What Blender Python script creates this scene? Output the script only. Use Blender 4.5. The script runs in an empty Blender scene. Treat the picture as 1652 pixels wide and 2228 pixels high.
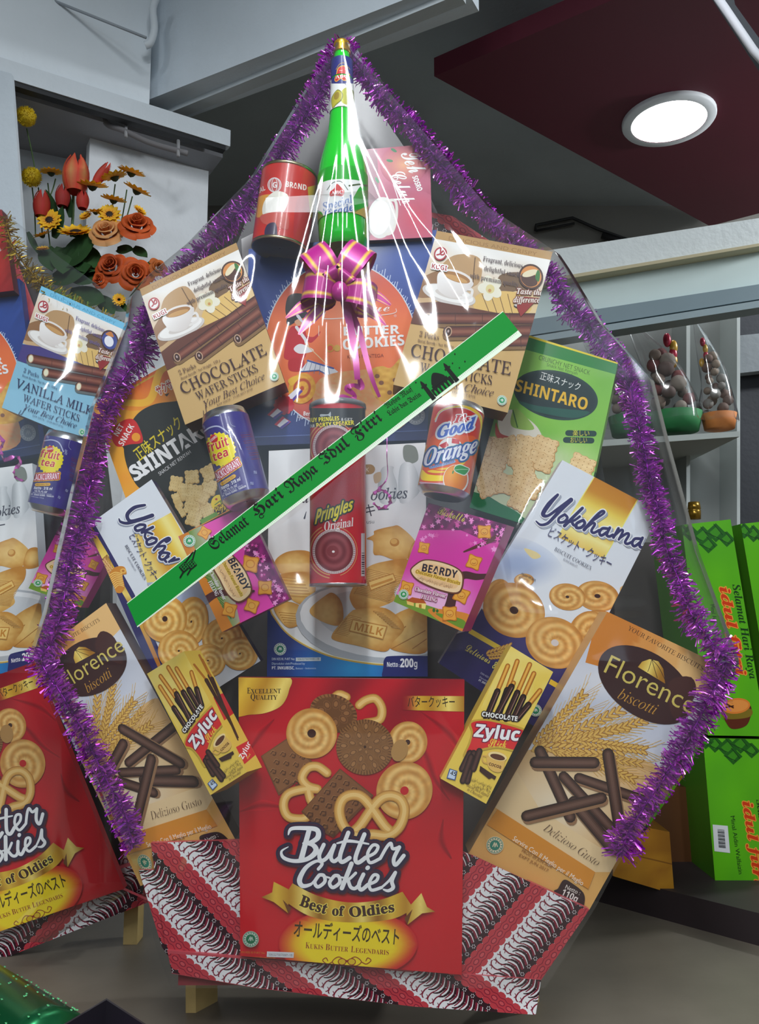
import bpy, math, random
import numpy as np
from mathutils import Vector, Matrix
from mathutils.geometry import tessellate_polygon

SC = bpy.context.scene
COL = SC.collection
R = random.Random(7)

# ------------------------------------------------------------ camera
FW, FH, F = 1652, 2228, 1800.0
DIST, ZC, PITCH = 1.05, 0.47, math.radians(7.0)
cam = bpy.data.cameras.new('camera')
cam.sensor_fit = 'VERTICAL'; cam.sensor_height = 36.0; cam.lens = F/FH*36.0
cam.clip_start = 0.05
cam_o = bpy.data.objects.new('camera', cam); COL.objects.link(cam_o)
cam_o.location = (0, -DIST, ZC); cam_o.rotation_euler = (math.pi/2+PITCH, 0, 0)
SC.camera = cam_o
EYE = np.array([0, -DIST, ZC])

# ------------------------------------------------------------ colour management, world, lights
vs = SC.view_settings
vs.view_transform = 'Standard'; vs.look = 'None'; vs.gamma = 1.0; vs.use_curve_mapping = False
vs.exposure = 0.06
SC.cycles.use_denoising = True
SC.cycles.max_bounces = 8
SC.cycles.transparent_max_bounces = 12
SC.cycles.sample_clamp_indirect = 4.0
SC.cycles.caustics_reflective = False; SC.cycles.caustics_refractive = False
world = bpy.data.worlds.new('world'); SC.world = world; world.use_nodes = True
bg = world.node_tree.nodes['Background']
bg.inputs[0].default_value = (0.66, 0.83, 1.0, 1); bg.inputs[1].default_value = 0.95
CEIL = ZC+1.55
def area(name, loc, target, sx, sy, power, col=(0.93, 0.97, 1.0)):
    l = bpy.data.lights.new(name, 'AREA'); l.shape = 'RECTANGLE'; l.size = sx; l.size_y = sy
    l.energy = power; l.color = col
    o = bpy.data.objects.new(name, l); COL.objects.link(o); o.location = loc
    o.rotation_euler = (Vector(target)-Vector(loc)).to_track_quat('-Z', 'Y').to_euler()
    return o
# shop tubes on the ceiling over and behind the photographer, running front to back
area('ceiling_tube_light', (-0.05, -1.45, CEIL-0.06), (-0.05, -1.45, 0), 0.10, 1.9, 46)
area('ceiling_tube_light', (0.75, -2.3, CEIL-0.06), (0.55, -1.6, 0), 0.09, 1.6, 26)
area('ceiling_tube_light', (-0.8, -2.0, CEIL-0.06), (-0.6, -1.4, 0), 0.09, 1.6, 20)
# unseen fill light added to brighten the far ceiling and back wall
l = bpy.data.lights.new('aisle_fill_light', 'POINT'); l.energy = 55; l.shadow_soft_size = .06; l.color = (.93, .97, 1)
o = bpy.data.objects.new('aisle_fill_light', l); COL.objects.link(o); o.location = (1.9, 0.75, CEIL-0.35)
# ------------------------------------------------------------ colour helpers
def lin(c):
    c = np.asarray(c, float)/255.0
    return np.where(c <= 0.04045, c/12.92, ((c+0.055)/1.055)**2.4)
def mixc(a, b, t):
    a = np.asarray(a, float); b = np.asarray(b, float); t = np.clip(np.asarray(t, float), 0, 1)
    return a+(b-a)*t[..., None] if t.ndim else a+(b-a)*float(t)
def ramp(stops):
    xs = [s[0] for s in stops]; cs = np.array([s[1] for s in stops], float)
    return lambda t: np.stack([np.interp(t, xs, cs[:, k]) for k in range(3)], -1)
def hash2(ix, iy):
    h = (ix.astype(np.int64)*374761393+iy.astype(np.int64)*668265263) & 0x7fffffff
    h = ((h ^ (h >> 13))*1274126177) & 0x7fffffff
    return (h & 0xffff)/65535.0
def noise(x, y):
    x = np.asarray(x, float); y = np.asarray(y, float)
    x0 = np.floor(x); y0 = np.floor(y); fx = x-x0; fy = y-y0
    fx = fx*fx*(3-2*fx); fy = fy*fy*(3-2*fy)
    a = hash2(x0, y0); b = hash2(x0+1, y0); c = hash2(x0, y0+1); d = hash2(x0+1, y0+1)
    return (a*(1-fx)+b*fx)*(1-fy)+(c*(1-fx)+d*fx)*fy
# ------------------------------------------------------------ camera geometry
CP, SP = math.cos(PITCH), math.sin(PITCH)
def rays(p):
    p = np.atleast_2d(np.asarray(p, float))
    x = (p[:, 0]-FW/2)/F; u = (FH/2-p[:, 1])/F
    return np.stack([x, CP-u*SP, SP+u*CP], 1)
def P(px, py, y):            # the point of the vertical plane at depth y seen in that direction
    d = rays([(px, py)])[0]; t = (y-EYE[1])/d[1]
    return EYE+t*d
def PZ(px, py, z):           # the point of the horizontal plane at height z seen in that direction
    d = rays([(px, py)])[0]; t = (z-EYE[2])/d[2]
    return EYE+t*d
class Plane:
    def __init__(s, pt, n):
        s.pt = np.asarray(pt, float); n = np.asarray(n, float); s.n = n/np.linalg.norm(n)
        if s.n@(EYE-s.pt) < 0: s.n = -s.n
    def proj(s, p, eps=0.0):
        d = rays(p)
        t = ((s.pt-EYE)@s.n+eps)/(d@s.n)
        return EYE+t[:, None]*d
class Cyl:
    """a round (or conical) surface of n flat facets between A and B"""
    def __init__(s, A, B, rA, rB=None, n=96):
        s.A = np.asarray(A, float); s.B = np.asarray(B, float); s.r = (rA, rA if rB is None else rB); s.n = n
        d = s.B-s.A; s.ax = d/np.linalg.norm(d); u = np.cross(s.ax, [0, 1.0, 0]); s.u = u/np.linalg.norm(u); s.w = np.cross(s.ax, s.u)
    def facets(s):
        for k in range(s.n):
            a, b = 2*math.pi*k/s.n, 2*math.pi*(k+1)/s.n; e = [s.u*math.cos(t)+s.w*math.sin(t) for t in (a, b)]
            q = np.array([s.A+e[0]*s.r[0], s.A+e[1]*s.r[0], s.B+e[1]*s.r[1], s.B+e[0]*s.r[1]])
            n = np.cross(q[1]-q[0], q[3]-q[0]); n /= np.linalg.norm(n)
            if n@(e[0]+e[1]) < 0: n = -n
            if n@(EYE-q.mean(0)) > 0: yield q, n
    def normal(s, p):
        d = p-s.A; d = d-(d@s.ax)[:, None]*s.ax; return d/np.linalg.norm(d, axis=1)[:, None]
# ------------------------------------------------------------ homography
def homog(src, dst):
    A = []; b = []
    for (x, y), (u, v) in zip(src, dst):
        A += [[x, y, 1, 0, 0, 0, -u*x, -u*y], [0, 0, 0, x, y, 1, -v*x, -v*y]]; b += [u, v]
    h = np.linalg.solve(np.array(A, float), np.array(b, float))
    return np.append(h, 1).reshape(3, 3)
def happ(H, p):
    p = np.atleast_2d(np.asarray(p, float)); q = np.c_[p, np.ones(len(p))]@H.T
    return q[:, :2]/q[:, 2:]
# ------------------------------------------------------------ text
STY = {'sans': None, 'serif': (0x1D400, 0x1D41A, 0x1D7CE), 'seriti': (0x1D468, 0x1D482, 0x1D7CE), 'script': (0x1D4D0, 0x1D4EA, None),
       'frak': (0x1D56C, 0x1D586, None), 'thin': (0x1D5A0, 0x1D5BA, 0x1D7E2), 'bold': (0x1D5D4, 0x1D5EE, 0x1D7EC), 'boldit': (0x1D63C, 0x1D656, 0x1D7EC),
       'italic': (0x1D434, 0x1D44E, None)}
def restyle(s, st):
    m = STY[st]
    if not m: return s
    r = ''
    for ch in s:
        if 'A' <= ch <= 'Z': r += chr(m[0]+ord(ch)-65)
        elif st == 'italic' and ch == 'h': r += '\u210e'
        elif 'a' <= ch <= 'z': r += chr(m[1]+ord(ch)-97)
        elif '0' <= ch <= '9' and m[2]: r += chr(m[2]+ord(ch)-48)
        else: r += ch
    return r
_tc = {}
def textmesh(s, st, off=0.0):
    k = (s, st, off)
    if k not in _tc:
        c = bpy.data.curves.new('t', 'FONT'); c.body = restyle(s, st); c.size = 1.0; c.resolution_u = 3; c.offset = off
        o = bpy.data.objects.new('t', c); COL.objects.link(o)
        dg = bpy.context.evaluated_depsgraph_get(); ev = o.evaluated_get(dg); me = ev.to_mesh()
        me.calc_loop_triangles()
        v = np.array([x.co[:2] for x in me.vertices], float).reshape(-1, 2)
        t = np.array([x.vertices[:] for x in me.loop_triangles], int).reshape(-1, 3)
        ev.to_mesh_clear(); bpy.data.objects.remove(o); bpy.data.curves.remove(c)
        _tc[k] = (v, t)
    return _tc[k]
_cap = {}
def capheight(st):
    if st not in _cap: _cap[st] = textmesh('H' if st not in ('script', 'frak') else 'l', st)[0][:, 1].max()
    return _cap[st]
# ------------------------------------------------------------ curves in 2D
def spline(pts, closed=False, n=8):
    p = np.asarray(pts, float); m = len(p); out = []
    rng = range(m) if closed else range(m-1)
    for i in rng:
        if closed: a, b, c, d = p[(i-1) % m], p[i], p[(i+1) % m], p[(i+2) % m]
        else: a, b, c, d = p[max(i-1, 0)], p[i], p[i+1], p[min(i+2, m-1)]
        for k in range(n):
            t = k/n
            out.append(0.5*((2*b)+(c-a)*t+(2*a-5*b+4*c-d)*t*t+(3*b-a-3*c+d)*t**3))
    if not closed: out.append(p[-1])
    return np.array(out)
def tess(p):
    p = np.asarray(p, float)
    return np.array(tessellate_polygon([[Vector((x, y, 0)) for x, y in p]]), int).reshape(-1, 3)
def subdivide(v, t, lim):
    v = list(map(tuple, v)); t = [tuple(x) for x in t]
    for _ in range(9):
        mid = {}; out = []; done = True
        def mp(a, b):
            k = (a, b) if a < b else (b, a)
            if k not in mid:
                v.append(((v[a][0]+v[b][0])/2, (v[a][1]+v[b][1])/2)); mid[k] = len(v)-1
            return mid[k]
        L = lambda a, b: math.hypot(v[a][0]-v[b][0], v[a][1]-v[b][1]) > lim
        for a, b, c in t:
            s = [L(a, b), L(b, c), L(c, a)]
            if not any(s): out.append((a, b, c)); continue
            done = False
            if all(s):
                x, y, z = mp(a, b), mp(b, c), mp(c, a)
                out += [(a, x, z), (x, b, y), (z, y, c), (x, y, z)]
            else:
                while not s[0]: a, b, c = b, c, a; s = s[1:]+s[:1]
                x = mp(a, b)
                if s[1]: y = mp(b, c); out += [(x, b, y), (a, x, y), (a, y, c)]
                elif s[2]: z = mp(c, a); out += [(a, x, z), (x, b, c), (x, c, z)]
                else: out += [(a, x, c), (x, b, c)]
        t = out
        if done: break
    return np.array(v), np.array(t, int).reshape(-1, 3)
# ------------------------------------------------------------ printed artwork: coloured shapes in the pixels of the reference photograph
class Art:
    def __init__(s):
        s.sh = []; s.o = (0, 0); s.k = 1.0; s.res = None; s.clip = None
    def C(s, c): s.o = (c[0], c[1]); s.k = c[2]; return s
    def X(s, p): return np.atleast_2d(np.asarray(p, float))/s.k+np.array(s.o)
    def add(s, v, t, col, z=None):
        v = s.X(v)
        if callable(col): col = col(*(((v-np.array(s.o))*s.k).T))
        c = np.broadcast_to(np.asarray(col, float), (len(v), 3))
        z = np.zeros(len(v)) if z is None else np.asarray(z, float)   # pieces of one ink layer that lap over each other lie 0.4 microns apart
        s.sh.append((v, np.asarray(t, int), np.c_[c, z], s.clip))
    def merge(s, i0):
        """shapes since number i0 that do not cover each other become one ink layer"""
        g = s.sh[i0:]; n = 0; T = []
        if len(g) < 2: return
        for i, (v, t, c, k) in enumerate(g):
            T.append(t+n); n += len(v)
            c[:, 3] = (c[:, 3]+i*3) % 30
        s.sh[i0:] = [(np.concatenate([x[0] for x in g]), np.concatenate(T), np.concatenate([x[2] for x in g]), g[0][3])]
    def poly(s, p, col, sub=None):
        p = np.asarray(p, float); t = tess(p)
        if sub or callable(col): p, t = subdivide(p, t, sub or 30)
        s.add(p, t, col)
    def spl(s, p, col, n=6, sub=None): s.poly(spline(p, True, n), col, sub)
    def ell(s, cx, cy, rx, ry=None, rot=0, col=(0, 0, 0), n=28):
        ry = rx if ry is None else ry; a = np.linspace(0, 2*math.pi, n, endpoint=False); r = math.radians(rot)
        x = rx*np.cos(a); y = ry*np.sin(a)
        p = np.c_[cx+x*math.cos(r)-y*math.sin(r), cy+x*math.sin(r)+y*math.cos(r)]
        t = [(0, i, i+1) for i in range(1, n-1)]
        if callable(col): p, t = subdivide(p, t, max(4, rx/5))
        s.add(p, t, col)
    def polar(s, cx, cy, rx, ry, rot, fn, nr=14, na=48, r0=0.0, a0=0.0, a1=2*math.pi):
        rr = np.linspace(r0, 1, nr+1); aa = np.linspace(a0, a1, na+1); rg, ag = np.meshgrid(rr, aa, indexing='ij')
        r = math.radians(rot); x = rx*rg*np.cos(ag); y = ry*rg*np.sin(ag)
        p = np.c_[(cx+x*math.cos(r)-y*math.sin(r)).ravel(), (cy+x*math.sin(r)+y*math.cos(r)).ravel()]
        c = fn(rg.ravel(), ag.ravel()); t = []; w = na+1
        for i in range(nr):
            for j in range(na):
                a = i*w+j; t += [(a, a+1, a+w), (a+1, a+w+1, a+w)]
        s.add(p, t, c)
    def line(s, pts, w, col, sm=False, cap=True, n=8):
        p = spline(pts, False, n) if sm else np.asarray(pts, float)
        ws = np.interp(np.linspace(0, 1, len(p)), np.linspace(0, 1, len(w)), w) if np.ndim(w) else np.full(len(p), float(w))
        V = []; T = []; Z = []
        for i in range(len(p)-1):
            d = p[i+1]-p[i]; L = np.hypot(*d)
            if L < 1e-9: continue
            nn = np.array([-d[1], d[0]])/L; b = len(V)
            V += [p[i]+nn*ws[i]/2, p[i]-nn*ws[i]/2, p[i+1]-nn*ws[i+1]/2, p[i+1]+nn*ws[i+1]/2]; T += [(b, b+1, b+2), (b, b+2, b+3)]; Z += [i % 15]*4
        if cap:
            m = 10
            for i, (q, ww) in enumerate(zip(p, ws)):
                Z += [15+i % 15]*m; b = len(V); V += [q+ww/2*np.array([math.cos(2*math.pi*k/m), math.sin(2*math.pi*k/m)]) for k in range(m)]
                T += [(b, b+k, b+k+1) for k in range(1, m-1)]
        s.add(np.array(V), T, col, Z)
    def T(s, txt, p0, p1, h, col, st='sans', ol=(), skew=0.0, off=0.0, arc=0.0, up=None, grow=None):
        """text from p0 to p1 along the baseline, capitals h high; arc bows the baseline; ol = ((radius, colour), ...) outlines, widest first"""
        v, t = textmesh(txt, st, off)
        if not len(v): return
        p0 = np.asarray(p0, float); p1 = np.asarray(p1, float)
        x0, x1 = v[:, 0].min(), v[:, 0].max(); u = (v[:, 0]-x0)/(x1-x0); hh = v[:, 1]/capheight(st)*h
        if grow is not None: hh = hh*(1+(grow-1)*u)
        d = p1-p0; L = np.hypot(*d); e = d/L; nrm = np.array([e[1], -e[0]]) if up is None else np.asarray(up, float)/np.hypot(*up)
        q = p0+d*u[:, None]+nrm*hh[:, None]+e*(skew*hh)[:, None]
        if arc:
            q = q+nrm*(arc*(1-(2*u-1)**2))[:, None]
        for r, c in ol:
            vv = []; tt = []
            for k in range(10):
                a = 2*math.pi*k/10; tt.append(t+len(q)*k); vv.append(q+r*np.array([math.cos(a), math.sin(a)]))
            s.add(np.concatenate(vv), np.concatenate(tt), c, np.repeat(np.arange(10)*3, len(q)))
        s.add(q, t, col)
    # small recurring motifs
    def halal(s, cx, cy, r, col=(30, 140, 95), ring=(235, 240, 235), rot=0):
        s.ell(cx, cy, r, r, 0, ring); s.ell(cx, cy, r*.93, r*.93, 0, col); s.ell(cx, cy, r*.86, r*.86, 0, ring)
        i0 = len(s.sh)
        for k in range(16):
            a = 2*math.pi*k/16
            s.line([(cx+r*.72*math.cos(a), cy+r*.72*math.sin(a)), (cx+r*.78*math.cos(a+.14), cy+r*.78*math.sin(a+.14))], r*.14, col, cap=False)
        s.merge(i0); s.ell(cx, cy, r*.6, r*.6, 0, col)
        s.line([(cx-r*.25, cy+r*.15), (cx-r*.05, cy-r*.3), (cx, cy+r*.2), (cx+r*.15, cy-r*.25), (cx+r*.28, cy+r*.15)], r*.1, ring)
    def swirl(s, cx, cy, rx, ry, rot=0, light=(238, 195, 120), dark=(190, 125, 50), rings=3.2, tw=1.0, hole=0.13, holecol=(60, 25, 15), ph=0.0):
        def fn(r, a):
            t = 0.5+0.5*np.cos(2*math.pi*(r*rings)-a*tw*2+ph)
            c = mixc(dark, light, 0.25+0.75*t)
            c = mixc(c, dark, np.clip((r-.82)/.18, 0, 1)*.75)
            return c*(0.94+0.12*noise(r*9+7, a*6+3))[:, None]
        s.polar(cx, cy, rx, ry, rot, fn, 22, 64)
        if hole: s.ell(cx, cy, rx*hole, ry*hole, rot, holecol)
    def rod(s, p0, p1, w, cols, n=7):
        """a printed round stick: nested strokes from dark rim to light core"""
        for i, c in enumerate(cols):
            f = 1-i/len(cols); s.line([p0, p1], w*f, c)
    def wheat(s, p0, p1, w, c1=(214, 168, 80), c2=(160, 105, 40), n=12, beard=True):
        p0 = np.asarray(p0, float); p1 = np.asarray(p1, float); d = p1-p0; L = np.hypot(*d); e = d/L; nn = np.array([-e[1], e[0]])
        if beard:
            i0 = len(s.sh)
            for k in range(n*2):
                q = p0+d*(0.2+0.75*k/(n*2)); sd = 1 if k % 2 else -1
                s.line([q, q+e*L*.32+nn*sd*w*(.6+.9*((k*7) % 5)/5)], w*.05, c1, cap=False)
            s.merge(i0)
        i0 = len(s.sh)
        for k in range(n):
            q = p0+d*(k/n)
            for sd in (-1, 1):
                c = q+nn*sd*w*.24; a = math.degrees(math.atan2(e[1], e[0]))+sd*28
                s.ell(c[0], c[1], L/n*.85, w*.2, a, c2, n=10)
        s.merge(i0); i0 = len(s.sh)
        for k in range(n):
            q = p0+d*(k/n)
            for sd in (-1, 1):
                c = q+nn*sd*w*.24-e*2; a = math.degrees(math.atan2(e[1], e[0]))+sd*28
                s.ell(c[0], c[1], L/n*.7, w*.13, a, c1, n=10)
        s.merge(i0)
# ------------------------------------------------------------ mesh builder
class MB:
    def __init__(s): s.V = []; s.F = []; s.Cc = []; s.M = []; s.S = []; s.n = 0; s.N = {}
    def add(s, v, f, col=(128, 128, 128), mat=0, smooth=False):
        v = np.asarray(v, float).reshape(-1, 3); s.V.append(v)
        f = [tuple(int(i)+s.n for i in x) for x in f]
        s.F += f; s.M += [mat]*len(f); s.S += [smooth]*len(f)
        s.Cc.append(lin(np.broadcast_to(np.asarray(col, float), (len(v), 3)))); s.n += len(v)
        return s
    def box(s, lo, hi, col=(128, 128, 128), mat=0):
        (a, b, c), (d, e, f) = lo, hi
        return s.add([(a, b, c), (d, b, c), (d, e, c), (a, e, c), (a, b, f), (d, b, f), (d, e, f), (a, e, f)],
                     [(0, 3, 2, 1), (4, 5, 6, 7), (0, 1, 5, 4), (1, 2, 6, 5), (2, 3, 7, 6), (3, 0, 4, 7)], col, mat)
    def hull8(s, front, back, cols, mat=0):
        """front and back: four corners each (tl, tr, br, bl); cols: front, top, right, bottom, left, back"""
        f = np.asarray(front); b = np.asarray(back)
        q = [(f[3], f[2], f[1], f[0]), (f[0], f[1], b[1], b[0]), (f[1], f[2], b[2], b[1]), (f[2], f[3], b[3], b[2]), (f[3], f[0], b[0], b[3]), (b[0], b[1], b[2], b[3])]
        for k, c in zip(q, cols): s.add(k, [(0, 1, 2, 3)], c, mat)
        return s
    def prism(s, front, back, col, mat=0, backcol=None):
        """polygon front and back with as many points, joined by side walls"""
        n = len(front); t = tess(np.asarray(front)[:, [0, 2]])
        s.add(front, t, col, mat); s.add(back, [x[::-1] for x in t], backcol or col, mat)
        s.add(list(front)+list(back), [(i, i+n, (i+1) % n+n, (i+1) % n) for i in range(n)], backcol or col, mat)
        return s
    def tube(s, pts, r, col=(128, 128, 128), mat=0, n=8, smooth=True, caps=True):
        p = np.asarray(pts, float); m = len(p); rs = np.full(m, r) if not np.ndim(r) else np.interp(np.linspace(0, 1, m), np.linspace(0, 1, len(r)), r)
        V = []; prev = None
        for i in range(m):
            d = p[min(i+1, m-1)]-p[max(i-1, 0)]; d /= np.linalg.norm(d)+1e-12
            if prev is None:
                a = np.array([0, 0, 1.0]) if abs(d[2]) < .9 else np.array([1.0, 0, 0]); u = np.cross(d, a)
            else: u = prev-(prev@d)*d
            u /= np.linalg.norm(u); w = np.cross(d, u); prev = u
            for k in range(n):
                t = 2*math.pi*k/n; V.append(p[i]+rs[i]*(u*math.cos(t)+w*math.sin(t)))
        Fs = [(i*n+k, i*n+(k+1) % n, (i+1)*n+(k+1) % n, (i+1)*n+k) for i in range(m-1) for k in range(n)]
        if caps: Fs += [tuple(range(n))[::-1], tuple((m-1)*n+k for k in range(n))]
        return s.add(V, Fs, col, mat, smooth)
    def lathe(s, A, B, prof, col=(128, 128, 128), mat=0, n=48, smooth=True):
        """prof: (t along A-B, radius) pairs"""
        A = np.asarray(A, float); B = np.asarray(B, float); d = (B-A)/np.linalg.norm(B-A)
        u = np.cross(d, [0, 1.0, 0]); u /= np.linalg.norm(u); w = np.cross(d, u); V = []
        for t, r in prof:
            for k in range(n):
                a = 2*math.pi*k/n; V.append(A+(B-A)*t+r*(u*math.cos(a)+w*math.sin(a)))
        m = len(prof)
        Fs = [(i*n+k, i*n+(k+1) % n, (i+1)*n+(k+1) % n, (i+1)*n+k) for i in range(m-1) for k in range(n)]
        return s.add(V, Fs, col, mat, smooth)
    def ball(s, c, rx, ry=None, rz=None, col=(128, 128, 128), mat=0, n=12, m=8):
        ry = ry or rx; rz = rz or rx; V = []
        for i in range(m+1):
            t = math.pi*i/m
            for k in range(n):
                a = 2*math.pi*k/n; V.append((c[0]+rx*math.sin(t)*math.cos(a), c[1]+ry*math.sin(t)*math.sin(a), c[2]+rz*math.cos(t)))
        return s.add(V, [(i*n+k, i*n+(k+1) % n, (i+1)*n+(k+1) % n, (i+1)*n+k) for i in range(m) for k in range(n)], col, mat, True)
    def art(s, art, surf, clip=None, H=None, step=1.6e-5, mat=0, base=4e-5):
        """lay the artwork on a surface, one thin ink layer over the other, cut at the outline clip"""
        if isinstance(surf, Cyl): faces = [(np.array([topix(x) for x in q]), Plane(q[0], n)) for q, n in surf.facets()]
        else: faces = [(np.asarray(clip, float), surf)]
        faces = [(q, halfplanes(q), q.min(0), q.max(0), pl) for q, pl in faces]
        for li, (v, t, c, extra) in enumerate(art.sh):
            if not len(t): continue
            if extra is not None:
                v, t, c = cutpoly(v, t, c, halfplanes(extra))
                if not len(t): continue
            if H is not None: v = happ(H, v)
            tl = v[t].min(1); th = v[t].max(1)
            for q, hp, lo, hi, pl in faces:
                tk = t[((tl <= hi) & (th >= lo)).all(1)]
                if not len(tk): continue
                v2, t2, c2_ = cutpoly(v, tk, c, hp)
                if not len(t2): continue
                used, inv = np.unique(t2, return_inverse=True); inv = inv.reshape(-1, 3)
                w = pl.proj(v2[used], base+step*li+4e-7*c2_[used, 3])
                g = np.cross(w[inv[:, 1]]-w[inv[:, 0]], w[inv[:, 2]]-w[inv[:, 0]])@pl.n
                inv[g < 0] = inv[g < 0][:, ::-1]
                s.add(w, inv, np.clip(c2_[used, :3], 0, 255), mat, isinstance(surf, Cyl))
                if isinstance(surf, Cyl): s.N[len(s.V)-1] = surf.normal(w)
        return s
    def build(s, name, mats, parent=None, origin=None, label=None, cat=None, group=None, kind=None):
        V = np.concatenate(s.V); cc = np.concatenate(s.Cc)
        if parent is not None: origin = np.array(parent['_o'])
        elif origin is None: origin = np.array([(V[:, 0].min()+V[:, 0].max())/2, (V[:, 1].min()+V[:, 1].max())/2, V[:, 2].min()])
        elif origin is False: origin = np.zeros(3)
        me = bpy.data.meshes.new(name); me.from_pydata((V-origin).tolist(), [], s.F)
        for m in (mats if isinstance(mats, (list, tuple)) else [mats]): me.materials.append(m)
        me.polygons.foreach_set('material_index', s.M); me.polygons.foreach_set('use_smooth', s.S)
        at = me.color_attributes.new('Col', 'FLOAT_COLOR', 'POINT')
        at.data.foreach_set('color', np.c_[cc, np.ones(len(cc))].astype(np.float32).ravel())
        me.update()
        if s.N:
            NN = np.concatenate([s.N.get(i, np.zeros((len(v), 3))) for i, v in enumerate(s.V)]); me.normals_split_custom_set_from_vertices(NN.tolist())
        o = bpy.data.objects.new(name, me); COL.objects.link(o)
        if parent is not None: o.parent = parent; o['_o'] = list(origin)
        else: o.location = origin; o['_o'] = list(origin)
        return tag(o, label, cat, group, kind)
def halfplanes(clip):
    clip = np.asarray(clip, float); cen = clip.mean(0); hh = []
    for i in range(len(clip)):
        a, b = clip[i], clip[(i+1) % len(clip)]; n = np.array([b[1]-a[1], a[0]-b[0]]); n = n/(np.hypot(*n)+1e-12)
        if n@(cen-a) < 0: n = -n
        hh.append((n, n@a))
    return hh
def cutpoly(v, t, c, hp):
    D = np.stack([v@n-k for n, k in hp], 1); inside = D >= -1e-6
    full = inside.all(1)
    tin = full[t].all(1); tout = (~inside[t]).all(1).any(1)
    keep = [t[tin]]; part = t[~tin & ~tout]
    if not len(part): return v, t[tin], c
    nv = list(v); nc = list(c); nt = []
    for tri in part:
        poly = [(v[i], c[i]) for i in tri]
        for n, k in hp:
            out = []; m = len(poly)
            for i in range(m):
                (a, ca), (b, cb) = poly[i], poly[(i+1) % m]; da = a@n-k; db = b@n-k
                if da >= 0: out.append((a, ca))
                if (da >= 0) != (db >= 0):
                    f = da/(da-db); out.append((a+(b-a)*f, ca+(cb-ca)*f))
            poly = out
            if len(poly) < 3: break
        if len(poly) >= 3:
            b0 = len(nv); nv += [q for q, _ in poly]; nc += [q for _, q in poly]
            nt += [(b0, b0+i, b0+i+1) for i in range(1, len(poly)-1)]
    t2 = np.concatenate(keep+[np.array(nt, int).reshape(-1, 3)]).astype(int)
    return np.array(nv), t2, np.array(nc)
def tag(o, label=None, cat=None, group=None, kind=None):
    if label: o['label'] = label
    if cat: o['category'] = cat
    if group: o['group'] = group
    if kind: o['kind'] = kind
    return o
def thing(name, loc, label, cat, group=None):
    o = bpy.data.objects.new(name, None); COL.objects.link(o); o.location = [float(x) for x in loc]; o['_o'] = [float(x) for x in loc]
    o.empty_display_size = 0.02
    return tag(o, label, cat, group)
# ------------------------------------------------------------ materials
def mat(name, rough=0.5, metal=0.0, coat=0.0, spec=0.5, bump=None, col=None, noisec=None, trans=0.0, alpha=1.0):
    m = bpy.data.materials.new(name); m.use_nodes = True; nt = m.node_tree; b = nt.nodes['Principled BSDF']
    if col is None:
        a = nt.nodes.new('ShaderNodeAttribute'); a.attribute_name = 'Col'; src = a.outputs['Color']
    else:
        a = nt.nodes.new('ShaderNodeRGB'); a.outputs[0].default_value = (*lin(col), 1); src = a.outputs[0]
    if noisec:   # (scale, amount): mottling
        tc = nt.nodes.new('ShaderNodeTexCoord'); n = nt.nodes.new('ShaderNodeTexNoise'); n.inputs['Scale'].default_value = noisec[0]; n.inputs['Detail'].default_value = 5
        nt.links.new(tc.outputs['Object'], n.inputs['Vector'])
        mr = nt.nodes.new('ShaderNodeMapRange'); mr.inputs[3].default_value = 1-noisec[1]; mr.inputs[4].default_value = 1+noisec[1]
        mr.inputs[1].default_value = .25; mr.inputs[2].default_value = .75
        nt.links.new(n.outputs['Fac'], mr.inputs[0])
        mx = nt.nodes.new('ShaderNodeMix'); mx.data_type = 'RGBA'; mx.blend_type = 'MULTIPLY'; mx.inputs[0].default_value = 1
        nt.links.new(src, mx.inputs[6]); nt.links.new(mr.outputs[0], mx.inputs[7]); src = mx.outputs[2]
    nt.links.new(src, b.inputs['Base Color'])
    b.inputs['Roughness'].default_value = rough; b.inputs['Metallic'].default_value = metal; b.inputs['Coat Weight'].default_value = coat
    b.inputs['Coat Roughness'].default_value = .12; b.inputs['Specular IOR Level'].default_value = spec; b.inputs['Transmission Weight'].default_value = trans; b.inputs['Alpha'].default_value = alpha
    if bump:
        tc = nt.nodes.new('ShaderNodeTexCoord'); n = nt.nodes.new('ShaderNodeTexNoise'); n.inputs['Scale'].default_value = bump[0]; n.inputs['Detail'].default_value = 4
        nt.links.new(tc.outputs['Object'], n.inputs['Vector'])
        bp = nt.nodes.new('ShaderNodeBump'); bp.inputs['Strength'].default_value = bump[1]; bp.inputs['Distance'].default_value = 0.005
        nt.links.new(n.outputs['Fac'], bp.inputs['Height']); nt.links.new(bp.outputs[0], b.inputs['Normal'])
    return m
M_CARD = mat('printed_card', .42, coat=.15, spec=.3)
M_TIN = mat('printed_tin', .32, coat=.4)
M_METAL = mat('bare_metal', .28, 1.0)
M_PLASTER = mat('painted_plaster', .75, bump=(60, .25), noisec=(3.0, .10))
M_PLAIN = mat('plain_paint', .6, noisec=(4.0, .08))
M_FLOOR = mat('floor_tile', .5, noisec=(9.0, .16), bump=(25, .1))
M_WOOD = mat('raw_wood', .7, noisec=(25.0, .18))
M_PETAL = mat('petal_cloth', .7, noisec=(30.0, .2))
M_FOIL = mat('tinsel_foil', .24, .72)
M_SATIN = mat('satin_ribbon', .3, .15, coat=.3)
M_GREENGLASS = mat('green_syrup_glass', .08, coat=.6)
def emit(name, col, s):
    m = bpy.data.materials.new(name); m.use_nodes = True; nt = m.node_tree; nt.nodes.remove(nt.nodes['Principled BSDF'])
    e = nt.nodes.new('ShaderNodeEmission'); e.inputs[0].default_value = (*col, 1); e.inputs[1].default_value = s
    nt.links.new(e.outputs[0], nt.nodes['Material Output'].inputs[0]); return m
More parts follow.
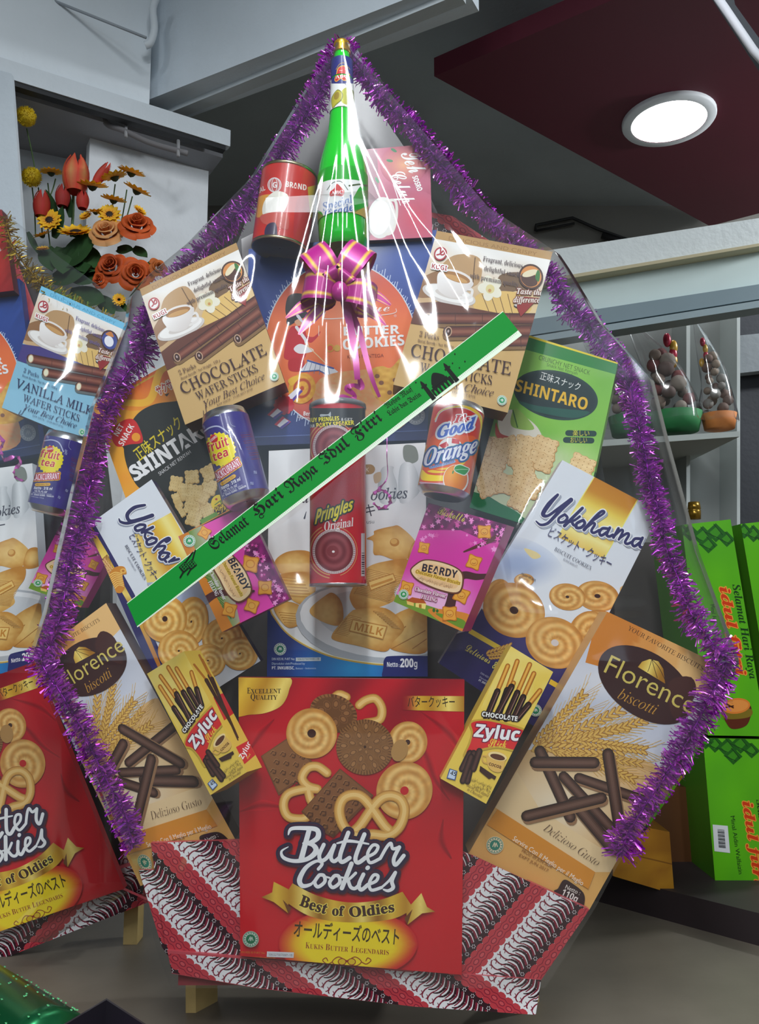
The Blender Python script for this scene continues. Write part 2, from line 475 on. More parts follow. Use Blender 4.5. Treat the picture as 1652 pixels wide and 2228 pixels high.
def film(name, rough=.10, haze=.012):
    m = bpy.data.materials.new(name); m.use_nodes = True; nt = m.node_tree; nt.nodes.remove(nt.nodes['Principled BSDF'])
    tr = nt.nodes.new('ShaderNodeBsdfTransparent'); tr.inputs[0].default_value = (.985, .985, .985, 1)
    gl = nt.nodes.new('ShaderNodeBsdfGlossy'); gl.inputs['Roughness'].default_value = rough
    fr = nt.nodes.new('ShaderNodeFresnel'); ge = nt.nodes.new('ShaderNodeNewGeometry'); mr = nt.nodes.new('ShaderNodeMapRange')
    mr.inputs[3].default_value = 1.5; mr.inputs[4].default_value = 1/1.5   # the sheet reflects alike from both sides
    nt.links.new(ge.outputs['Backfacing'], mr.inputs[0]); nt.links.new(mr.outputs[0], fr.inputs[0])
    df = nt.nodes.new('ShaderNodeBsdfDiffuse'); df.inputs[0].default_value = (.9, .93, .95, 1)
    m1 = nt.nodes.new('ShaderNodeMixShader'); m2 = nt.nodes.new('ShaderNodeMixShader'); m2.inputs[0].default_value = haze
    ad = nt.nodes.new('ShaderNodeMath'); ad.operation = 'MULTIPLY'; ad.inputs[1].default_value = 1.8; ad.use_clamp = True
    nt.links.new(fr.outputs[0], ad.inputs[0]); nt.links.new(ad.outputs[0], m1.inputs[0])
    nt.links.new(tr.outputs[0], m1.inputs[1]); nt.links.new(gl.outputs[0], m1.inputs[2])
    nt.links.new(m1.outputs[0], m2.inputs[1]); nt.links.new(df.outputs[0], m2.inputs[2])
    nt.links.new(m2.outputs[0], nt.nodes['Material Output'].inputs[0]); return m
M_FILM = film('clear_cellophane')
# ------------------------------------------------------------ cartons
def tilted(c, y0, yaw=0.0, pit=0.0):
    """a front plane through pixel c at depth y0, turned by yaw (positive: faces the left) and pitch (positive: faces up)"""
    a, b = math.radians(yaw), math.radians(pit)
    n = np.array([-math.sin(a), -math.cos(a)*math.cos(b), math.sin(b)])
    return Plane(P(c[0], c[1], y0), n)
def carton(name, art, quad, y0, depth, sides, label, cat='box', ref=None, yaw=0, pit=0, group=None, front=(240, 240, 240), side_art=None, m=None, plane=None):
    quad = [tuple(q) for q in quad]; c = np.mean(quad, 0); pl = plane or tilted(c, y0, yaw, pit)
    f = pl.proj(quad); b = f-pl.n*depth
    mb = MB(); mb.hull8(f, b, [front]+list(sides)+[sides[-1]])
    H = homog(ref, quad) if ref is not None else None
    mb.art(art, pl, quad, H)
    if side_art:
        for k, (a2, q2) in enumerate(side_art):
            i, j = q2   # the front edge i-j carries this side panel
            sp = Plane(f[i], np.cross(f[j]-f[i], pl.n))
            px = [quad[i], quad[j], topix(b[j]), topix(b[i])]
            mb.art(a2, sp, px)
    return mb.build(name, m or M_CARD, None, None, label, cat, group)
def topix(w):
    d = np.asarray(w, float)-EYE; f = d[1]*CP+d[2]*SP; u = -d[1]*SP+d[2]*CP
    return (FW/2+F*d[0]/f, FH/2-F*u/f)
c1 = (0, 0, 2); c2 = (826, 0, 2); c3 = (0, 557, 2.7533); c4 = (500, 500, 3.304); c5 = (850, 500, 3.0036); c6 = (150, 950, 3.304); c7 = (550, 900, 3.304); c8 = (850, 950, 2.7533)
b1 = (0, 1300, 2.95); b2 = (480, 1450, 2.848); b3 = (920, 1350, 2.4294); b4 = (1250, 450, 4.1095); b5 = (1252, 900, 3.7125); b6 = (1252, 1500, 3.06); b7 = (0, 1728, 2.95); b8 = (300, 1800, 1.652)
d1 = (500, 280, 3.304); d2 = (0, 200, 4.13); d3 = (0, 900, 4.0509); d4 = (420, 870, 8.26); d5 = (880, 860, 8.26); d6 = (650, 80, 7.867); d7 = (1180, 900, 6.554)
PX = (0, 0, 1)
# ------------------------------------------------------------ artwork of the packages
GOLD = ramp([(0, (150, 100, 20)), (.25, (232, 190, 60)), (.5, (190, 135, 30)), (.75, (250, 225, 120)), (1, (165, 110, 25))])
NAVY = (30, 28, 70)
def A_butter():
    A = Art().C(b2)
    def drape(x, y):
        f = noise(x/260+y/900+3, y/420-x/1500+5); g = 0.5+0.5*np.sin(x/95+y/160+4*f)
        t = np.clip((y-120)/700, 0, 1)
        c = mixc((112, 8, 26), (222, 24, 40), .25+.5*g*(1-t*.7)+.35*t)
        return mixc(c, (205, 20, 34), np.clip((y-900)/300, 0, 1))
    A.poly([(80, 40), (1560, 40), (1560, 1960), (80, 1960)], drape, 45)
    for p in ([(1120, 300), (1260, 520), (1330, 700), (1420, 830)], [(1240, 280), (1420, 420), (1500, 560)], [(330, 330), (250, 420), (180, 520)], [(1380, 950), (1370, 1080), (1430, 1190)], [(120, 900), (260, 860), (420, 880)]):
        for w_, c_ in ((70, (196, 18, 36)), (52, (184, 16, 34)), (34, (168, 12, 30)), (16, (150, 10, 28))): A.line(p, [8, w_, 8], c_, True)
    A.spl([(60, 20), (412, 60), (424, 150), (380, 240), (290, 285), (190, 298), (60, 290)], lambda x, y: GOLD(np.clip((x+y*.5-90)/480, 0, 1)), sub=30)
    A.T('E', (165, 168), (186, 168), 36, (60, 40, 20), 'serif'); A.T('XCELLENT', (188, 168), (374, 166), 28, (60, 40, 20), 'serif')
    A.T('Q', (186, 206), (216, 206), 36, (60, 40, 20), 'serif'); A.T('UALITY', (218, 206), (352, 206), 28, (60, 40, 20), 'serif')
    A.poly([(1130, 182), (1510, 184), (1510, 280), (1130, 270)], lambda x, y: mixc((150, 20, 28), GOLD(np.clip((x-1100)/420, 0, 1)), np.clip((x-1140)/90, 0, 1)), 30)
    A.T('バタークッキー', (1160, 248), (1452, 248), 52, (40, 25, 15), 'sans', off=.006)
    # cookies
    bis, bisd, bisl = (222, 170, 88), (176, 118, 48), (240, 200, 125)
    def pretzel(segs, w):
        for ww, c in ((w, bisd), (w*.86, (206, 152, 72)), (w*.66, bis), (w*.36, bisl)):
            for s_ in segs: A.line(s_, ww, c, True, n=6)
    pretzel([[(780, 190), (730, 175), (700, 230), (800, 340)], [(860, 240), (900, 210), (960, 200), (1000, 260), (985, 330), (900, 350)]], 56)
    A.polar(700, 290, 150, 115, 20, lambda r, a: mixc((96, 58, 28), (150, 100, 56), .5+.5*np.sign(np.sin(a*34))*(r > .82)*1.0-.2*(r < .82)), 16, 136)
    for k in range(9):
        a = k*.7; A.polar(700+80*math.cos(a), 290+58*math.sin(a), 30, 22, a*57, lambda r, t: mixc((150, 100, 58), (84, 48, 22), 1-abs(r-.75)*4), 6, 18)
    A.swirl(1160, 470, 122, 130, 10, rings=2.6, ph=1)
    A.poly([(250, 556), (420, 440), (600, 620), (360, 800)], (112, 68, 36)); A.poly([(256, 556), (420, 450), (585, 622), (362, 780)], (134, 86, 48))
    for k in range(16):
        x = 330+(k % 4)*60+((k//4) % 2)*20; y = 540+(k//4)*56+(k % 4)*8
        A.line([(x-18, y), (x-6, y-16), (x+12, y-8), (x+8, y+10), (x-4, y+8)], 8, (88, 50, 24), True, n=4); A.line([(x-20, y-3), (x-8, y-20), (x+10, y-12)], 3, (170, 118, 72), True, n=3)
    A.swirl(565, 415, 158, 156, 0, rings=3.0, hole=.17, ph=2)
    A.polar(895, 500, 178, 172, 0, lambda r, a: mixc((92, 56, 26), (152, 104, 58), np.where(r > .84, .5+.5*np.sin(a*58), .55+.2*noise(r*9, a*9))), 22, 232)
    for rr, nn, rx in ((132, 12, 30), (82, 8, 28), (34, 5, 20)):
        for k in range(nn):
            a = 2*math.pi*k/nn+rr; cx, cy = 895+rr*math.cos(a), 498+rr*.96*math.sin(a)
            A.polar(cx, cy, rx, rx*.62, math.degrees(a), lambda r, t: mixc((160, 112, 66), (80, 46, 20), 1-abs(r-.72)*4.5), 6, 18)
    A.ell(895, 498, 8, 8, 0, (60, 30, 14))
    A.ell(1110, 520, 50, 70, 20, (176, 132, 74))
    A.swirl(1140, 770, 172, 182, 30, rings=2.8, hole=.15, holecol=(196, 22, 32), ph=.5)
    pretzel([[(660, 660), (600, 620), (540, 630), (505, 690), (540, 740), (600, 760)], [(600, 760), (520, 760), (420, 790), (390, 860), (420, 930), (500, 945), (540, 930)], [(540, 740), (560, 830), (600, 860)]], 58)
    A.poly([(740, 632), (950, 800), (700, 1060), (620, 1020), (500, 900)], (104, 62, 32)); A.poly([(742, 640), (936, 800), (690, 1040), (508, 896)], (128, 80, 44))
    for k in range(24):
        i, j = k % 4, k//4; x = 735+i*46-j*36; y = 690+i*38+j*46
        A.line([(x-18, y+4), (x-8, y-16), (x+14, y-12), (x+12, y+8), (x-2, y+10)], 9, (84, 46, 22), True, n=4); A.line([(x-20, y-2), (x-10, y-20), (x+12, y-16)], 3, (166, 114, 68), True, n=3)
    pretzel([[(945, 1040), (850, 1045), (770, 1000), (735, 900), (760, 820), (830, 795), (900, 830), (1010, 980), (1040, 1010)],
             [(945, 1040), (1040, 1045), (1110, 990), (1140, 890), (1110, 820), (1040, 800), (970, 840), (870, 980), (840, 1010)]], 66)
    # logo
    Bu = [([(548, 1018), (500, 1195)], [30, 34]), ([(420, 1042), (440, 1006), (520, 1002), (596, 1012), (604, 1058), (560, 1090), (512, 1096)], [8, 22, 26, 30, 34, 26, 12]),
          ([(512, 1096), (572, 1106), (592, 1146), (540, 1192), (460, 1206), (392, 1186), (378, 1146), (420, 1118)], [12, 28, 36, 28, 24, 22, 14, 5]),
          ([(640, 1104), (612, 1170), (626, 1204), (664, 1180), (706, 1108)], 24), ([(706, 1108), (684, 1180), (704, 1208), (742, 1180)], 24),
          ([(792, 1030), (742, 1168), (752, 1212), (800, 1186)], 26), ([(892, 1040), (838, 1178), (852, 1216), (900, 1184)], 26), ([(722, 1096), (800, 1082), (918, 1100)], [10, 20, 10]),
          ([(900, 1184), (956, 1156), (976, 1116), (944, 1108), (912, 1160), (926, 1216), (990, 1190)], 20), ([(990, 1190), (1030, 1120), (1056, 1096), (1068, 1130), (1108, 1120)], 20), ([(1108, 1120), (1074, 1192), (1086, 1230), (1136, 1172)], 24)]
    Co = [([(606, 1256), (630, 1222), (596, 1206), (530, 1246), (490, 1320), (508, 1360), (560, 1350), (584, 1320)], [20, 20, 18, 26, 32, 28, 18, 8]), ([(612, 1292), (584, 1336), (604, 1366), (646, 1334), (640, 1296), (612, 1292)], 22),
          ([(640, 1300), (676, 1310)], 12), ([(706, 1296), (676, 1340), (696, 1370), (738, 1340), (732, 1300), (706, 1296)], 22), ([(732, 1304), (764, 1310)], 12), ([(812, 1222), (752, 1374)], 28), ([(762, 1336), (800, 1316), (838, 1280)], [22, 18, 18]),
          ([(790, 1322), (806, 1366), (834, 1376), (862, 1350)], 22), ([(886, 1288), (858, 1352), (872, 1384), (914, 1352)], 24), ([(910, 1250), (914, 1246)], 26),
          ([(914, 1352), (964, 1330), (976, 1298), (948, 1294), (922, 1344), (936, 1386), (998, 1370)], 20), ([(998, 1370), (1048, 1324), (1084, 1276), (1062, 1330), (1070, 1370), (1040, 1390), (1010, 1382)], [14, 16, 20, 24, 24, 20, 10])]
    for w, c, dx in ((52, (34, 26, 62), 0), (40, (70, 22, 48), 6), (22, (34, 26, 62), 4)):
        for p, q in Bu+Co: A.line([(x+dx, y+dx) for x, y in p], np.asarray(q)+w, c, True, n=6)
    for p, q in Bu+Co: A.line(p, q, (244, 246, 248), True, n=6)
    # ribbon
    def gold2(x, y): return GOLD(np.clip((x-250)/1080, 0, 1)*3 % 1)
    A.ell(790, 1720, 430, 220, 0, lambda x, y: mixc((250, 222, 30), (204, 24, 32), np.clip((np.hypot((x-790)/430, (y-1720)/215)-.66)/.34, 0, 1)**1.3), n=48)
    A.poly([(330, 1334), (420, 1380), (420, 1530), (330, 1460), (254, 1430), (320, 1400)], gold2, 30); A.poly([(1245, 1404), (1280, 1490), (1332, 1520), (1250, 1530), (1160, 1600), (1150, 1510)], gold2, 30)
    A.poly([(385, 1445), (440, 1500), (420, 1530)], (110, 60, 14)); A.poly([(1190, 1505), (1140, 1560), (1158, 1600)], (110, 60, 14))
    top = spline([(446, 1344), (600, 1420), (790, 1462), (980, 1448), (1128, 1396)], n=10); bot = spline([(1196, 1500), (1060, 1566), (800, 1586), (560, 1550), (384, 1444)], n=10)
    A.poly(np.r_[top, bot], gold2, 24)
    A.T('Best', (486, 1478), (652, 1534), 66, (58, 26, 20), 'serif', off=.02, ol=((5, (238, 214, 90)),), arc=-4); A.T('of', (690, 1542), (768, 1546), 60, (58, 26, 20), 'serif', off=.02, ol=((5, (238, 214, 90)),)); A.T('Oldies', (800, 1552), (1080, 1518), 62, (58, 26, 20), 'serif', off=.02, ol=((5, (238, 214, 90)),), arc=-6)
    A.T('オールディーズのベスト', (452, 1668), (1104, 1720), 78, (62, 44, 14), 'sans', off=.014)
    A.T('K', (526, 1746), (552, 1748), 38, (150, 40, 30), 'serif', off=-.01); A.T('UKIS', (554, 1749), (634, 1754), 29, (150, 40, 30), 'serif', off=-.01); A.T('B', (650, 1757), (676, 1759), 38, (150, 40, 30), 'serif', off=-.01); A.T('UTTER', (680, 1760), (790, 1768), 29, (150, 40, 30), 'serif', off=-.01)
    A.T('L', (808, 1770), (832, 1772), 38, (150, 40, 30), 'serif', off=-.01); A.T('EGENDARIS', (836, 1773), (1042, 1788), 29, (150, 40, 30), 'serif', off=-.01)
    for sx in (-1, 1):
        A.line([(783, 1830), (783+sx*50, 1800), (783+sx*90, 1830), (783+sx*50, 1856), (783, 1826), (783+sx*40, 1812)], 5, (150, 40, 20), True); A.line([(783+sx*90, 1830), (783+sx*120, 1844), (783+sx*150, 1822), (783+sx*130, 1806), (783+sx*118, 1824)], 5, (150, 40, 20), True); A.ell(783+sx*30, 1830, 26, 22, 0, (150, 40, 20), n=20); A.ell(783+sx*30, 1830, 21, 17, 0, (226, 190, 30), n=20)
    A.halal(187, 1690, 50, (30, 110, 74), (190, 205, 190))
    A.poly([(288, 1766), (455, 1772), (453, 1806), (286, 1800)], (215, 215, 220)); A.T('5063275070081-18', (298, 1792), (444, 1797), 14, (60, 60, 70), 'thin')
    A.T('DIN KES RI P-IRT No', (120, 1776), (275, 1782), 12, (190, 120, 30), 'sans'); A.T('Diproduksi oleh/Produced by', (120, 1806), (340, 1812), 12, (190, 120, 30), 'sans')
    return A
def A_milk():
    A = Art().C(c7)
    A.poly([(80, 180), (1300, 180), (1300, 1900), (80, 1900)], lambda x, y: mixc((238, 240, 240), (176, 182, 188), .9*np.clip((x-850)/300, 0, 1)*np.clip(1-abs(y-480)/260, 0, 1)+.15*noise(x/60, y/300)), 50)
    A.spl([(1090, 230), (1170, 240), (1190, 330), (1130, 360), (1085, 320)], (120, 126, 116)); A.spl([(930, 390), (1010, 380), (1010, 420), (1040, 520), (1020, 640), (920, 640), (900, 520)], lambda x, y: mixc((222, 226, 228), (160, 166, 170), abs(x-970)/70)); A.spl([(1060, 380), (1160, 370), (1200, 560), (1060, 640)], lambda x, y: mixc((226, 230, 232), (158, 164, 168), abs(x-1120)/80))
    A.spl([(870, 440), (920, 420), (920, 480), (880, 500)], (196, 168, 128))
    A.ell(840, 400, 40, 36, 0, (168, 124, 40)); A.poly([(800, 366), (842, 364), (842, 436), (800, 436)], (168, 124, 40)); A.T('K', (815, 418), (835, 418), 30, (245, 235, 210), 'thin')
    A.T('Bu', (296, 640), (400, 640), 66, (52, 50, 66), 'italic', off=.01); A.T('ookies', (850, 622), (1116, 606), 78, (52, 50, 66), 'italic', off=.012)
    A.line([(385, 705), (372, 752)], [4, 12], (52, 50, 66)); A.T('キー', (806, 735), (980, 725), 70, (52, 50, 66), 'sans'); A.T('Susu', (800, 792), (874, 788), 24, (80, 80, 90), 'thin')
    def biscuit(p, dark=(200, 138, 56), light=(248, 210, 128), c=None):
        p = np.asarray(p, float); c = p.mean(0) if c is None else np.asarray(c); R_ = np.abs(p-c).max(0)
        A.spl(p, lambda x, y: mixc(light, dark, np.clip(np.hypot((x-c[0])/R_[0], (y-c[1]-0)/R_[1])**2*.9+.25*noise(x/22, y/22)-.1, 0, 1)), 6, 26)
    def ridges(a, b, n, dx, dy):
        for k in range(n):
            t = k/(n-1); x = a[0]+(b[0]-a[0])*t; y = a[1]+(b[1]-a[1])*t; A.line([(x, y), (x+dx, y+dy)], 7, (184, 122, 46)); A.line([(x+5, y+3), (x+dx+5, y+dy+3)], 3, (246, 204, 120))
    biscuit([(160, 1060), (260, 990), (420, 1000), (430, 1150), (300, 1165), (200, 1150)])
    biscuit([(820, 900), (870, 870), (880, 840), (1000, 810), (1060, 812), (1170, 920), (1150, 1010), (1060, 1060), (930, 1020), (870, 1010), (865, 920)], c=(1030, 930)); A.ell(1020, 925, 34, 30, 0, (206, 142, 58)); A.ell(1016, 918, 24, 20, 0, (236, 186, 96))
    biscuit([(1160, 920), (1260, 920), (1260, 1060), (1120, 1060)]); biscuit([(180, 1165), (430, 1150), (440, 1330), (370, 1380), (250, 1310)]); ridges((200, 1180), (260, 1310), 7, 160, 10)
    biscuit([(150, 1390), (240, 1350), (350, 1390), (350, 1500), (270, 1540), (210, 1500)]); ridges((190, 1430), (230, 1500), 5, 130, 12)
    A.ell(905, 1510, 600, 300, 6, (186, 192, 198)); A.ell(905, 1490, 568, 262, 6, (238, 241, 243)); A.ell(930, 1470, 470, 200, 6, (214, 219, 223))
    biscuit([(820, 1110), (960, 1060), (1120, 1050), (1120, 1150), (1020, 1260), (1010, 1350), (780, 1420), (700, 1340), (720, 1250)], c=(900, 1230)); ridges((830, 1120), (730, 1290), 16, 250, 60)
    A.poly([(830, 1210), (1010, 1150), (1030, 1200), (850, 1270)], (246, 206, 120)); A.line([(830, 1210), (1010, 1150), (1030, 1200), (850, 1270), (830, 1210)], 7, (200, 140, 60)); A.line([(856, 1240), (1000, 1190)], 18, (214, 152, 66))
    biscuit([(410, 1410), (520, 1310), (580, 1290), (640, 1360), (650, 1480), (600, 1525), (470, 1480)], c=(520, 1420))
    biscuit([(980, 1480), (1150, 1390), (1260, 1400), (1260, 1700), (1050, 1710), (950, 1640)], c=(1140, 1560)); A.line([(1000, 1690), (1240, 1560)], 6, (170, 108, 40)); A.line([(1150, 1690), (1250, 1620)], 6, (170, 108, 40)); A.line([(970, 1640), (1100, 1530)], 6, (170, 108, 40))
    biscuit([(570, 1590), (620, 1520), (700, 1430), (760, 1405), (960, 1400), (1090, 1530), (1010, 1640), (950, 1710), (760, 1670), (590, 1630)], c=(810, 1540)); ridges((690, 1450), (590, 1580), 13, 90, 22); ridges((930, 1430), (1060, 1540), 10, -60, -10)
    A.poly([(720, 1480), (965, 1530), (935, 1620), (695, 1560)], (248, 210, 124)); A.line([(720, 1480), (965, 1530), (935, 1620), (695, 1560), (720, 1480)], 8, (202, 142, 62)); A.T('MILK', (728, 1555), (930, 1600), 58, (206, 138, 50), 'bold')
    # blue corner
    arc = spline([(140, 1440), (230, 1560), (350, 1650), (520, 1730), (700, 1775), (880, 1800), (1000, 1806)], n=8)
    A.poly(np.r_[[(80, 1330)], arc, [(1010, 1920), (80, 1920)]], lambda x, y: mixc((26, 44, 120), (40, 160, 226), np.clip(np.hypot((x-720)/520, (y-1830)/360), 0, 1)*-1+1.05), 40)
    A.line(np.r_[[(110, 1360)], arc], 14, (206, 170, 70)); A.line(np.r_[[(116, 1352)], arc-(-2, 6)], 5, (250, 240, 190))
    A.spl([(1000, 1742), (1230, 1742), (1290, 1760), (1290, 1920), (960, 1920), (940, 1820), (950, 1760)], (34, 40, 110), 4); A.T('Netto', (966, 1820), (1044, 1820), 34, (245, 245, 250), 'bold'); A.T(':', (1050, 1820), (1056, 1820), 26, (245, 245, 250), 'bold')
    A.T('200', (1060, 1822), (1156, 1822), 60, (245, 245, 250), 'bold', off=.02); A.T('g', (1160, 1822), (1184, 1822), 50, (245, 245, 250), 'bold')
    A.halal(197, 1693, 44, (20, 130, 100)); A.T('DIN KES RI. P-IRT No:', (138, 1772), (302, 1772), 17, (225, 235, 245), 'sans'); A.poly([(310, 1754), (490, 1752), (490, 1778), (310, 1780)], (190, 200, 205)); A.T('5063275070081-18', (322, 1772), (478, 1770), 15, (60, 70, 80), 'sans')
    A.T('Diproduksi oleh/Produced by', (138, 1804), (376, 1804), 15, (200, 220, 240), 'sans'); A.T('PT. INKUBISC,', (138, 1838), (300, 1838), 21, (240, 245, 250), 'bold'); A.T('Bekasi - Indonesia', (310, 1838), (456, 1836), 13, (180, 205, 235), 'sans')
    return A
def A_wafer(vanilla=False):
    A = Art().C(c3)
    e = np.array([.93, -.367]); dn = np.array([.29, .957])   # along the top edge, down the box
    O = np.array([838., 196.]); W, Hh = 640., 860.
    def q(u, v): # u, v in 0..1 over the face, following the photographed skew
        tl, tr, br, bl = np.array([836, 200.]), np.array([1414, -80.]), np.array([1707, 757.]), np.array([1110, 1010.])
        return tuple((tl*(1-u)+tr*u)*(1-v)+(bl*(1-u)+br*u)*v)
    Q = lambda *p: [q(*x) for x in p]
    tan, tan2, txt = ((206, 170, 110), (170, 122, 62), (62, 34, 40)) if not vanilla else ((140, 196, 222), (90, 168, 208), (40, 48, 90))
    A.poly(Q((-.02, -.02), (1.02, -.02), (1.02, 1.02), (-.02, 1.02)), tan)
    A.poly(Q((-.02, -.02), (1.02, -.02), (1.02, .05), (-.02, .05)), (188, 146, 84) if not vanilla else (120, 200, 236)); A.T('DELICIOUS AND CRISPY', q(.12, .042), q(.88, .042), 20, (158, 112, 56) if not vanilla else (80, 160, 200), 'sans')
    def pic(x, y):
        return mixc((246, 244, 240), (206, 172, 128), np.clip((y-(200-.4*(x-836)))/330+.35*noise(x/90, y/90)-.25, 0, 1))
    A.poly(Q((-.02, .05), (1.02, .05), (1.02, .43), (-.02, .46)), pic, 40)
    A.spl(Q((.2, .13), (.42, .12), (.46, .28), (.2, .34), (.1, .26)), (190, 152, 106)); A.spl(Q((.0, .3), (.2, .22), (.3, .34), (0, .43)), (150, 108, 70)); A.line(Q((.38, .12), (.40, .2), (.42, .27)), 6, (110, 80, 54), True)
    A.spl(Q((.62, .2), (.86, .16), (.95, .3), (.7, .34)), (120, 92, 66)); A.spl(Q((.72, .3), (.95, .26), (1, .42), (.7, .42)), (228, 200, 150))
    A.spl(Q((.5, .33), (.8, .28), (.96, .36), (.8, .45), (.5, .43)), (226, 188, 110)); [A.line(Q((.52+k*.07, .33-.01*k), (.62+k*.07, .43)), 4, (120, 84, 44)) for k in range(5)]
    A.ell(*q(.86, .355), 36, 16, -35, (48, 40, 40)); A.ell(*q(.85, .350), 28, 10, -35, (210, 205, 200))
    # orchid, cup and saucer
    for k in range(5): a = 2*math.pi*k/5; x, y = q(.575, .285); A.ell(x+34*math.cos(a), y+34*math.sin(a), 36, 28, math.degrees(a), (238, 234, 214), n=16)
    A.ell(*q(.575, .29), 24, 24, 0, (226, 212, 150)); A.ell(*q(.575, .30), 9, 9, 0, (205, 150, 90))
    x, y = q(.25, .375); A.ell(x, y, 150, 50, -22, (214, 208, 204), n=36); A.ell(x-2, y-6, 136, 40, -22, (245, 243, 240), n=36); A.ell(x, y-4, 80, 22, -22, (216, 208, 202))
    x, y = q(.27, .29); A.line([(x+58, y+6), (x+100, y-20), (x+112, y+22), (x+64, y+52)], 15, (236, 232, 228), True)
    A.spl([(x-92, y-2), (x+78, y-58), (x+76, y+14), (x+40, y+76), (x-36, y+92), (x-74, y+66)], lambda X, Y: mixc((250, 248, 246), (196, 184, 178), np.clip((X-x+70)/180, 0, 1)*.5+np.clip((Y-y)/160, 0, 1)*.4), 6, 24)
    A.ell(x-7, y-30, 88, 32, -18, (236, 230, 226), n=32); A.ell(x-6, y-26, 76, 24, -18, (168, 118, 66), n=32); A.ell(x-4, y-19, 64, 14, -18, (206, 158, 96))
    # wafer sticks
    A.poly(Q((-.02, .47), (.18, .43), (1.02, .42), (1.02, .48), (.55, .57), (-.02, .6)), (100, 52, 38) if not vanilla else (70, 60, 130))
    rows = [((.13, .545), (1.1, .40), 60), ((.33, .60), (1.1, .47), 60), ((.72, .60), (1.1, .535), 56)]
    sticks = (66, 26, 20), (96, 44, 34), (118, 60, 46), (140, 82, 64)
    for a, b, w in rows:
        p0, p1 = np.array(q(*a)), np.array(q(*b)); A.line([p0+(8, 16), p1+(8, 16)], w, mixc(tan, (70, 40, 20), .55)); A.rod(p0, p1, w, sticks)
        d = (p1-p0)/np.hypot(*(p1-p0))
        for k in range(1, 5): c = p0+d*k*150; A.line([c+(-16, -28), c+(2, 0), c+(22, 24)], 3, (70, 28, 22), True)
        A.ell(p0[0], p0[1], 20, 28, -22, (196, 160, 130)); A.ell(p0[0], p0[1], 15, 22, -22, (56, 22, 16) if not vanilla else (236, 234, 206)); 
        if not vanilla: A.ell(p0[0]-2, p0[1]-3, 5, 8, -22, (190, 170, 170))
    # roundel
    x, y = q(.88, .17); A.ell(x, y, 68, 66, 0, (70, 36, 26)); A.ell(x, y, 58, 56, 0, (222, 146, 74)); A.spl([(x-46, y+10), (x+10, y-20), (x+50, y+12), (x+20, y+50), (x-30, y+46)], (78, 40, 28)); A.ell(x-14, y-12, 44, 17, -52, (238, 226, 190)); A.spl([(x+10, y-50), (x+30, y-44), (x+50, y-4), (x+22, y-10)], (50, 122, 52))
    if vanilla: A.ell(x, y, 58, 56, 0, (58, 74, 150)); A.ell(x, y+8, 36, 34, 0, (240, 242, 250)); A.spl([(x-50, y-10), (x-30, y-50), (x+6, y-40), (x-20, y-20)], (206, 130, 60))
    p0, p1 = np.array(q(.80, .30)), np.array(q(1.0, .285)); A.poly([p0+(10, -6), p1+(0, 0), p1+(-14, 60), p0+(86, 74), p0+(40, 46)], (150, 34, 34)); A.T('Taste the', p0+(-2, -12), p1+(4, -20), 30, (250, 244, 236), 'seriti', ol=((4, (120, 50, 30)),)); A.T('difference', p0+(10, 36), p1+(14, 20), 30, (250, 244, 236), 'seriti', ol=((4, (120, 50, 30)),))
    # lettering
    for s_, u0, u1, v in (('Fragrant, delicious', .45, .79, .128), ('delightful snacks', .48, .80, .185), ('with premium quality', .38, .80, .245)): A.T(s_, q(u0, v), q(u1, v), 25, (90, 74, 80) if not vanilla else (110, 100, 160), 'serif', off=-.005)
    x, y = q(.085, .135); A.ell(x, y, 34, 38, 14, (178, 44, 58), n=30); A.ell(x, y, 26, 30, 14, (244, 242, 240), n=30); A.line([(x-14, y-22), (x+4, y+2), (x+18, y-10), (x+6, y-24), (x-2, y+4), (x-12, y+16)], 8, (178, 44, 58), True)
    A.T('KUGI', q(.045, .235), q(.175, .232), 26, (178, 44, 58), 'bold', ol=((6, (250, 250, 248)),))
    A.T('2 Packs', q(.10, .665), q(.27, .662), 28, mixc(txt, tan, .35), 'serif', off=-.006); A.T('Berat Bersih / Net Weight : 120 g', q(.10, .70), q(.50, .69), 14, mixc(txt, tan, .35), 'serif', off=-.006)
    if vanilla: A.T('VANILLA MILK', q(.09, .80), q(.98, .775), 60, txt, 'italic', skew=-.24, off=.004); A.T('WAFER STICKS', q(.2, .88), q(.86, .862), 46, txt, 'italic', skew=-.24, off=.002)
    else: A.T('CHOCOLATE', q(.085, .80), q(.95, .775), 68, txt, 'italic', skew=-.24, off=.004); A.T('WAFER STICKS', q(.2, .878), q(.815, .858), 48, txt, 'italic', skew=-.24, off=.002)
    A.T('Your Best Choice', q(.22, .945), q(.84, .925), 40, mixc(txt, tan, .12), 'italic', skew=.15); A.line([q(.235, .93), q(.22, .985), q(.19, 1.0), q(.2, .96)], 4, mixc(txt, tan, .12), True)
    A.T('EXP DATE : 17.09.2017 0735', q(.34, .968), q(.70, .958), 11, mixc(txt, tan, .3), 'sans')
    A.halal(*q(.925, .935), 27, (46, 164, 110))
    return A
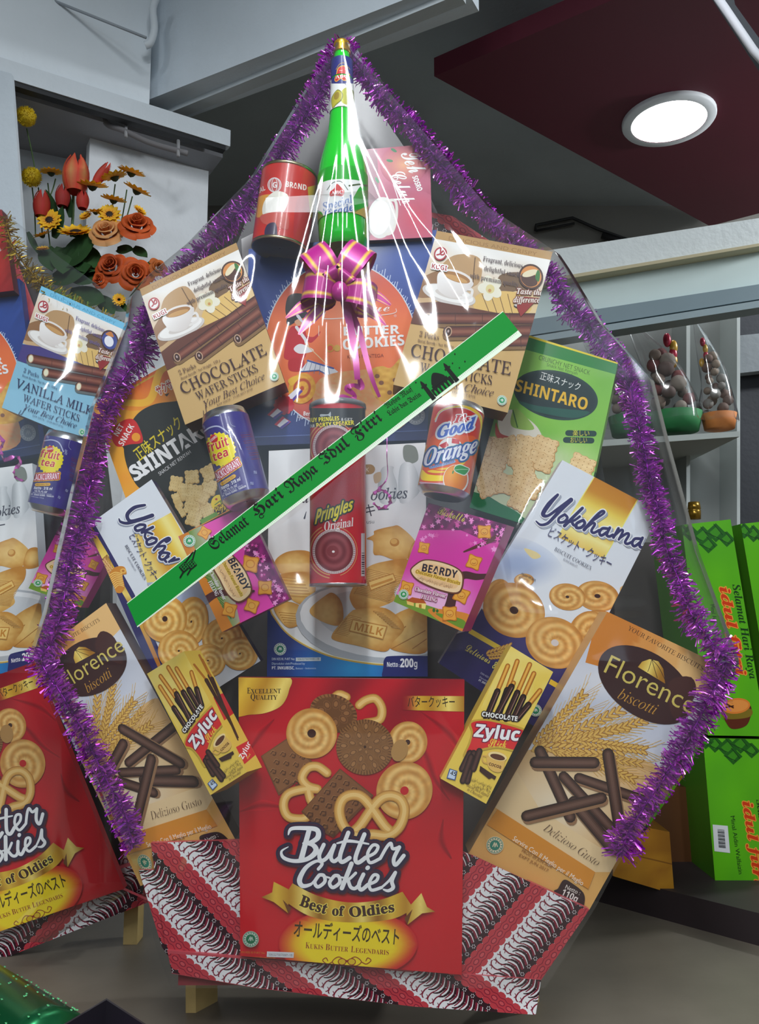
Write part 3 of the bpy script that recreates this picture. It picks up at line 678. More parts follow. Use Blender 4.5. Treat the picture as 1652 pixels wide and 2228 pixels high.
def A_yoko():
    A = Art().C(c8)
    A.poly([(200, 60), (1700, 60), (1700, 1900), (200, 1900)], (226, 232, 240))
    def sk(x, y): return mixc((226, 232, 240), (150, 168, 206), np.clip(1.1-np.hypot((x-760)/260, (y-760)/150)*1.0, 0, .9))
    A.ell(780, 760, 270, 150, 20, sk, n=40)
    A.spl([(800, 670), (870, 690), (900, 720), (850, 730)], (226, 206, 140)); A.spl([(1480, 740), (1560, 760), (1540, 800), (1470, 790)], (236, 190, 120)); A.spl([(1380, 900), (1470, 880), (1460, 930), (1390, 950)], (232, 186, 118))
    gd = ramp([(0, (196, 126, 30)), (.16, (206, 140, 40)), (.3, (240, 214, 90)), (.42, (250, 236, 150)), (.55, (230, 190, 80)), (.62, (250, 240, 160)), (.8, (232, 190, 76)), (1, (246, 240, 190))])
    A.poly([(1224, 236), (1482, 372), (1276, 730), (1000, 600)], lambda x, y: gd(np.clip(((y-236)*.85-(x-1224)*.42)/520, 0, 1)), 24)
    A.line([(1222, 240), (1000, 604)], 6, (244, 234, 120)); A.line([(1482, 376), (1276, 734)], 6, (244, 234, 120))
    # purple foot
    A.poly([(180, 1240), (470, 1160), (545, 1030), (1050, 1310), (1180, 1380), (1100, 1700), (500, 1800)], (48, 40, 104)); A.poly([(540, 1030), (560, 1046), (1150, 1378), (1110, 1390)], (220, 180, 50))
    A.poly([(480, 1150), (680, 1265), (680, 1300), (466, 1176)], (226, 196, 60)); A.poly([(960, 1452), (1060, 1510), (1052, 1540), (948, 1480)], (226, 186, 50))
    A.wheat((590, 1300), (740, 1250), 44, n=7, beard=False); A.wheat((600, 1320), (700, 1310), 36, n=6, beard=False)
    # cookies
    A.swirl(1240, 955, 130, 90, 10, rings=2.4, hole=.14, ph=1); A.swirl(800, 860, 60, 40, 0, rings=1.6, hole=0); A.swirl(640, 960, 80, 110, 20, rings=2, hole=0, ph=2)
    A.swirl(740, 1040, 190, 160, 24, rings=3.1, hole=.14, ph=.3); A.swirl(1260, 1120, 110, 80, 15, rings=2, hole=0); A.swirl(1060, 960, 110, 80, 10, rings=2.4, hole=.1); A.swirl(1180, 1170, 110, 130, 30, rings=2.4, hole=0, ph=2.4); A.swirl(985, 1235, 180, 150, 24, rings=3.2, hole=.13, ph=1.4, holecol=(214, 206, 206))
    # logo strokes
    S = [([(1002, 348), (950, 404), (914, 462), (942, 474), (1004, 432), (1082, 378)], [14, 26, 24, 14, 16, 24]), ([(1082, 378), (1022, 436), (974, 488), (940, 520), (900, 528), (872, 506)], [24, 22, 18, 16, 13, 5]),
         ([(1044, 466), (1010, 488), (1010, 512), (1040, 510), (1060, 486), (1044, 466)], 14), ([(1150, 428), (1042, 534)], [16, 18]), ([(1072, 510), (1104, 500), (1134, 478)], 13), ([(1086, 506), (1096, 528), (1114, 532)], 15),
         ([(1154, 500), (1116, 520), (1114, 544), (1142, 544), (1164, 520), (1154, 500)], 16), ([(1176, 530), (1240, 486), (1280, 456), (1268, 446), (1232, 476), (1160, 558)], [6, 10, 12, 14, 16, 18]), ([(1172, 546), (1210, 518), (1224, 526), (1204, 562), (1218, 576), (1250, 560)], 14),
         ([(1304, 552), (1270, 550), (1252, 574), (1264, 592), (1296, 572)], 15), ([(1314, 546), (1296, 586), (1310, 598), (1332, 588)], 15), ([(1366, 550), (1336, 604)], 15), ([(1342, 594), (1380, 560), (1392, 568), (1368, 616)], 13), ([(1372, 608), (1416, 580), (1428, 590), (1406, 630), (1420, 642), (1450, 628)], 14),
         ([(1500, 612), (1464, 612), (1448, 638), (1462, 656), (1494, 634)], 15), ([(1510, 606), (1492, 650), (1510, 664), (1546, 646)], 15)]
    S = [(p, w) for p, w in S]
    for dx, dy, w, c in ((10, 12, 12, (166, 174, 190)), (0, 0, 16, (240, 243, 248)), (0, 0, 2, (52, 52, 104))):
        for p, q in S: A.line([(x+dx, y+dy) for x, y in p], np.asarray(q)+w, c, True, n=6)
    A.T('ビスケット・クッキー', (940, 590), (1312, 790), 50, (70, 68, 110), 'sans', off=.004)
    A.T('BISCUIT COOKIES', (980, 680), (1200, 800), 22, (90, 92, 110), 'italic', skew=-.24); A.T('KUKIS BISKUIT', (1034, 738), (1118, 784), 12, (150, 152, 165), 'sans')
    A.T('Delicious', (446, 1280), (590, 1362), 40, (232, 220, 110), 'script'); A.T('& Crunchy Biscuit', (606, 1384), (900, 1550), 40, (232, 220, 110), 'script')
    A.T('PROD 09 APR', (782, 826), (868, 868), 13, (80, 80, 84), 'sans'); A.T('EXPT', (768, 846), (800, 862), 12, (80, 80, 84), 'sans')
    A.T('DIN KES RI', (538, 1420), (600, 1456), 11, (190, 190, 220), 'sans'); A.T('Diproduksi oleh', (532, 1444), (610, 1488), 11, (190, 190, 220), 'sans'); A.T('PT. INKUBISC', (526, 1464), (600, 1502), 13, (230, 230, 245), 'bold')
    A.halal(870, 1640, 36, (30, 140, 95))
    return A
def A_yoko_wide():
    A = Art().C(c6)
    A.poly([(100, 250), (700, 200), (1500, 1700), (900, 2100), (300, 1800), (60, 700)], (226, 232, 240))
    gd = ramp([(0, (200, 120, 24)), (.25, (240, 200, 70)), (.45, (252, 240, 150)), (.6, (236, 196, 60)), (.8, (214, 150, 40)), (1, (240, 214, 120))])
    A.poly([(735, 545), (820, 700), (990, 1000), (600, 1200), (470, 690)], lambda x, y: gd(np.clip(((x-470)*.85-(y-690)*.5)/420, 0, 1)*-1+1), 30)
    # purple strip
    A.poly([(120, 640), (168, 598), (470, 1130), (700, 1640), (800, 1900), (400, 1900)], (46, 40, 100))
    A.poly([(125, 645), (150, 625), (290, 860), (240, 880)], lambda x, y: mixc((206, 140, 40), (250, 230, 110), np.clip((y-640)/240, 0, 1)), 30); A.poly([(240, 876), (275, 846), (470, 1200), (440, 1220)], lambda x, y: GOLD(np.clip((y-850)/380, 0, 1)), 30)
    A.poly([(430, 1190), (470, 1170), (660, 1640), (640, 1660)], lambda x, y: mixc((240, 200, 80), (190, 120, 40), np.clip((y-1200)/400, 0, 1)), 30)
    A.T('Delicious', (118, 845), (196, 985), 38, (230, 222, 150), 'script', up=(.86, -.5)); A.T('& Crunchy Biscuit', (206, 1000), (362, 1300), 38, (230, 222, 150), 'script', up=(.86, -.5))
    for a, b in (((330, 1000), (205, 905)), ((330, 985), (240, 875)), ((330, 1020), (215, 960))): A.wheat(a, b, 34, (240, 200, 130), (190, 110, 60), 8)
    A.spl([(290, 990), (330, 940), (395, 935), (415, 985), (385, 1000), (400, 1080), (370, 1125), (320, 1105), (290, 1040)], (216, 140, 40)); 
    for k in range(8): A.line([(288+k*5, 1000+k*14), (330+k*4, 976+k*13), (380+k*2, 985+k*13)], 7, (250, 206, 110), True)
    A.ell(390, 965, 22, 18, 0, (244, 190, 90)); A.ell(390, 965, 10, 8, 0, (196, 120, 36))
    # logo
    S = [([(546, 492), (470, 510), (420, 560), (440, 606), (520, 590), (596, 566)], [16, 24, 26, 22, 20, 24]), ([(600, 566), (500, 600), (420, 622), (372, 612), (360, 590)], [26, 24, 20, 16, 6]),
         ([(510, 632), (476, 652), (490, 676), (540, 660), (546, 636), (510, 632)], 18), ([(604, 650), (524, 690)], 18), ([(540, 684), (575, 690), (600, 700)], 14), ([(556, 676), (546, 716), (560, 740)], 16),
         ([(596, 726), (560, 748), (570, 776), (620, 760), (628, 736), (596, 726)], 18), ([(700, 756), (724, 740), (712, 730), (660, 760), (610, 816)], 18), ([(640, 790), (690, 786), (680, 812), (650, 836)], 16),
         ([(712, 836), (670, 836), (650, 866), (672, 884), (716, 862)], 17), ([(722, 840), (690, 880), (700, 900)], 16), ([(760, 870), (720, 900)], 16), ([(735, 895), (790, 880)], 16)]
    for dx, w, c in ((9, 12, (160, 170, 196)), (0, 16, (240, 243, 248)), (0, 2, (40, 40, 92))):
        for p, q in S: A.line([(x+dx*-.4, y+dx) for x, y in p], np.asarray(q)+w, c, True, n=6)
    A.T('ビスケット・クッキー', (432, 718), (610, 1040), 48, (60, 60, 106), 'sans', up=(.86, -.5), off=.006); A.T('BISCUIT COOKIES', (400, 785), (540, 1030), 22, (90, 92, 112), 'serif', up=(.86, -.5), off=-.006); A.T('KUKIS BISKUIT', (418, 870), (474, 968), 12, (130, 132, 150), 'sans', up=(.86, -.5))
    A.poly([(560, 1050), (930, 1020), (1000, 1200), (700, 1300)], (170, 184, 214))
    for x, y, rx, ry, r, ph in ((1130, 1480, 150, 160, 40, 0), (880, 1330, 120, 180, 10, 1), (690, 1310, 160, 170, 10, 2), (1100, 1450, 140, 150, 30, .5), (790, 1540, 150, 150, 0, 1.5), (1000, 1610, 130, 120, 0, 2.5), (1230, 1560, 130, 120, 0, .2)):
        A.swirl(x, y, rx, ry, r, (250, 212, 130), (206, 138, 50), rings=3.2, hole=.12 if ph == 2 else 0.05, ph=ph)
    A.halal(1500, 1500, 36)
    return A
def A_beardy():
    A = Art().C(c8)
    A.poly([(0, 350), (760, 350), (760, 1220), (0, 1220)], lambda x, y: mixc((222, 60, 170), (246, 190, 230), np.clip((y-780)/180, 0, 1)*np.clip(1.4-abs(x-220)/260, 0, 1)), 40)
    A.poly([(200, 350), (740, 420), (740, 620), (600, 640), (420, 560), (170, 560)], lambda x, y: mixc((70, 16, 60), (190, 40, 140), noise(x/30, y/30)), 30)
    A.line([(640, 600), (560, 640), (440, 690)], [34, 26, 10], (96, 44, 44), True); A.line([(620, 830), (520, 840), (440, 830), (390, 880), (360, 1000), (340, 1080)], [20, 40, 46, 50, 60, 84], (78, 40, 44), True)
    rr = random.Random(3)
    i0 = len(A.sh)
    for k in range(80):
        x = 190+rr.random()*500; y = 400+rr.random()*230+(x-200)*.12; r = 9+rr.random()*13; a0 = rr.random()*6
        if 280 < x < 420 and y > 560: continue
        A.poly([(x+r*(1 if j % 2 == 0 else .42)*math.cos(a0+j*math.pi/5), y+r*(1 if j % 2 == 0 else .42)*math.sin(a0+j*math.pi/5)) for j in range(10)], (250, 150, 220) if k % 3 else (232, 90, 180))
    A.merge(i0)
    A.poly([(0, 930), (140, 985), (440, 1080), (440, 1180), (0, 1010)], (120, 160, 50)); A.spl([(240, 1030), (460, 1060), (500, 1130), (430, 1180), (260, 1080)], (226, 140, 50)); A.spl([(300, 1060), (440, 1100), (430, 1150), (280, 1070)], (110, 150, 40))
    A.poly([(96, 982), (130, 968), (140, 1000), (140, 1016), (100, 1005)], (244, 206, 110)); A.poly([(150, 1000), (190, 975), (214, 1000), (208, 1034), (150, 1020)], (250, 226, 130)); A.poly([(92, 982), (130, 962), (196, 974), (214, 1000), (140, 996)], (190, 90, 30)); A.poly([(170, 1004), (186, 1004), (186, 1028), (170, 1024)], (190, 120, 30)); A.ell(260, 1040, 9, 12, 0, (50, 110, 40)); A.ell(280, 1044, 8, 10, 0, (50, 110, 40))
    def cracker(x, y, r, a):
        p = []
        for k in range(8):
            t = math.radians(a)+k*math.pi/4; d = r*(1.18 if k % 2 else .78); p.append((x+d*math.cos(t), y+d*math.sin(t)))
        A.spl(p, (206, 120, 30), 4); A.spl([(x+(u-x)*.86, y+(v-y)*.86) for u, v in p], (240, 170, 60), 4); A.ell(x, y, r*.5, r*.46, a, (214, 128, 40)); A.ell(x, y, r*.4, r*.36, a, (240, 176, 74)); A.line([(x-r*.2, y+r*.1), (x, y+r*.2), (x+r*.2, y+r*.1)], r*.09, (180, 100, 30), True)
    for x, y, r, a in ((562, 570, 46, 0), (200, 666, 38, 10), (500, 752, 48, 20), (96, 905, 44, 15), (425, 950, 50, 25), (354, 1060, 50, 0)): cracker(x, y, r, a)
    A.spl([(140, 770), (210, 735), (330, 755), (420, 800), (440, 860), (410, 940), (300, 925), (170, 870), (118, 810)], (110, 60, 40)); A.spl([(146, 775), (212, 742), (328, 762), (412, 804), (430, 860), (404, 930), (300, 916), (174, 862), (126, 810)], (250, 216, 170)); A.spl([(170, 790), (215, 760), (326, 780), (396, 816), (410, 858), (390, 908), (300, 898), (188, 852), (146, 812)], (244, 200, 146))
    A.T('BEARDY', (186, 806), (396, 848), 46, (44, 34, 52), 'bold', off=.01); A.T('Chocolate Flavour Biscuits', (150, 816), (414, 888), 20, (130, 60, 30), 'bold', ol=((3, (250, 214, 80)),)); A.T('بسكويت بسكوتو بيردي بنكهة الشوكولاتة', (160, 848), (370, 908), 20, (120, 60, 50), 'sans')
    A.T('Chocolate Flavour', (144, 922), (330, 966), 24, (250, 244, 248), 'serif', ol=((3, (180, 90, 130)),)); A.T('FILLING', (182, 968), (276, 992), 24, (250, 244, 248), 'serif', ol=((3, (180, 90, 130)),))
    A.T('Biskotto', (280, 462), (440, 512), 44, (238, 220, 90), 'script'); A.halal(78, 945, 30, (50, 160, 90))
    return A
def A_beardy_wide():
    A = Art().C(c6)
    A.poly([(700, 500), (1400, 400), (1700, 1200), (1100, 1500), (700, 800)], (236, 70, 180))
    rr = random.Random(5)
    A.poly([(1280, 640), (1400, 640), (1640, 1160), (1500, 1260), (1380, 1060), (1260, 860)], lambda x, y: mixc((84, 20, 76), (180, 40, 140), noise(x/30, y/30)), 30)
    for k in range(60):
        t = rr.random(); x = 1300+t*270+rr.random()*90-70; y = 690+t*520+rr.random()*60; r = 10+rr.random()*14; a0 = rr.random()*6
        A.poly([(x+r*(1 if j % 2 == 0 else .42)*math.cos(a0+j*math.pi/5), y+r*(1 if j % 2 == 0 else .42)*math.sin(a0+j*math.pi/5)) for j in range(10)], (252, 160, 226) if k % 3 else (230, 90, 184))
    A.poly([(780, 690), (840, 640), (1250, 1370), (1090, 1420)], (214, 130, 40)); A.poly([(850, 660), (960, 620), (1130, 900), (1230, 1330), (1180, 1370), (990, 1020)], lambda x, y: mixc((96, 140, 40), (236, 200, 220), np.clip((x-960+(1000-y)*.4)/220, 0, 1)), 30)
    for k in range(10): A.line([(960+k*18, 980+k*30), (1040+k*14, 1020+k*32)], 5, (60, 110, 30))
    A.line([(980, 1180), (1060, 1130), (1180, 1120), (1330, 1110)], [60, 50, 40, 16], (80, 42, 46), True)
    def cracker(x, y, r, a):
        p = []
        for k in range(8):
            t = math.radians(a)+k*math.pi/4; d = r*(1.18 if k % 2 else .78); p.append((x+d*math.cos(t), y+d*math.sin(t)))
        A.spl(p, (206, 120, 30), 4); A.spl([(x+(u-x)*.86, y+(v-y)*.86) for u, v in p], (240, 170, 60), 4); A.ell(x, y, r*.5, r*.46, a, (214, 128, 40)); A.ell(x, y, r*.4, r*.36, a, (240, 176, 74))
    for x, y, r, a in ((975, 690, 46, 30), (1305, 915, 66, 10), (1410, 1085, 58, 0), (1315, 1215, 54, 20), (1155, 1245, 56, 15)): cracker(x, y, r, a)
    A.spl([(1100, 800), (1180, 850), (1270, 960), (1318, 1080), (1300, 1150), (1220, 1195), (1140, 1140), (1080, 1030), (1030, 920)], (110, 64, 44)); A.spl([(1104, 812), (1176, 860), (1262, 966), (1306, 1080), (1290, 1142), (1218, 1183), (1146, 1132), (1088, 1026), (1040, 920)], (248, 218, 170)); A.spl([(1108, 836), (1170, 876), (1244, 974), (1284, 1080), (1270, 1128), (1216, 1160), (1158, 1116), (1106, 1022), (1064, 930)], (244, 204, 150))
    A.T('BEARDY', (1140, 890), (1262, 1110), 52, (36, 40, 60), 'bold', up=(.87, -.45), off=.01); A.T('Chocolate Flavour Biscuits', (1102, 905), (1236, 1150), 22, (120, 60, 30), 'bold', up=(.87, -.45), ol=((3, (250, 220, 90)),)); A.T('بسكويت بيردي', (1078, 940), (1190, 1150), 18, (120, 60, 50), 'sans', up=(.87, -.45))
    A.T('Chocolate Flavour', (1010, 976), (1112, 1176), 26, (250, 246, 250), 'serif', up=(.87, -.45)); A.T('FILLING', (1000, 1045), (1056, 1148), 28, (250, 246, 250), 'serif', up=(.87, -.45))
    A.halal(866, 750, 44, (50, 160, 100))
    return A
def A_florence():
    A = Art().C(b3)
    A.poly([(150, -100), (1700, -100), (1700, 1700), (150, 1700)], lambda x, y: mixc((232, 232, 238), (160, 172, 200), .6*noise(x/160+2, y/160)), 60)
    A.spl([(480, 700), (900, 700), (1300, 820), (1250, 1300), (900, 1420), (300, 1250), (420, 900)], lambda x, y: mixc((240, 224, 196), (226, 186, 130), np.clip(np.hypot((x-700)/420, (y-980)/300), 0, 1)), sub=40)
    A.poly([(100, 950), (400, 990), (420, 990), (1110, 1340), (900, 1700), (100, 1500)], (226, 172, 96)); A.poly([(385, 990), (500, 800), (620, 1000), (1000, 1240), (1100, 1330), (900, 1330)], (236, 206, 158))
    def top(x, y):
        t = (x-985)*.88+(y-0)*.47
        return np.where((t < 180)[:, None], np.array((214, 132, 50.)), np.where((t < 300)[:, None], np.array((226, 154, 76.)), np.where((t < 430)[:, None], np.array((234, 176, 104.)), np.array((240, 194, 128.)))))
    A.poly([(940, -80), (1700, 270), (1560, 420), (860, 222)], top, 30)
    A.T('YOUR FAVORITE BISCUITS', (1086, 50), (1480, 268), 24, (80, 46, 24), 'italic', skew=-.24)
    for a, b, w in (((600, 640), (870, 370), 46), ((620, 660), (900, 450), 44), ((600, 680), (1080, 460), 50), ((720, 640), (1100, 560), 52), ((800, 640), (1200, 520), 44), ((640, 670), (1080, 690), 56), ((860, 640), (1200, 690), 50), ((800, 700), (1140, 850), 44), ((700, 690), (1040, 800), 44), ((740, 700), (1180, 760), 30)):
        A.wheat(a, b, w, (226, 182, 92), (164, 112, 44), 13)
    A.ell(1178, 340, 280, 168, 34, (58, 30, 30), n=48)
    A.spl([(1300, 330), (1420, 300), (1440, 400), (1330, 520)], (72, 38, 34), 4)
    g = lambda x, y: GOLD(np.clip((x+y*.4-1050)/330, 0, 1))
    A.poly([(1138, 246), (1160, 218), (1200, 204), (1246, 216), (1272, 256), (1282, 334)], g, 14); [A.line([(1212, 206), (1198+k*26, 250), (1190+k*50, 270+k*32)], 3, (60, 30, 26), True) for k in range(3)]
    A.T('Florence', (956, 272), (1420, 496), 100, (216, 196, 100), 'sans', up=(.42, -.9), off=-.004); A.T('biscotti', (1028, 410), (1226, 500), 58, (206, 150, 60), 'italic', up=(.42, -.9), off=-.006)
    ch = ((46, 28, 24), (70, 44, 36), (92, 62, 52), (108, 78, 66))
    for a, b, w in (((826, 832), (1200, 960), 54), ((620, 690), (780, 1040), 60), ((745, 825), (990, 1090), 56), ((596, 750), (905, 752), 62), ((980, 705), (1040, 1090), 62), ((800, 960), (1000, 1200), 66), ((550, 1034), (945, 938), 60)):
        A.line([(a[0]+8, a[1]+14), (b[0]+8, b[1]+14)], w, (150, 112, 80)); A.rod(a, b, w, ch)
    A.poly([(396, 998), (912, 1330), (876, 1420), (340, 1080)], (218, 142, 46)); A.T('Delizioso Gusto', (634, 1106), (920, 1300), 44, (84, 56, 44), 'italic', up=(.5, -.86), off=-.012, skew=.12)
    A.T('Servire Con Il Meglio per il Meglio', (474, 1160), (842, 1402), 26, (246, 236, 220), 'sans', up=(.54, -.84)); A.T('PROD 09 JUN 2016', (522, 1222), (680, 1310), 16, (150, 96, 40), 'sans'); A.T('EXPT JUN 2017', (508, 1246), (660, 1330), 16, (150, 96, 40), 'sans')
    A.spl([(748, 1370), (800, 1396), (850, 1440), (856, 1490), (830, 1530), (700, 1440), (716, 1416)], (50, 28, 30), 5); A.T('Netto :', (752, 1416), (828, 1452), 22, (240, 232, 224), 'sans', up=(.42, -.9)); A.T('110g', (732, 1448), (812, 1490), 34, (240, 236, 230), 'bold', up=(.42, -.9))
    A.halal(382, 1188, 46, (50, 130, 110), (226, 214, 180))
    return A
def A_zyluc():
    A = Art().C(b3)
    A.poly([(60, 100), (760, 100), (760, 1050), (60, 1050)], (242, 208, 86)); A.poly([(460, 130), (700, 260), (560, 560), (300, 480)], lambda x, y: mixc((242, 208, 86), (248, 226, 130), noise(x/60, y/60)), 40)
    for a, b, m in (((450, 240), (336, 520), .48), ((500, 215), (394, 520), .5), ((566, 232), (440, 520), .52), ((480, 330), (380, 524), .1), ((588, 280), (480, 520), .52), ((620, 370), (500, 520), .5)):
        a = np.array(a, float); b = np.array(b, float); c = a+(b-a)*m
        A.rod(a, b, 26, ((170, 96, 20), (214, 140, 40), (244, 186, 84))); A.rod(c, b, 34, ((30, 14, 12), (64, 34, 28))); A.line([c+(4, 6), b+(4, 0)], 4, (150, 110, 96))
    A.T('CHOCOLATE', (312, 505), (500, 532), 24, (250, 248, 244), 'bold', off=.02, ol=((5, (40, 24, 20)),))
    A.spl([(244, 536), (330, 520), (440, 540), (548, 578), (536, 622), (500, 692), (400, 676), (310, 690), (214, 722), (240, 650), (256, 590)], (206, 170, 60), 4); A.spl([(258, 542), (330, 530), (440, 552), (540, 586), (528, 618), (494, 682), (400, 664), (310, 678), (232, 706), (252, 650), (266, 590)], (224, 44, 48), 4)
    A.T('Zyluc', (268, 612), (506, 636), 66, (250, 250, 250), 'bold', skew=.08, up=(.16, -1), off=.02, ol=((6, (130, 20, 60)),)); A.T('Stick', (346, 668), (440, 672), 40, (250, 214, 70), 'script', off=.006, up=(.1, -1))
    for a, b in (((250, 700), (208, 785)), ((270, 700), (236, 850)), ((300, 690), (268, 785)), ((256, 720), (212, 848))): A.rod(a, b, 34, ((34, 16, 16), (60, 32, 30), (84, 52, 46)))
    A.spl([(340, 706), (390, 692), (436, 712), (434, 750), (420, 796), (380, 800), (346, 770)], (236, 190, 100)); A.ell(396, 718, 50, 22, 14, (250, 224, 160)); A.ell(396, 722, 40, 15, 14, (96, 50, 28)); A.line([(344, 720), (316, 716), (322, 748), (348, 756)], 8, (226, 180, 90), True); A.T('cocoa', (348, 764), (414, 784), 22, (110, 60, 30), 'sans', off=.02)
    A.poly([(304, 768), (390, 826), (380, 842), (366, 832), (350, 838), (300, 796)], (60, 32, 28))
    A.poly([(142, 782), (184, 796), (172, 846), (126, 834)], (60, 90, 150)); A.poly([(146, 788), (178, 799), (168, 840), (132, 830)], (206, 224, 246)); A.T('45', (144, 814), (174, 824), 22, (20, 20, 30), 'bold')
    A.T('زيلوك بسكويت مغطى', (256, 842), (362, 888), 16, (60, 30, 30), 'sans'); A.T('بالشوكولاتة 45 جم', (262, 872), (356, 910), 16, (60, 30, 30), 'sans'); A.T('Biscuit Stick dipped', (230, 874), (346, 934), 16, (90, 50, 40), 'italic'); A.T('in Chocolate', (234, 898), (312, 940), 16, (90, 50, 40), 'italic')
    return A
def A_zyluc_side():
    A = Art().C(b1)
    A.poly([(1150, 280), (1320, 280), (1750, 1150), (1550, 1200)], (226, 190, 76))
    A.poly([(1370, 640), (1440, 610), (1505, 740), (1440, 790)], (206, 36, 44))
    for a, b, c in (((1246, 430), (1325, 530), (1520, 880)), ((1280, 370), (1345, 500), (1530, 900)), ((1300, 400), (1360, 520), (1528, 915))): A.line([a, b], 14, (180, 110, 30)); A.line([b, c], [26, 20, 8], (60, 34, 26), False)
    A.poly([(1515, 960), (1592, 918), (1640, 1010), (1570, 1070)], (206, 36, 44)); A.T('Zyluc', (1560, 1040), (1616, 936), 34, (248, 248, 248), 'bold', up=(-.8, -.5)); A.T('Stick', (1592, 1040), (1610, 1006), 14, (240, 200, 70), 'script', up=(-.8, -.5))
    return A
def A_blue():
    A = Art().C(c4)
    A.poly([(-100, -50), (1600, -50), (1600, 1700), (-100, 1700)], lambda x, y: mixc((44, 78, 160), (26, 44, 112), np.clip((y-300)/900, 0, 1)), 60)
    i0 = len(A.sh)
    for k in range(150):
        a = 2*math.pi*k/150; r = 640+14*((k*37) % 5); x, y = 800+560*math.cos(a), 830+r*math.sin(a)*.96
        A.line([(800+545*math.cos(a), 830+600*math.sin(a)), (x, y)], 5, (190, 206, 230), cap=False)
    A.merge(i0)
    A.ell(800, 830, 548, 602, 0, (205, 216, 230), n=72)
    A.ell(800, 830, 540, 594, 0, lambda x, y: mixc(mixc((196, 60, 50), (240, 120, 66), np.clip((y-200)/450, 0, 1)), (180, 44, 30), np.clip((y-1100)/300, 0, 1)), n=72)
    A.ell(880, 700, 250, 420, 10, lambda x, y: mixc((250, 150, 110), mixc((196, 60, 50), (240, 120, 66), np.clip((y-200)/450, 0, 1)), np.clip(np.hypot((x-880)/250, (y-700)/420)**1.5, 0, 1)), n=48)
    # drummer guard (printed): tall black hat, red coat
    A.spl([(400, 560), (420, 480), (480, 456), (540, 476), (552, 560), (540, 600), (430, 660), (408, 620)], (40, 30, 36)); A.spl([(412, 640), (470, 600), (550, 590), (552, 618), (480, 660), (420, 690)], (30, 26, 40))
    A.spl([(466, 660), (500, 640), (528, 650), (534, 690), (490, 690)], (226, 168, 130)); A.spl([(478, 620), (496, 610), (524, 650), (520, 668)], (226, 226, 236))
    A.spl([(440, 700), (480, 690), (530, 700), (552, 760), (556, 830), (530, 930), (400, 930), (395, 850), (410, 760)], (200, 26, 44)); A.spl([(540, 760), (600, 770), (650, 730), (640, 760), (590, 810), (560, 800)], (196, 30, 44)); A.line([(480, 700), (545, 790), (560, 850)], 22, (236, 236, 240)); A.spl([(460, 855), (510, 820), (600, 860), (580, 880), (500, 890)], (236, 236, 240)); A.line([(545, 820), (680, 950)], 7, (240, 200, 150))
    A.line([(640, 690), (640, 760)], 5, (230, 210, 190)); A.spl([(430, 930), (530, 930), (520, 1010), (430, 1010)], (190, 20, 36))
    A.poly([(570, 935), (740, 990), (780, 1020), (720, 1060), (640, 1010), (500, 1020)], (228, 232, 240)); A.line([(560, 940), (745, 996)], 12, (60, 90, 170)); [A.line([(560+k*30, 945+k*9), (530+k*38, 1020+k*6)], 4, (120, 130, 160)) for k in range(6)]; A.line([(510, 1020), (640, 1010), (720, 1052)], 8, (70, 90, 160))
    # pale logo script and title
    A.T('ue', (1030, 590), (1150, 585), 60, (244, 226, 220), 'script'); A.line([(690, 590), (680, 620), (720, 640), (1150, 606), (1196, 566)], [4, 8, 8, 6, 3], (240, 214, 206), True); A.T('®', (1180, 628), (1200, 628), 18, (240, 214, 206), 'sans')
    A.T('BUTTER', (820, 760), (1222, 746), 62, (244, 244, 244), 'bold', off=.01); A.T('COOKIES', (816, 862), (1258, 828), 74, (244, 244, 244), 'bold', off=.01)
    A.ell(722, 850, 28, 28, 0, (216, 160, 60)); A.ell(722, 850, 20, 20, 0, (226, 90, 60)); A.ell(772, 850, 24, 24, 0, (216, 170, 80)); A.T('KUKIS MENTEGA', (846, 925), (1108, 914), 24, (160, 70, 50), 'sans')
    # cookies and crumbs
    A.spl([(640, 1080), (900, 1010), (1200, 1040), (1260, 1400), (900, 1450), (620, 1300)], lambda x, y: mixc((236, 150, 90), (226, 178, 116), noise(x/16, y/16)), sub=26)
    A.spl([(1010, 1020), (1090, 980), (1160, 990), (1250, 900), (1330, 920), (1340, 1200), (1130, 1240), (1030, 1180)], lambda x, y: mixc((236, 190, 80), (200, 140, 40), noise(x/22, y/22)), sub=24)
    for x, y in ((1060, 1052), (1090, 1100), (1190, 1080), (1150, 1170)): A.ell(x, y, 18, 16, 0, (130, 80, 50))
    A.polar(520, 1140, 96, 112, 20, lambda r, a: mixc((246, 200, 60), (190, 70, 30), np.where((r > .48) & (r < .66) | (r < .18), 1.0, .1+.3*noise(r*8, a*5))), 16, 48)
    A.spl([(420, 1080), (470, 1050), (500, 1060), (480, 1090), (440, 1120)], (240, 190, 60))
    # rosette ribbons
    A.poly([(490, 1130), (512, 1150), (440, 1226), (412, 1200)], (236, 236, 246)); A.poly([(512, 1150), (526, 1160), (452, 1240), (440, 1226)], (90, 60, 160)); A.ell(390, 1260, 66, 60, 0, (214, 40, 60))
    for k in range(12): A.ell(390+58*math.cos(k*.52), 1260+54*math.sin(k*.52), 17, 17, 0, (200, 30, 52))
    for x, y in ((320, 1300), (370, 1370)):
        A.poly([(x+10, y-30), (x+70, y+10), (x+10, y+60), (x-50, y+30)], (206, 34, 56)); A.poly([(x+24, y-16), (x+52, y+4), (x-10, y+50), (x-30, y+36)], (240, 240, 248)); A.poly([(x+52, y+4), (x+66, y+10), (x+4, y+66), (x-10, y+50)], (84, 60, 160))
    A.T('Berat Bersih', (530, 1335), (700, 1345), 30, (246, 240, 236), 'bold'); A.T('Diproduksi oleh', (490, 1352), (660, 1372), 18, (240, 226, 220), 'sans')
    A.halal(1338, 1335, 66, (150, 160, 176), (206, 212, 218))
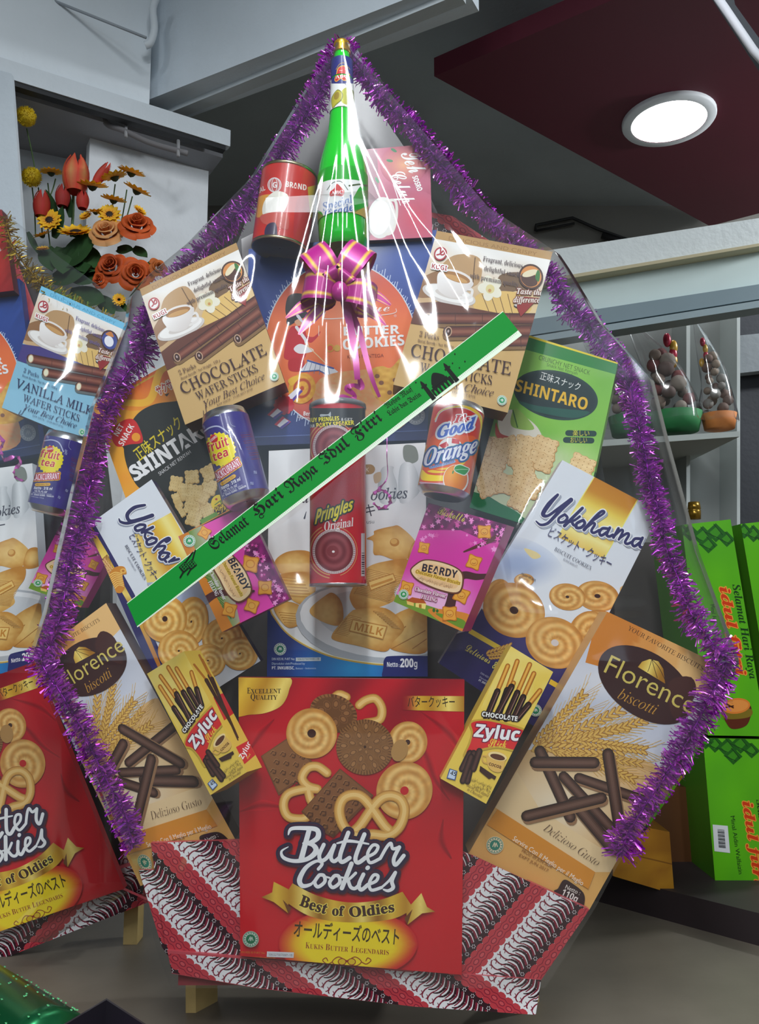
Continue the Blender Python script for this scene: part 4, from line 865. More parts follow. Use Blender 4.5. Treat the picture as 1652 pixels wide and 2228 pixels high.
    A.poly([(120, 1490), (1420, 1440), (1440, 1700), (120, 1700)], (30, 42, 96)); A.line([(120, 1492), (1420, 1442)], 5, (90, 110, 170))
    return A
def net_cracker(A, x, y, w, h, rot, c1=(236, 212, 150), c2=(196, 156, 86)):
    r = math.radians(rot); ux, uy = math.cos(r), math.sin(r)
    def q(u, v): return (x+u*w*ux-v*h*uy, y+u*w*uy+v*h*ux)
    p = []
    for k in range(24):
        s_ = k/24*4; e = int(s_); f = s_-e; b = .5+.03*((k % 2)*2-1)
        p.append(q(*[(-.5+f, -b), (b, -.5+f), (.5-f, b), (-b, .5-f)][e]))
    A.poly(p, c2); A.poly([(x+(a-x)*.93-2, y+(b-y)*.93-3) for a, b in p], lambda X, Y: mixc(c1, c2, .5*noise(X/20, Y/20)), 30)
    i0 = len(A.sh)
    for i in range(5):
        for j in range(5):
            u, v = -.4+.2*i, -.4+.2*j; a, b = q(u, v); A.ell(a, b, w*.022, h*.022, 0, (150, 108, 54), n=7)
    A.merge(i0)
def A_shin_bag():
    A = Art().C(c6)
    A.poly([(-400, -400), (1500, -900), (1500, 900), (0, 1000)], lambda x, y: mixc((246, 160, 40), (250, 186, 60), noise(x/100, y/100)), 60)
    A.C(c3); A.poly([(680, 760), (1100, 600), (1100, 900), (780, 930), (700, 900)], lambda x, y: mixc((240, 110, 30), (250, 170, 50), np.clip((y-750+(x-900)*.3)/200, 0, 1)), 40)
    A.line([(720, 830), (985, 680)], 10, (226, 176, 60)); A.line([(1060, 640), (960, 690), (900, 860), (780, 880), (700, 870)], [40, 44, 46, 40, 30], (252, 190, 50), True)
    A.spl([(1060, 1290), (930, 1310), (800, 1290), (750, 1180), (760, 1060), (820, 950), (920, 890), (1050, 870), (1200, 850), (1700, 800), (1700, 2600), (1000, 2000)], (40, 44, 42), 8)
    A.C(c6); A.spl([(420, 0), (395, 90), (420, 220), (480, 340), (560, 420), (740, 640), (830, 760), (930, 640), (1400, 500), (1400, 0)], (40, 44, 42), 8)
    A.C(c3)
    A.T('サクサク', (952, 834), (1070, 770), 44, (206, 50, 40), 'sans', off=.03, up=(-.5, -.86), ol=((5, (250, 240, 220)),)); A.poly([(985, 830), (1015, 820), (1000, 842)], (40, 30, 20))
    A.spl([(700, 1010), (770, 975), (820, 1000), (856, 1110), (780, 1128), (700, 1140), (665, 1070)], (212, 40, 40)); A.ell(815, 1085, 26, 26, 0, (244, 160, 40)); A.T('NET', (708, 1082), (744, 1018), 34, (250, 244, 240), 'bold', up=(-.86, -.5)); A.T('SNACK', (738, 1140), (806, 1020), 36, (250, 244, 240), 'bold', up=(-.86, -.5))
    A.T('正味スナック', (832, 1228), (1098, 1015), 62, (226, 206, 40), 'sans', off=.01, up=(-.55, -.84))
    A.T('SHINTARO', (812, 1350), (1290, 1040), 92, (244, 244, 244), 'bold', up=(-.42, -.9), off=.02, skew=-.12); A.line([(800, 1260), (890, 1290), (810, 1340)], 16, (244, 244, 244))
    A.T('SNACK NET RENYAH', (958, 1316), (1146, 1180), 22, (220, 220, 220), 'sans', up=(-.55, -.84))
    A.C(c6)
    for x, y, w, h, r in ((1010, 360, 110, 110, 20), (1010, 260, 110, 110, 60), (1130, 330, 100, 110, 40), (770, 340, 90, 110, 10), (885, 290, 100, 96, -4), (820, 400, 80, 130, 0), (905, 400, 110, 110, 8), (980, 520, 100, 100, 20), (890, 500, 120, 120, 14), (780, 460, 60, 110, -20), (960, 440, 90, 90, 30), (900, 590, 110, 110, 18), (1000, 540, 90, 100, -20), (810, 540, 80, 40, 60)): net_cracker(A, x, y, w, h, r)
    A.ell(1075, 475, 52, 58, 20, (246, 214, 40)); [A.ell(1060+k*22, 450+(k % 2)*44, 9, 8, 0, (190, 50, 30)) for k in range(3)]; A.line([(1050, 490), (1090, 460), (1100, 500)], 6, (60, 130, 40)); A.T('ピザ味', (1060, 560), (1150, 520), 44, (244, 206, 40), 'sans', off=.03, ol=((5, (80, 50, 20)),), up=(-.2, -1))
    A.poly([(940, 600), (1060, 540), (1100, 600), (960, 640)], (110, 160, 50)); A.poly([(860, 680), (1200, 500), (1240, 560), (880, 740)], (240, 150, 40))
    return A
def A_shin_box():
    A = Art().C(c5)
    A.poly([(450, 600), (1600, 600), (1600, 2200), (450, 2200)], lambda x, y: mixc(mixc((146, 206, 84), (122, 190, 76), noise(x/200, y/200)), (206, 220, 180), np.clip((y-1330)/150, 0, 1)*np.clip((1300-x)/500+.4, 0, 1)), 60)
    A.poly([(800, 640), (1500, 850), (1490, 950), (800, 760)], (34, 132, 60)); A.poly([(800, 640), (1500, 860), (1500, 882), (800, 672)], (236, 214, 40))
    A.T('CRUNCHY NET SNACK', (968, 848), (1300, 950), 30, (60, 92, 40), 'thin', up=(.2, -1)); A.T('Snack Net Renyah', (1020, 890), (1220, 950), 20, (70, 100, 50), 'thin', up=(.2, -1))
    A.ell(1080, 1080, 280, 158, 12, (36, 66, 66), n=44); A.ell(1080, 1080, 266, 144, 12, (30, 54, 58), n=44); A.spl([(840, 1120), (960, 1150), (1130, 1170), (1300, 1190), (1200, 1230), (1000, 1200), (880, 1160)], (36, 90, 80))
    A.T('正味スナック', (975, 972), (1235, 1050), 40, (236, 240, 236), 'sans', up=(.25, -.97)); A.T('SHINTARO', (812, 1052), (1280, 1180), 78, (232, 186, 54), 'bold', up=(.2, -.98), off=.005)
    for x, y, t, L in ((1145, 1330, '楽しい', 200), (1130, 1375, 'おいしい', 200)):
        A.line([(x+16, y-2), (x+L-16, y+2)], 38, (36, 70, 66)); A.T(t, (x+46, y+14), (x+L-46, y+16), 30, (220, 214, 70), 'sans')
    A.spl([(700, 1240), (760, 1180), (830, 1190), (960, 1290), (980, 1400), (760, 1390)], (226, 222, 206)); A.spl([(790, 1210), (830, 1170), (940, 1300), (800, 1290)], (150, 190, 90)); A.line([(800, 1180), (830, 1290)], 8, (60, 110, 50)); A.spl([(690, 1260), (720, 1330), (800, 1360), (760, 1380), (690, 1350)], (196, 70, 50))
    A.poly([(500, 1700), (640, 1740), (900, 1900), (850, 2100), (500, 2000)], (20, 110, 66)); A.spl([(520, 1720), (700, 1780), (860, 1880), (760, 2000), (480, 1900)], (24, 120, 72))
    A.C(c8)
    for x, y, w, h, r in ((610, 60, 130, 120, 12), (700, 60, 130, 110, -20), (820, 50, 140, 110, 10), (930, 60, 140, 110, 20), (560, 150, 110, 120, 30), (640, 130, 130, 110, 20), (780, 130, 150, 110, 8), (900, 150, 150, 110, 20), (1150, 170, 150, 110, 26), (600, 230, 130, 120, 15), (580, 300, 120, 120, -20), (800, 210, 130, 110, -10), (720, 290, 170, 120, 12), (840, 300, 120, 130, 25), (770, 380, 110, 120, 28), (560, 60, 90, 110, 10)):
        net_cracker(A, x, y, w, h, r, (244, 216, 164), (208, 162, 104))
    return A
def A_shin_side():
    A = Art().C(d7)
    A.poly([(500, -800), (1600, -800), (1600, 1400), (400, 1400)], (128, 186, 84)); A.poly([(900, -900), (1200, -900), (1200, -620), (900, -660)], (34, 132, 60))
    net_cracker(A, 950, 800, 240, 260, 20, (200, 166, 110), (150, 112, 66)); A.spl([(820, 700), (900, 690), (880, 820), (800, 820)], (70, 140, 60)); A.poly([(700, 800), (800, 860), (820, 1000), (680, 960)], (20, 100, 66))
    return A
def A_tea():
    A = Art().C(d1)
    A.poly([(950, 60), (1500, 60), (1500, 830), (950, 830)], lambda x, y: mixc((176, 66, 100), (206, 110, 140), noise(x/120, y/120)), 40)
    A.ell(1250, 260, 170, 150, 0, lambda x, y: mixc((236, 170, 130), (186, 80, 110), np.clip(np.hypot((x-1250)/170, (y-260)/150), 0, 1))); A.ell(1330, 640, 200, 200, 0, lambda x, y: mixc((206, 60, 90), (188, 84, 116), np.clip(np.hypot((x-1330)/200, (y-640)/200), 0, 1)))
    A.poly([(975, 150), (1060, 150), (1080, 700), (980, 800)], (150, 90, 110))
    for x, y, a in ((1180, 155, 30), (1060, 370, 60), (1150, 230, 10)): A.ell(x, y, 24, 10, a, (40, 130, 80))
    A.ell(1090, 640, 100, 150, 8, (226, 222, 220)); A.ell(1080, 640, 76, 124, 8, (244, 244, 242)); A.line([(1130, 520), (1190, 520), (1200, 620), (1170, 740), (1110, 760)], 20, (226, 220, 214), True)
    A.T('Teh', (1228, 180), (1296, 324), 120, (248, 244, 244), 'script', up=(.9, -.2), off=.01); A.T('Celup', (1150, 330), (1250, 545), 96, (248, 244, 244), 'script', up=(.88, -.3), off=.01); A.T('SOSRO', (1312, 346), (1352, 452), 38, (248, 244, 244), 'bold', up=(.9, -.3), off=.02)
    A.line([(1176, 400), (1228, 550)], 6, (244, 240, 240))
    return A
def A_tin():
    A = Art().C(d1)
    A.poly([(100, 240), (660, 240), (660, 920), (100, 920)], lambda x, y: mixc((196, 44, 40), (214, 56, 50), noise(x/90, y/90)), 30)
    A.T('BRAND', (402, 416), (552, 444), 40, (240, 232, 226), 'bold', off=.01, up=(.05, -1)); A.T('IMPERIAL', (110, 520), (256, 440), 34, (240, 232, 226), 'bold', up=(-.2, -1)); A.ell(322, 404, 50, 54, 0, (226, 228, 230)); A.ell(322, 404, 44, 48, 0, (196, 70, 66)); [A.ell(322, 404, 44*f, 48, 0, (226, 228, 230)) or A.ell(322, 404, 44*f-5, 46, 0, (196, 90, 86)) for f in (.9, .5)]; A.T('G', (308, 424), (338, 424), 40, (240, 240, 240), 'bold')
    A.spl([(160, 540), (230, 480), (330, 480), (300, 560), (200, 640)], (226, 160, 70)); A.spl([(250, 520), (330, 450), (420, 480), (400, 580), (330, 640), (240, 620)], (240, 236, 224)); A.spl([(230, 620), (400, 600), (420, 720), (330, 700), (240, 680)], (206, 90, 80)); A.spl([(270, 690), (330, 680), (340, 780), (300, 800), (250, 760)], (60, 50, 80)); A.spl([(480, 520), (560, 510), (600, 700), (520, 850), (460, 800)], (190, 50, 56))
    A.poly([(560, 420), (640, 400), (640, 640), (580, 640)], (214, 180, 60))
    return A
def A_bottle():
    A = Art().C(d6)
    A.poly([(560, 440), (1000, 440), (1010, 800), (560, 800)], (44, 48, 130))
    A.line([(640, 560), (700, 470), (780, 450), (880, 560)], 8, (206, 170, 60), True)
    A.spl([(770, 490), (820, 530), (836, 600), (880, 650), (850, 740), (770, 752), (720, 720), (650, 770), (612, 740), (640, 650), (660, 560), (700, 510)], (240, 190, 60)); A.spl([(768, 502), (812, 536), (826, 608), (866, 656), (838, 730), (772, 740), (716, 708), (650, 756), (624, 732), (650, 652), (672, 566), (706, 522)], (214, 42, 44))
    A.T('ABC', (636, 716), (842, 690), 66, (248, 246, 246), 'serif'); A.line([(700, 580), (750, 570)], 10, (240, 200, 180))
    A.poly([(560, 810), (1010, 800), (1030, 1360), (540, 1380)], (240, 242, 240))
    A.line([(794, 804), (860, 870)], 9, (80, 90, 40)); A.spl([(760, 900), (860, 860), (940, 930), (976, 1060), (950, 1170), (850, 1170), (740, 1120), (720, 1000)], lambda x, y: mixc((206, 206, 70), (110, 116, 50), np.clip((x-760)/220, 0, 1)), sub=20)
    A.spl([(640, 920), (700, 910), (760, 980), (740, 1080), (640, 1170), (580, 1230), (560, 1060)], (126, 130, 40)); A.spl([(640, 934), (696, 926), (742, 986), (724, 1070), (640, 1150), (580, 1210), (570, 1060)], (196, 186, 60)); A.ell(650, 1010, 44, 70, 20, (160, 136, 50))
    A.poly([(560, 1240), (720, 1136), (840, 1190), (1020, 1180), (1040, 1400), (540, 1400)], (242, 244, 240)); A.T('rasa', (670, 1206), (794, 1192), 30, (150, 170, 90), 'sans'); A.T('melon', (612, 1312), (884, 1280), 62, (150, 150, 56), 'sans', off=.01); A.line([(560, 1340), (780, 1300), (1020, 1350)], 12, (196, 180, 70), True)
    return A
def A_bottle_low():
    A = Art().C(d1)
    A.poly([(560, 560), (700, 640), (860, 600), (1060, 540), (1060, 760), (560, 760)], (120, 140, 50))
    A.spl([(850, 640), (1000, 560), (1000, 700), (860, 700)], (196, 170, 80)); A.ell(830, 640, 40, 30, 0, (90, 150, 50)); A.poly([(600, 690), (1000, 680), (1000, 700), (600, 716)], (190, 150, 60))
    A.spl([(600, 440), (680, 380), (800, 362), (950, 380), (920, 440), (880, 520), (880, 590), (780, 640), (690, 645), (660, 600), (610, 560)], (240, 242, 240)); A.line([(860, 410), (930, 400), (985, 410)], 12, (70, 90, 50)); A.line([(700, 440), (740, 390), (800, 380), (850, 440)], 5, (60, 80, 60), True)
    A.spl([(770, 396), (800, 420), (824, 450), (810, 484), (760, 480), (724, 486), (720, 456), (750, 430)], (206, 40, 44)); A.T('ABC', (730, 474), (816, 468), 26, (248, 246, 246), 'serif')
    A.T('Special', (672, 592), (892, 530), 56, (86, 122, 190), 'seriti', off=.01, ol=((6, (236, 240, 246)),)); A.T('Grade', (690, 640), (896, 585), 54, (86, 122, 190), 'seriti', off=.01, ol=((6, (236, 240, 246)),))
    return A
def A_fruit():
    A = Art().C(d4)
    A.poly([(0, 0), (1500, 0), (1600, 2100), (300, 2100)], lambda x, y: mixc((52, 46, 120), (66, 60, 140), noise(x/160, y/160)), 60)
    for k in range(14): A.line([(840+k*16, 600+k*36), (1040+k*16, 580+k*36)], 10, (120, 44, 66) if k % 3 else (80, 60, 110), cap=False)
    A.line([(170, 600), (300, 500), (470, 480), (640, 600)], 26, (180, 186, 216), True); A.line([(640, 300), (680, 440), (760, 480)], 12, (130, 136, 176), True); A.line([(330, 290), (460, 280)], [4, 26], (180, 190, 210))
    for x, y in ((190, 490), (680, 560), (710, 610), (1060, 1500), (1120, 1300)): A.ell(x, y, 36, 18, 40, (150, 156, 196)); A.ell(x, y, 36, 18, -40, (120, 126, 170))
    p = []; n = 44
    for k in range(n):
        a = 2*math.pi*k/n; r = 1.0 if k % 2 else .9; x = 285*r*math.cos(a); y = 320*r*math.sin(a); t = math.radians(-18); p.append((490+x*math.cos(t)-y*math.sin(t), 890+x*math.sin(t)+y*math.cos(t)))
    A.poly(p, (240, 222, 20)); A.ell(375, 700, 72, 80, 0, (204, 40, 50)); A.T('SOSRO', (318, 764), (436, 664), 44, (246, 240, 240), 'bold', up=(-.6, -.8))
    A.T('fruit', (270, 960), (650, 810), 170, (206, 34, 60), 'bold', up=(-.25, -.97), off=.004, ol=((7, (250, 236, 160)),)); A.T('tea', (372, 1110), (640, 1000), 150, (206, 34, 60), 'bold', up=(-.25, -.97), off=.004, ol=((7, (250, 236, 160)),))
    A.T('BLACKCURRANT', (380, 1490), (868, 1160), 130, (246, 232, 240), 'bold', up=(-.5, -.86), ol=((34, (236, 190, 40)), (18, (190, 40, 70)))); A.line([(520, 1510), (740, 1370)], 66, (222, 170, 40)); A.T('MINUMAN TEH', (530, 1528), (740, 1392), 34, (120, 70, 30), 'sans', up=(-.5, -.86))
    A.T('Netto : 318 ml', (520, 1620), (864, 1440), 60, (236, 236, 246), 'boldit', up=(-.4, -.9)); A.T('10.75 FL.OZ', (560, 1660), (800, 1550), 40, (226, 226, 240), 'boldit', up=(-.4, -.9)); A.T('PT. SINAR SOSRO - TAMBUN', (540, 1750), (960, 1560), 34, (226, 226, 240), 'bold', up=(-.4, -.9)); A.T('diproduksi oleh', (540, 1700), (900, 1540), 26, (200, 200, 224), 'sans', up=(-.4, -.9)); A.T('Indonesia 17510', (560, 1780), (800, 1690), 24, (200, 200, 224), 'sans', up=(-.4, -.9))
    return A
def A_soda():
    A = Art().C(d5)
    A.poly([(150, 0), (1700, 0), (1700, 2000), (100, 2000)], lambda x, y: mixc((206, 40, 44), (226, 84, 40), np.clip((y-500)/500, 0, 1)), 60)
    A.line([(560, 470), (640, 300), (860, 210), (1120, 220), (1330, 340), (1400, 520), (1360, 760)], [30, 40, 44, 60, 60, 50, 30], (214, 216, 222), True); A.line([(540, 440), (660, 280), (880, 212), (1100, 206), (1320, 330), (1390, 520), (1350, 760), (1330, 900)], [10, 16, 26, 50, 56, 40, 20, 10], (244, 206, 30), True)
    A.poly([(1400, 400), (1700, 400), (1700, 1900), (1330, 1900), (1420, 900)], (206, 50, 50))
    A.spl([(480, 760), (640, 700), (1100, 720), (1300, 800), (1300, 1300), (360, 1340), (400, 960)], (232, 96, 40))
    A.ell(830, 960, 220, 200, 0, (240, 236, 236)); A.poly([(620, 900), (760, 830), (800, 900), (700, 960)], (200, 36, 50)); A.poly([(860, 770), (990, 800), (990, 880), (850, 860)], (206, 40, 54))
    A.line([(400, 900), (350, 1100), (320, 1290), (270, 1500), (240, 1640)], 20, (240, 200, 60), True)
    A.spl([(320, 1340), (430, 1420), (700, 1440), (1000, 1420), (1000, 1520), (700, 1540), (420, 1540), (300, 1500)], (246, 214, 20)); A.spl([(420, 1360), (800, 1290), (1100, 1200), (900, 1340), (600, 1400)], (246, 206, 40)); A.line([(460, 1330), (700, 1350), (900, 1330)], [10, 30, 10], (226, 96, 40), True); A.line([(280, 1570), (500, 1600), (760, 1590)], [30, 60, 30], (206, 170, 190), True); A.line([(220, 1650), (600, 1710), (1000, 1740)], [50, 70, 50], (232, 90, 30), True)
    A.T("It's", (890, 490), (1190, 480), 130, (206, 40, 60), 'seriti', ol=((18, (236, 236, 240)),), up=(.1, -1), off=.03); A.T('Good', (580, 770), (1270, 600), 210, (60, 100, 196), 'seriti', ol=((34, (226, 230, 238)),), up=(.1, -1), off=.03)
    A.T('Orange', (340, 1270), (1300, 1020), 290, (226, 230, 240), 'seriti', ol=((34, (30, 120, 140)), (18, (46, 70, 160))), up=(.12, -1), off=.012); A.line([(470, 1300), (720, 1240), (900, 1190)], 44, (150, 170, 206)); A.T('FLAVOURED DRINK', (440, 1320), (900, 1200), 44, (70, 80, 160), 'bold', up=(0, -1))
    A.ell(925, 1510, 232, 262, 0, (236, 232, 226)); A.ell(920, 1500, 212, 244, 0, lambda x, y: mixc((246, 166, 40), (226, 120, 30), np.clip(np.hypot((x-860)/260, (y-1420)/300), 0, 1))); A.spl([(900, 1360), (910, 1270), (1000, 1240), (1110, 1280), (1180, 1330), (1100, 1440), (1000, 1420)], (230, 236, 226)); A.spl([(906, 1350), (920, 1280), (1000, 1254), (1100, 1290), (1160, 1330), (1090, 1424), (1004, 1406)], (40, 150, 70)); A.line([(910, 1345), (1040, 1330), (1150, 1335)], 8, (200, 230, 200), True); A.line([(870, 1400), (880, 1365)], 24, (40, 140, 70))
    return A
def A_chips():
    A = Art().C(c7)
    A.poly([(380, -100), (850, -100), (850, 1400), (380, 1400)], lambda x, y: mixc((176, 22, 40), (206, 30, 44), np.clip((x-400)/400, 0, 1)), 40)
    A.poly([(380, -40), (850, -40), (850, 100), (380, 100)], (30, 28, 30)); A.T('BUY PRINGLES', (404, 62), (622, 48), 30, (240, 226, 40), 'bold', off=.01); A.T('& GET', (636, 50), (716, 52), 20, (220, 220, 220), 'serif'); A.T('YOUR', (402, 102), (446, 98), 22, (230, 230, 230), 'bold'); A.T('PARTY SPEAKER', (458, 98), (730, 78), 30, (240, 226, 40), 'bold', off=.01); A.spl([(488, 4), (540, 4), (560, -14), (560, 24), (540, 14), (490, 22)], (170, 176, 180))
    for cy, R_ in ((990, 152), (240, 150)):
        for k, (r, w) in enumerate(((1.22, 8), (1.14, 5), (1.08, 8))):
            a = np.linspace(math.pi*.55, math.pi*1.35, 18) if k % 2 == 0 else np.linspace(-math.pi*.45, math.pi*.4, 18); A.line(np.c_[578+R_*r*np.cos(a), cy+R_*1.04*r*np.sin(a)], w, (206, 150, 90))
        A.ell(585, cy, R_+4, R_+10, 0, (206, 190, 190), n=40); A.ell(585, cy, R_-14, R_-8, 0, (110, 40, 46), n=40); A.polar(585, cy, R_-22, R_-16, 0, lambda r, t: mixc((150, 70, 76), (112, 34, 44), .5+.5*np.sin(r*14)), 18, 40); A.ell(575, cy, 42, 42, 0, (128, 44, 52)); A.ell(580, cy+2, 10, 8, 0, (236, 226, 226))
        i0 = len(A.sh)
        for rr, nn in ((R_-2, 64), (R_-9, 60)):
            for k in range(nn): A.ell(585+rr*math.cos(k*2*math.pi/nn), cy+(rr+6)*math.sin(k*2*math.pi/nn), 3, 3, 0, (130, 50, 56), n=6)
        A.merge(i0)
    A.T('Pringles', (446, 795), (712, 692), 100, (240, 222, 40), 'bold', ol=((11, (24, 20, 20)), (7, (40, 60, 40))), up=(.06, -1), skew=.16, off=.012, grow=.82)
    A.T('Original', (512, 844), (722, 808), 66, (236, 226, 226), 'serif', off=.0, up=(.06, -1), grow=.95)
    A.poly([(780, 860), (806, 860), (806, 1168), (780, 1168)], (206, 206, 206)); [A.poly([(784, 1000+k*16), (804, 1000+k*16), (804, 1000+k*16+5+(k*5) % 7), (784, 1000+k*16+5+(k*5) % 7)], (30, 30, 34)) for k in range(10)]
    A.T('PARTY', (420, 1130), (426, 1020), 16, (226, 120, 120), 'bold', up=(-1, 0))
    A.poly([(380, 1192), (850, 1192), (850, 1400), (380, 1400)], (196, 26, 40))
    return A
def A_banner():
    A = Art().C(PX)
    e = np.array([818., -635.]); e /= np.hypot(*e); n = np.array([e[1], -e[0]])*1.0   # n: up
    O = np.array([287.5, 1338.]); L = 1035.5; hw = 33.
    q = lambda s, t: tuple(O+e*s+n*t)
    A.poly([q(-20, -60), q(L+40, -60), q(L+40, 60), q(-20, 60)], (226, 240, 220)); A.poly([q(-20, -26), q(L+40, -26), q(L+40, 26), q(-20, 26)], (0, 136, 44))
    i0 = len(A.sh)
    for k in range(260):
        s_ = 4*k; A.poly([q(s_, 26), q(s_+1.4, 26), q(s_+1.4, 31), q(s_, 31)], (196, 214, 190)); A.poly([q(s_, -31), q(s_+1.4, -31), q(s_+1.4, -26), q(s_, -26)], (196, 214, 190))
    A.merge(i0); blk = (4, 14, 6)
    up = tuple(n)
    for w, a, b in (('Selamat', (465, 1199), (544, 1140)), ('Hari', (558, 1128), (620, 1080)), ('Raya', (631, 1074), (694, 1025)), ('Idul', (706, 1013), (764, 968)), ('Fitri', (776, 958), (834, 913))): A.T(w, a, b, 27, blk, 'frak', up=up, off=.004)
    A.T('Mohon Maaf', (842, 889), (900, 849), 12, blk, 'frak', up=up); A.T('Lahir dan Batin', (848, 905), (918, 861), 12, blk, 'frak', up=up)
    # mosque
    M = lambda u, v: tuple(np.array([962., 838.])+e*u+n*v)
    A.poly([M(-26, -12), M(26, -12), M(26, 6), M(-26, 6)], blk); [A.poly([M(-22+k*9, -12), M(-18+k*9, -12), M(-18+k*9, -2), M(-20+k*9, 2), M(-22+k*9, -2)], (0, 136, 44)) for k in range(5)]
    A.spl([M(-15, 10), M(-14, 20), M(0, 33), M(14, 20), M(15, 10)], blk); A.poly([M(-20, 6), M(20, 6), M(20, 11), M(-20, 11)], blk)
    for u in (-32, 32): A.poly([M(u-5, -14), M(u+5, -14), M(u+4, 22), M(u-4, 22)], blk); A.poly([M(u-7, 20), M(u+7, 20), M(u+7, 24), M(u-7, 24)], blk); A.spl([M(u-4, 24), M(u, 36), M(u+4, 24)], blk)
    for x, y in ((905, 832), (985, 790), (1000, 800), (1012, 786), (990, 770), (936, 790), (950, 786)): A.ell(x, y, 1.6, 1.6, 0, blk, n=8)
    # woven rice parcels
    A.line([(425, 1196), (418, 1222)], 3, blk); A.line([(420, 1200), (402, 1226)], 3, blk)
    for x, y in ((418, 1228), (402, 1234)):
        A.poly([(x-13, y), (x, y-12), (x+11, y+1), (x-3, y+13)], blk); [A.line([(x-9+k*5, y-2-k*3), (x-2+k*5, y+7-k*3)], 1.2, (0, 136, 44)) for k in range(3)]; [A.line([(x-9+k*4, y+1+k*3), (x-1+k*4, y-8+k*3)], 1.2, (0, 136, 44)) for k in range(3)]; A.line([(x-4, y+12), (x-10, y+22)], 3, blk)
    return A
def A_batik(O, ang, flip=1, s0=-900, s1=900, nb=14, k0=-7):
    """parang cloth: diagonal bands along ang; band period 150 photo pixels"""
    A = Art().C(PX); r = math.radians(ang); e = np.array([math.cos(r), math.sin(r)]); n = np.array([-e[1], e[0]])*flip; O = np.asarray(O, float)
    q = lambda s, t: tuple(O+e*s+n*t)
    A.poly([q(s0-300, -1400), q(s1+300, -1400), q(s1+300, 1400), q(s0-300, 1400)], (238, 238, 240))
    red, dk, mar = (196, 62, 72), (52, 22, 32), (132, 24, 52)
    T0 = [b*120 for b in range(k0, k0+nb)]; N = lambda p: [s0+i*p for i in range(int((s1-s0)/p))]
    def stage(p, fn):
        i0 = len(A.sh)
        for t0 in T0:
            for s in N(p): fn(s, t0)
        A.merge(i0)
    stage(13, lambda s, t: A.line([q(s, t+14), q(s+10, t+34), q(s+6, t+52), q(s-4, t+60)], [8, 6, 4, 2], dk, True, n=2, cap=False))
    stage(13, lambda s, t: A.line([q(s+6, t+18), q(s+15, t+34), q(s+11, t+54)], [5, 4, 2], mar, True, n=2, cap=False))
    stage(15, lambda s, t: A.line([q(s-4, t+52), q(s-10, t+64), q(s-8, t+78), q(s+2, t+82), q(s+5, t+74), q(s-1, t+71)], [2, 3, 3, 2.5, 2, 1.5], mar, True, n=2, cap=False))
    stage(s1-s0-1, lambda s, t: A.line([q(s0, t+10), q(s1, t+10)], 15, dk, cap=False))
    def fl(s, t):
        cx, cy = q(s, t+12)
        for j in range(6): A.ell(cx+3.6*math.cos(j*1.05), cy+3.6*math.sin(j*1.05), 1.3, 1.3, 0, (226, 222, 226), n=5)
    stage(22, fl)
    stage(24, lambda s, t: A.ell(*q(s, t-34), 11, 7, ang, (238, 238, 240), n=8))
    stage(s1-s0-1, lambda s, t: A.line([q(s0, t-14), q(s1, t-14)], 30, red, cap=False))
    stage(20, lambda s, t: (A.ell(*q(s, t+1), 10, 6, ang, red, n=8), A.ell(*q(s, t-29), 10, 6, ang, red, n=8)))
    stage(20, lambda s, t: (A.line([q(s, t-6), q(s+10, t-3), q(s+20, t-6)], 1.5, mar, cap=False), A.line([q(s, t-22), q(s+10, t-25), q(s+20, t-22)], 1.5, mar, cap=False)))
    stage(20, lambda s, t: A.ell(*q(s+10, t-14), 8, 5.4, ang, mar, n=10)); stage(20, lambda s, t: A.ell(*q(s+10, t-14), 6, 3.6, ang, (210, 84, 90), n=10))
    return A
# ------------------------------------------------------------ the room
def wallpoly(name, px, y, th, col, m=None, **k):
    f = [P(a, b, y) for a, b in px]; b_ = [q+np.array([0, th, 0]) for q in f]
    return MB().prism(f, b_, col).build(name, m or M_PLASTER, **k)
def slab(name, px, z, th, col, m=None, **k):
    f = np.array([PZ(a, b, z) for a, b in px]); g = f+np.array([0, 0, th]); n = len(f); t = tess(f[:, :2])
    mb = MB(); mb.add(f, t, col); mb.add(g, t[:, ::-1], col); mb.add(np.r_[f, g], [(i, (i+1) % n, (i+1) % n+n, i+n) for i in range(n)], col)
    return mb.build(name, m or M_PLASTER, **k)
def wallseg(name, A, B, z0, z1, th, col, m=None, **k):
    A = np.array(A[:2]); B = np.array(B[:2]); d = B-A; n = np.array([-d[1], d[0]])/np.hypot(*d)*th
    if n[1] < 0: n = -n
    mb = MB(); mb.add([(*A, z0), (*B, z0), (*(B+n), z0), (*(A+n), z0), (*A, z1), (*B, z1), (*(B+n), z1), (*(A+n), z1)], [(0, 3, 2, 1), (4, 5, 6, 7), (0, 1, 5, 4), (1, 2, 6, 5), (2, 3, 7, 6), (3, 0, 4, 7)], col)
    return mb.build(name, m or M_PLASTER, **k)
ST = dict(kind='structure')
def pxl(px, d):   # size in metres of px photo pixels at depth y = d
    return px*(d+DIST)/F
MB().box((-3.2, -4.2, -.04), (3.2, 3.2, 0), (112, 104, 92)).build('floor', M_FLOOR, **ST)
MB().box((-3.2, -4.2, CEIL), (3.2, 3.2, CEIL+.05), (176, 186, 190)).build('ceiling', M_PLASTER, **ST)
MB().box((-3.2, 1.95, 0), (3.2, 2.05, CEIL), (120, 118, 112)).build('wall_back', M_PLASTER, **ST)
MB().box((-3.3, -4.2, 0), (-3.2, 3.2, CEIL), (190, 190, 190)).build('wall_left', M_PLASTER, **ST)
MB().box((3.2, -4.2, 0), (3.3, 3.2, CEIL), (120, 118, 116)).build('wall_right', M_PLASTER, **ST)
MB().box((-3.2, -4.3, 0), (3.2, -4.2, 1.0), (70, 66, 64)).build('wall_front_blocker', M_PLASTER, **ST)  # unseen low wall added so the film reflects dark in its lower part
WHITE = (222, 230, 236)
ZB = ZC+1.2
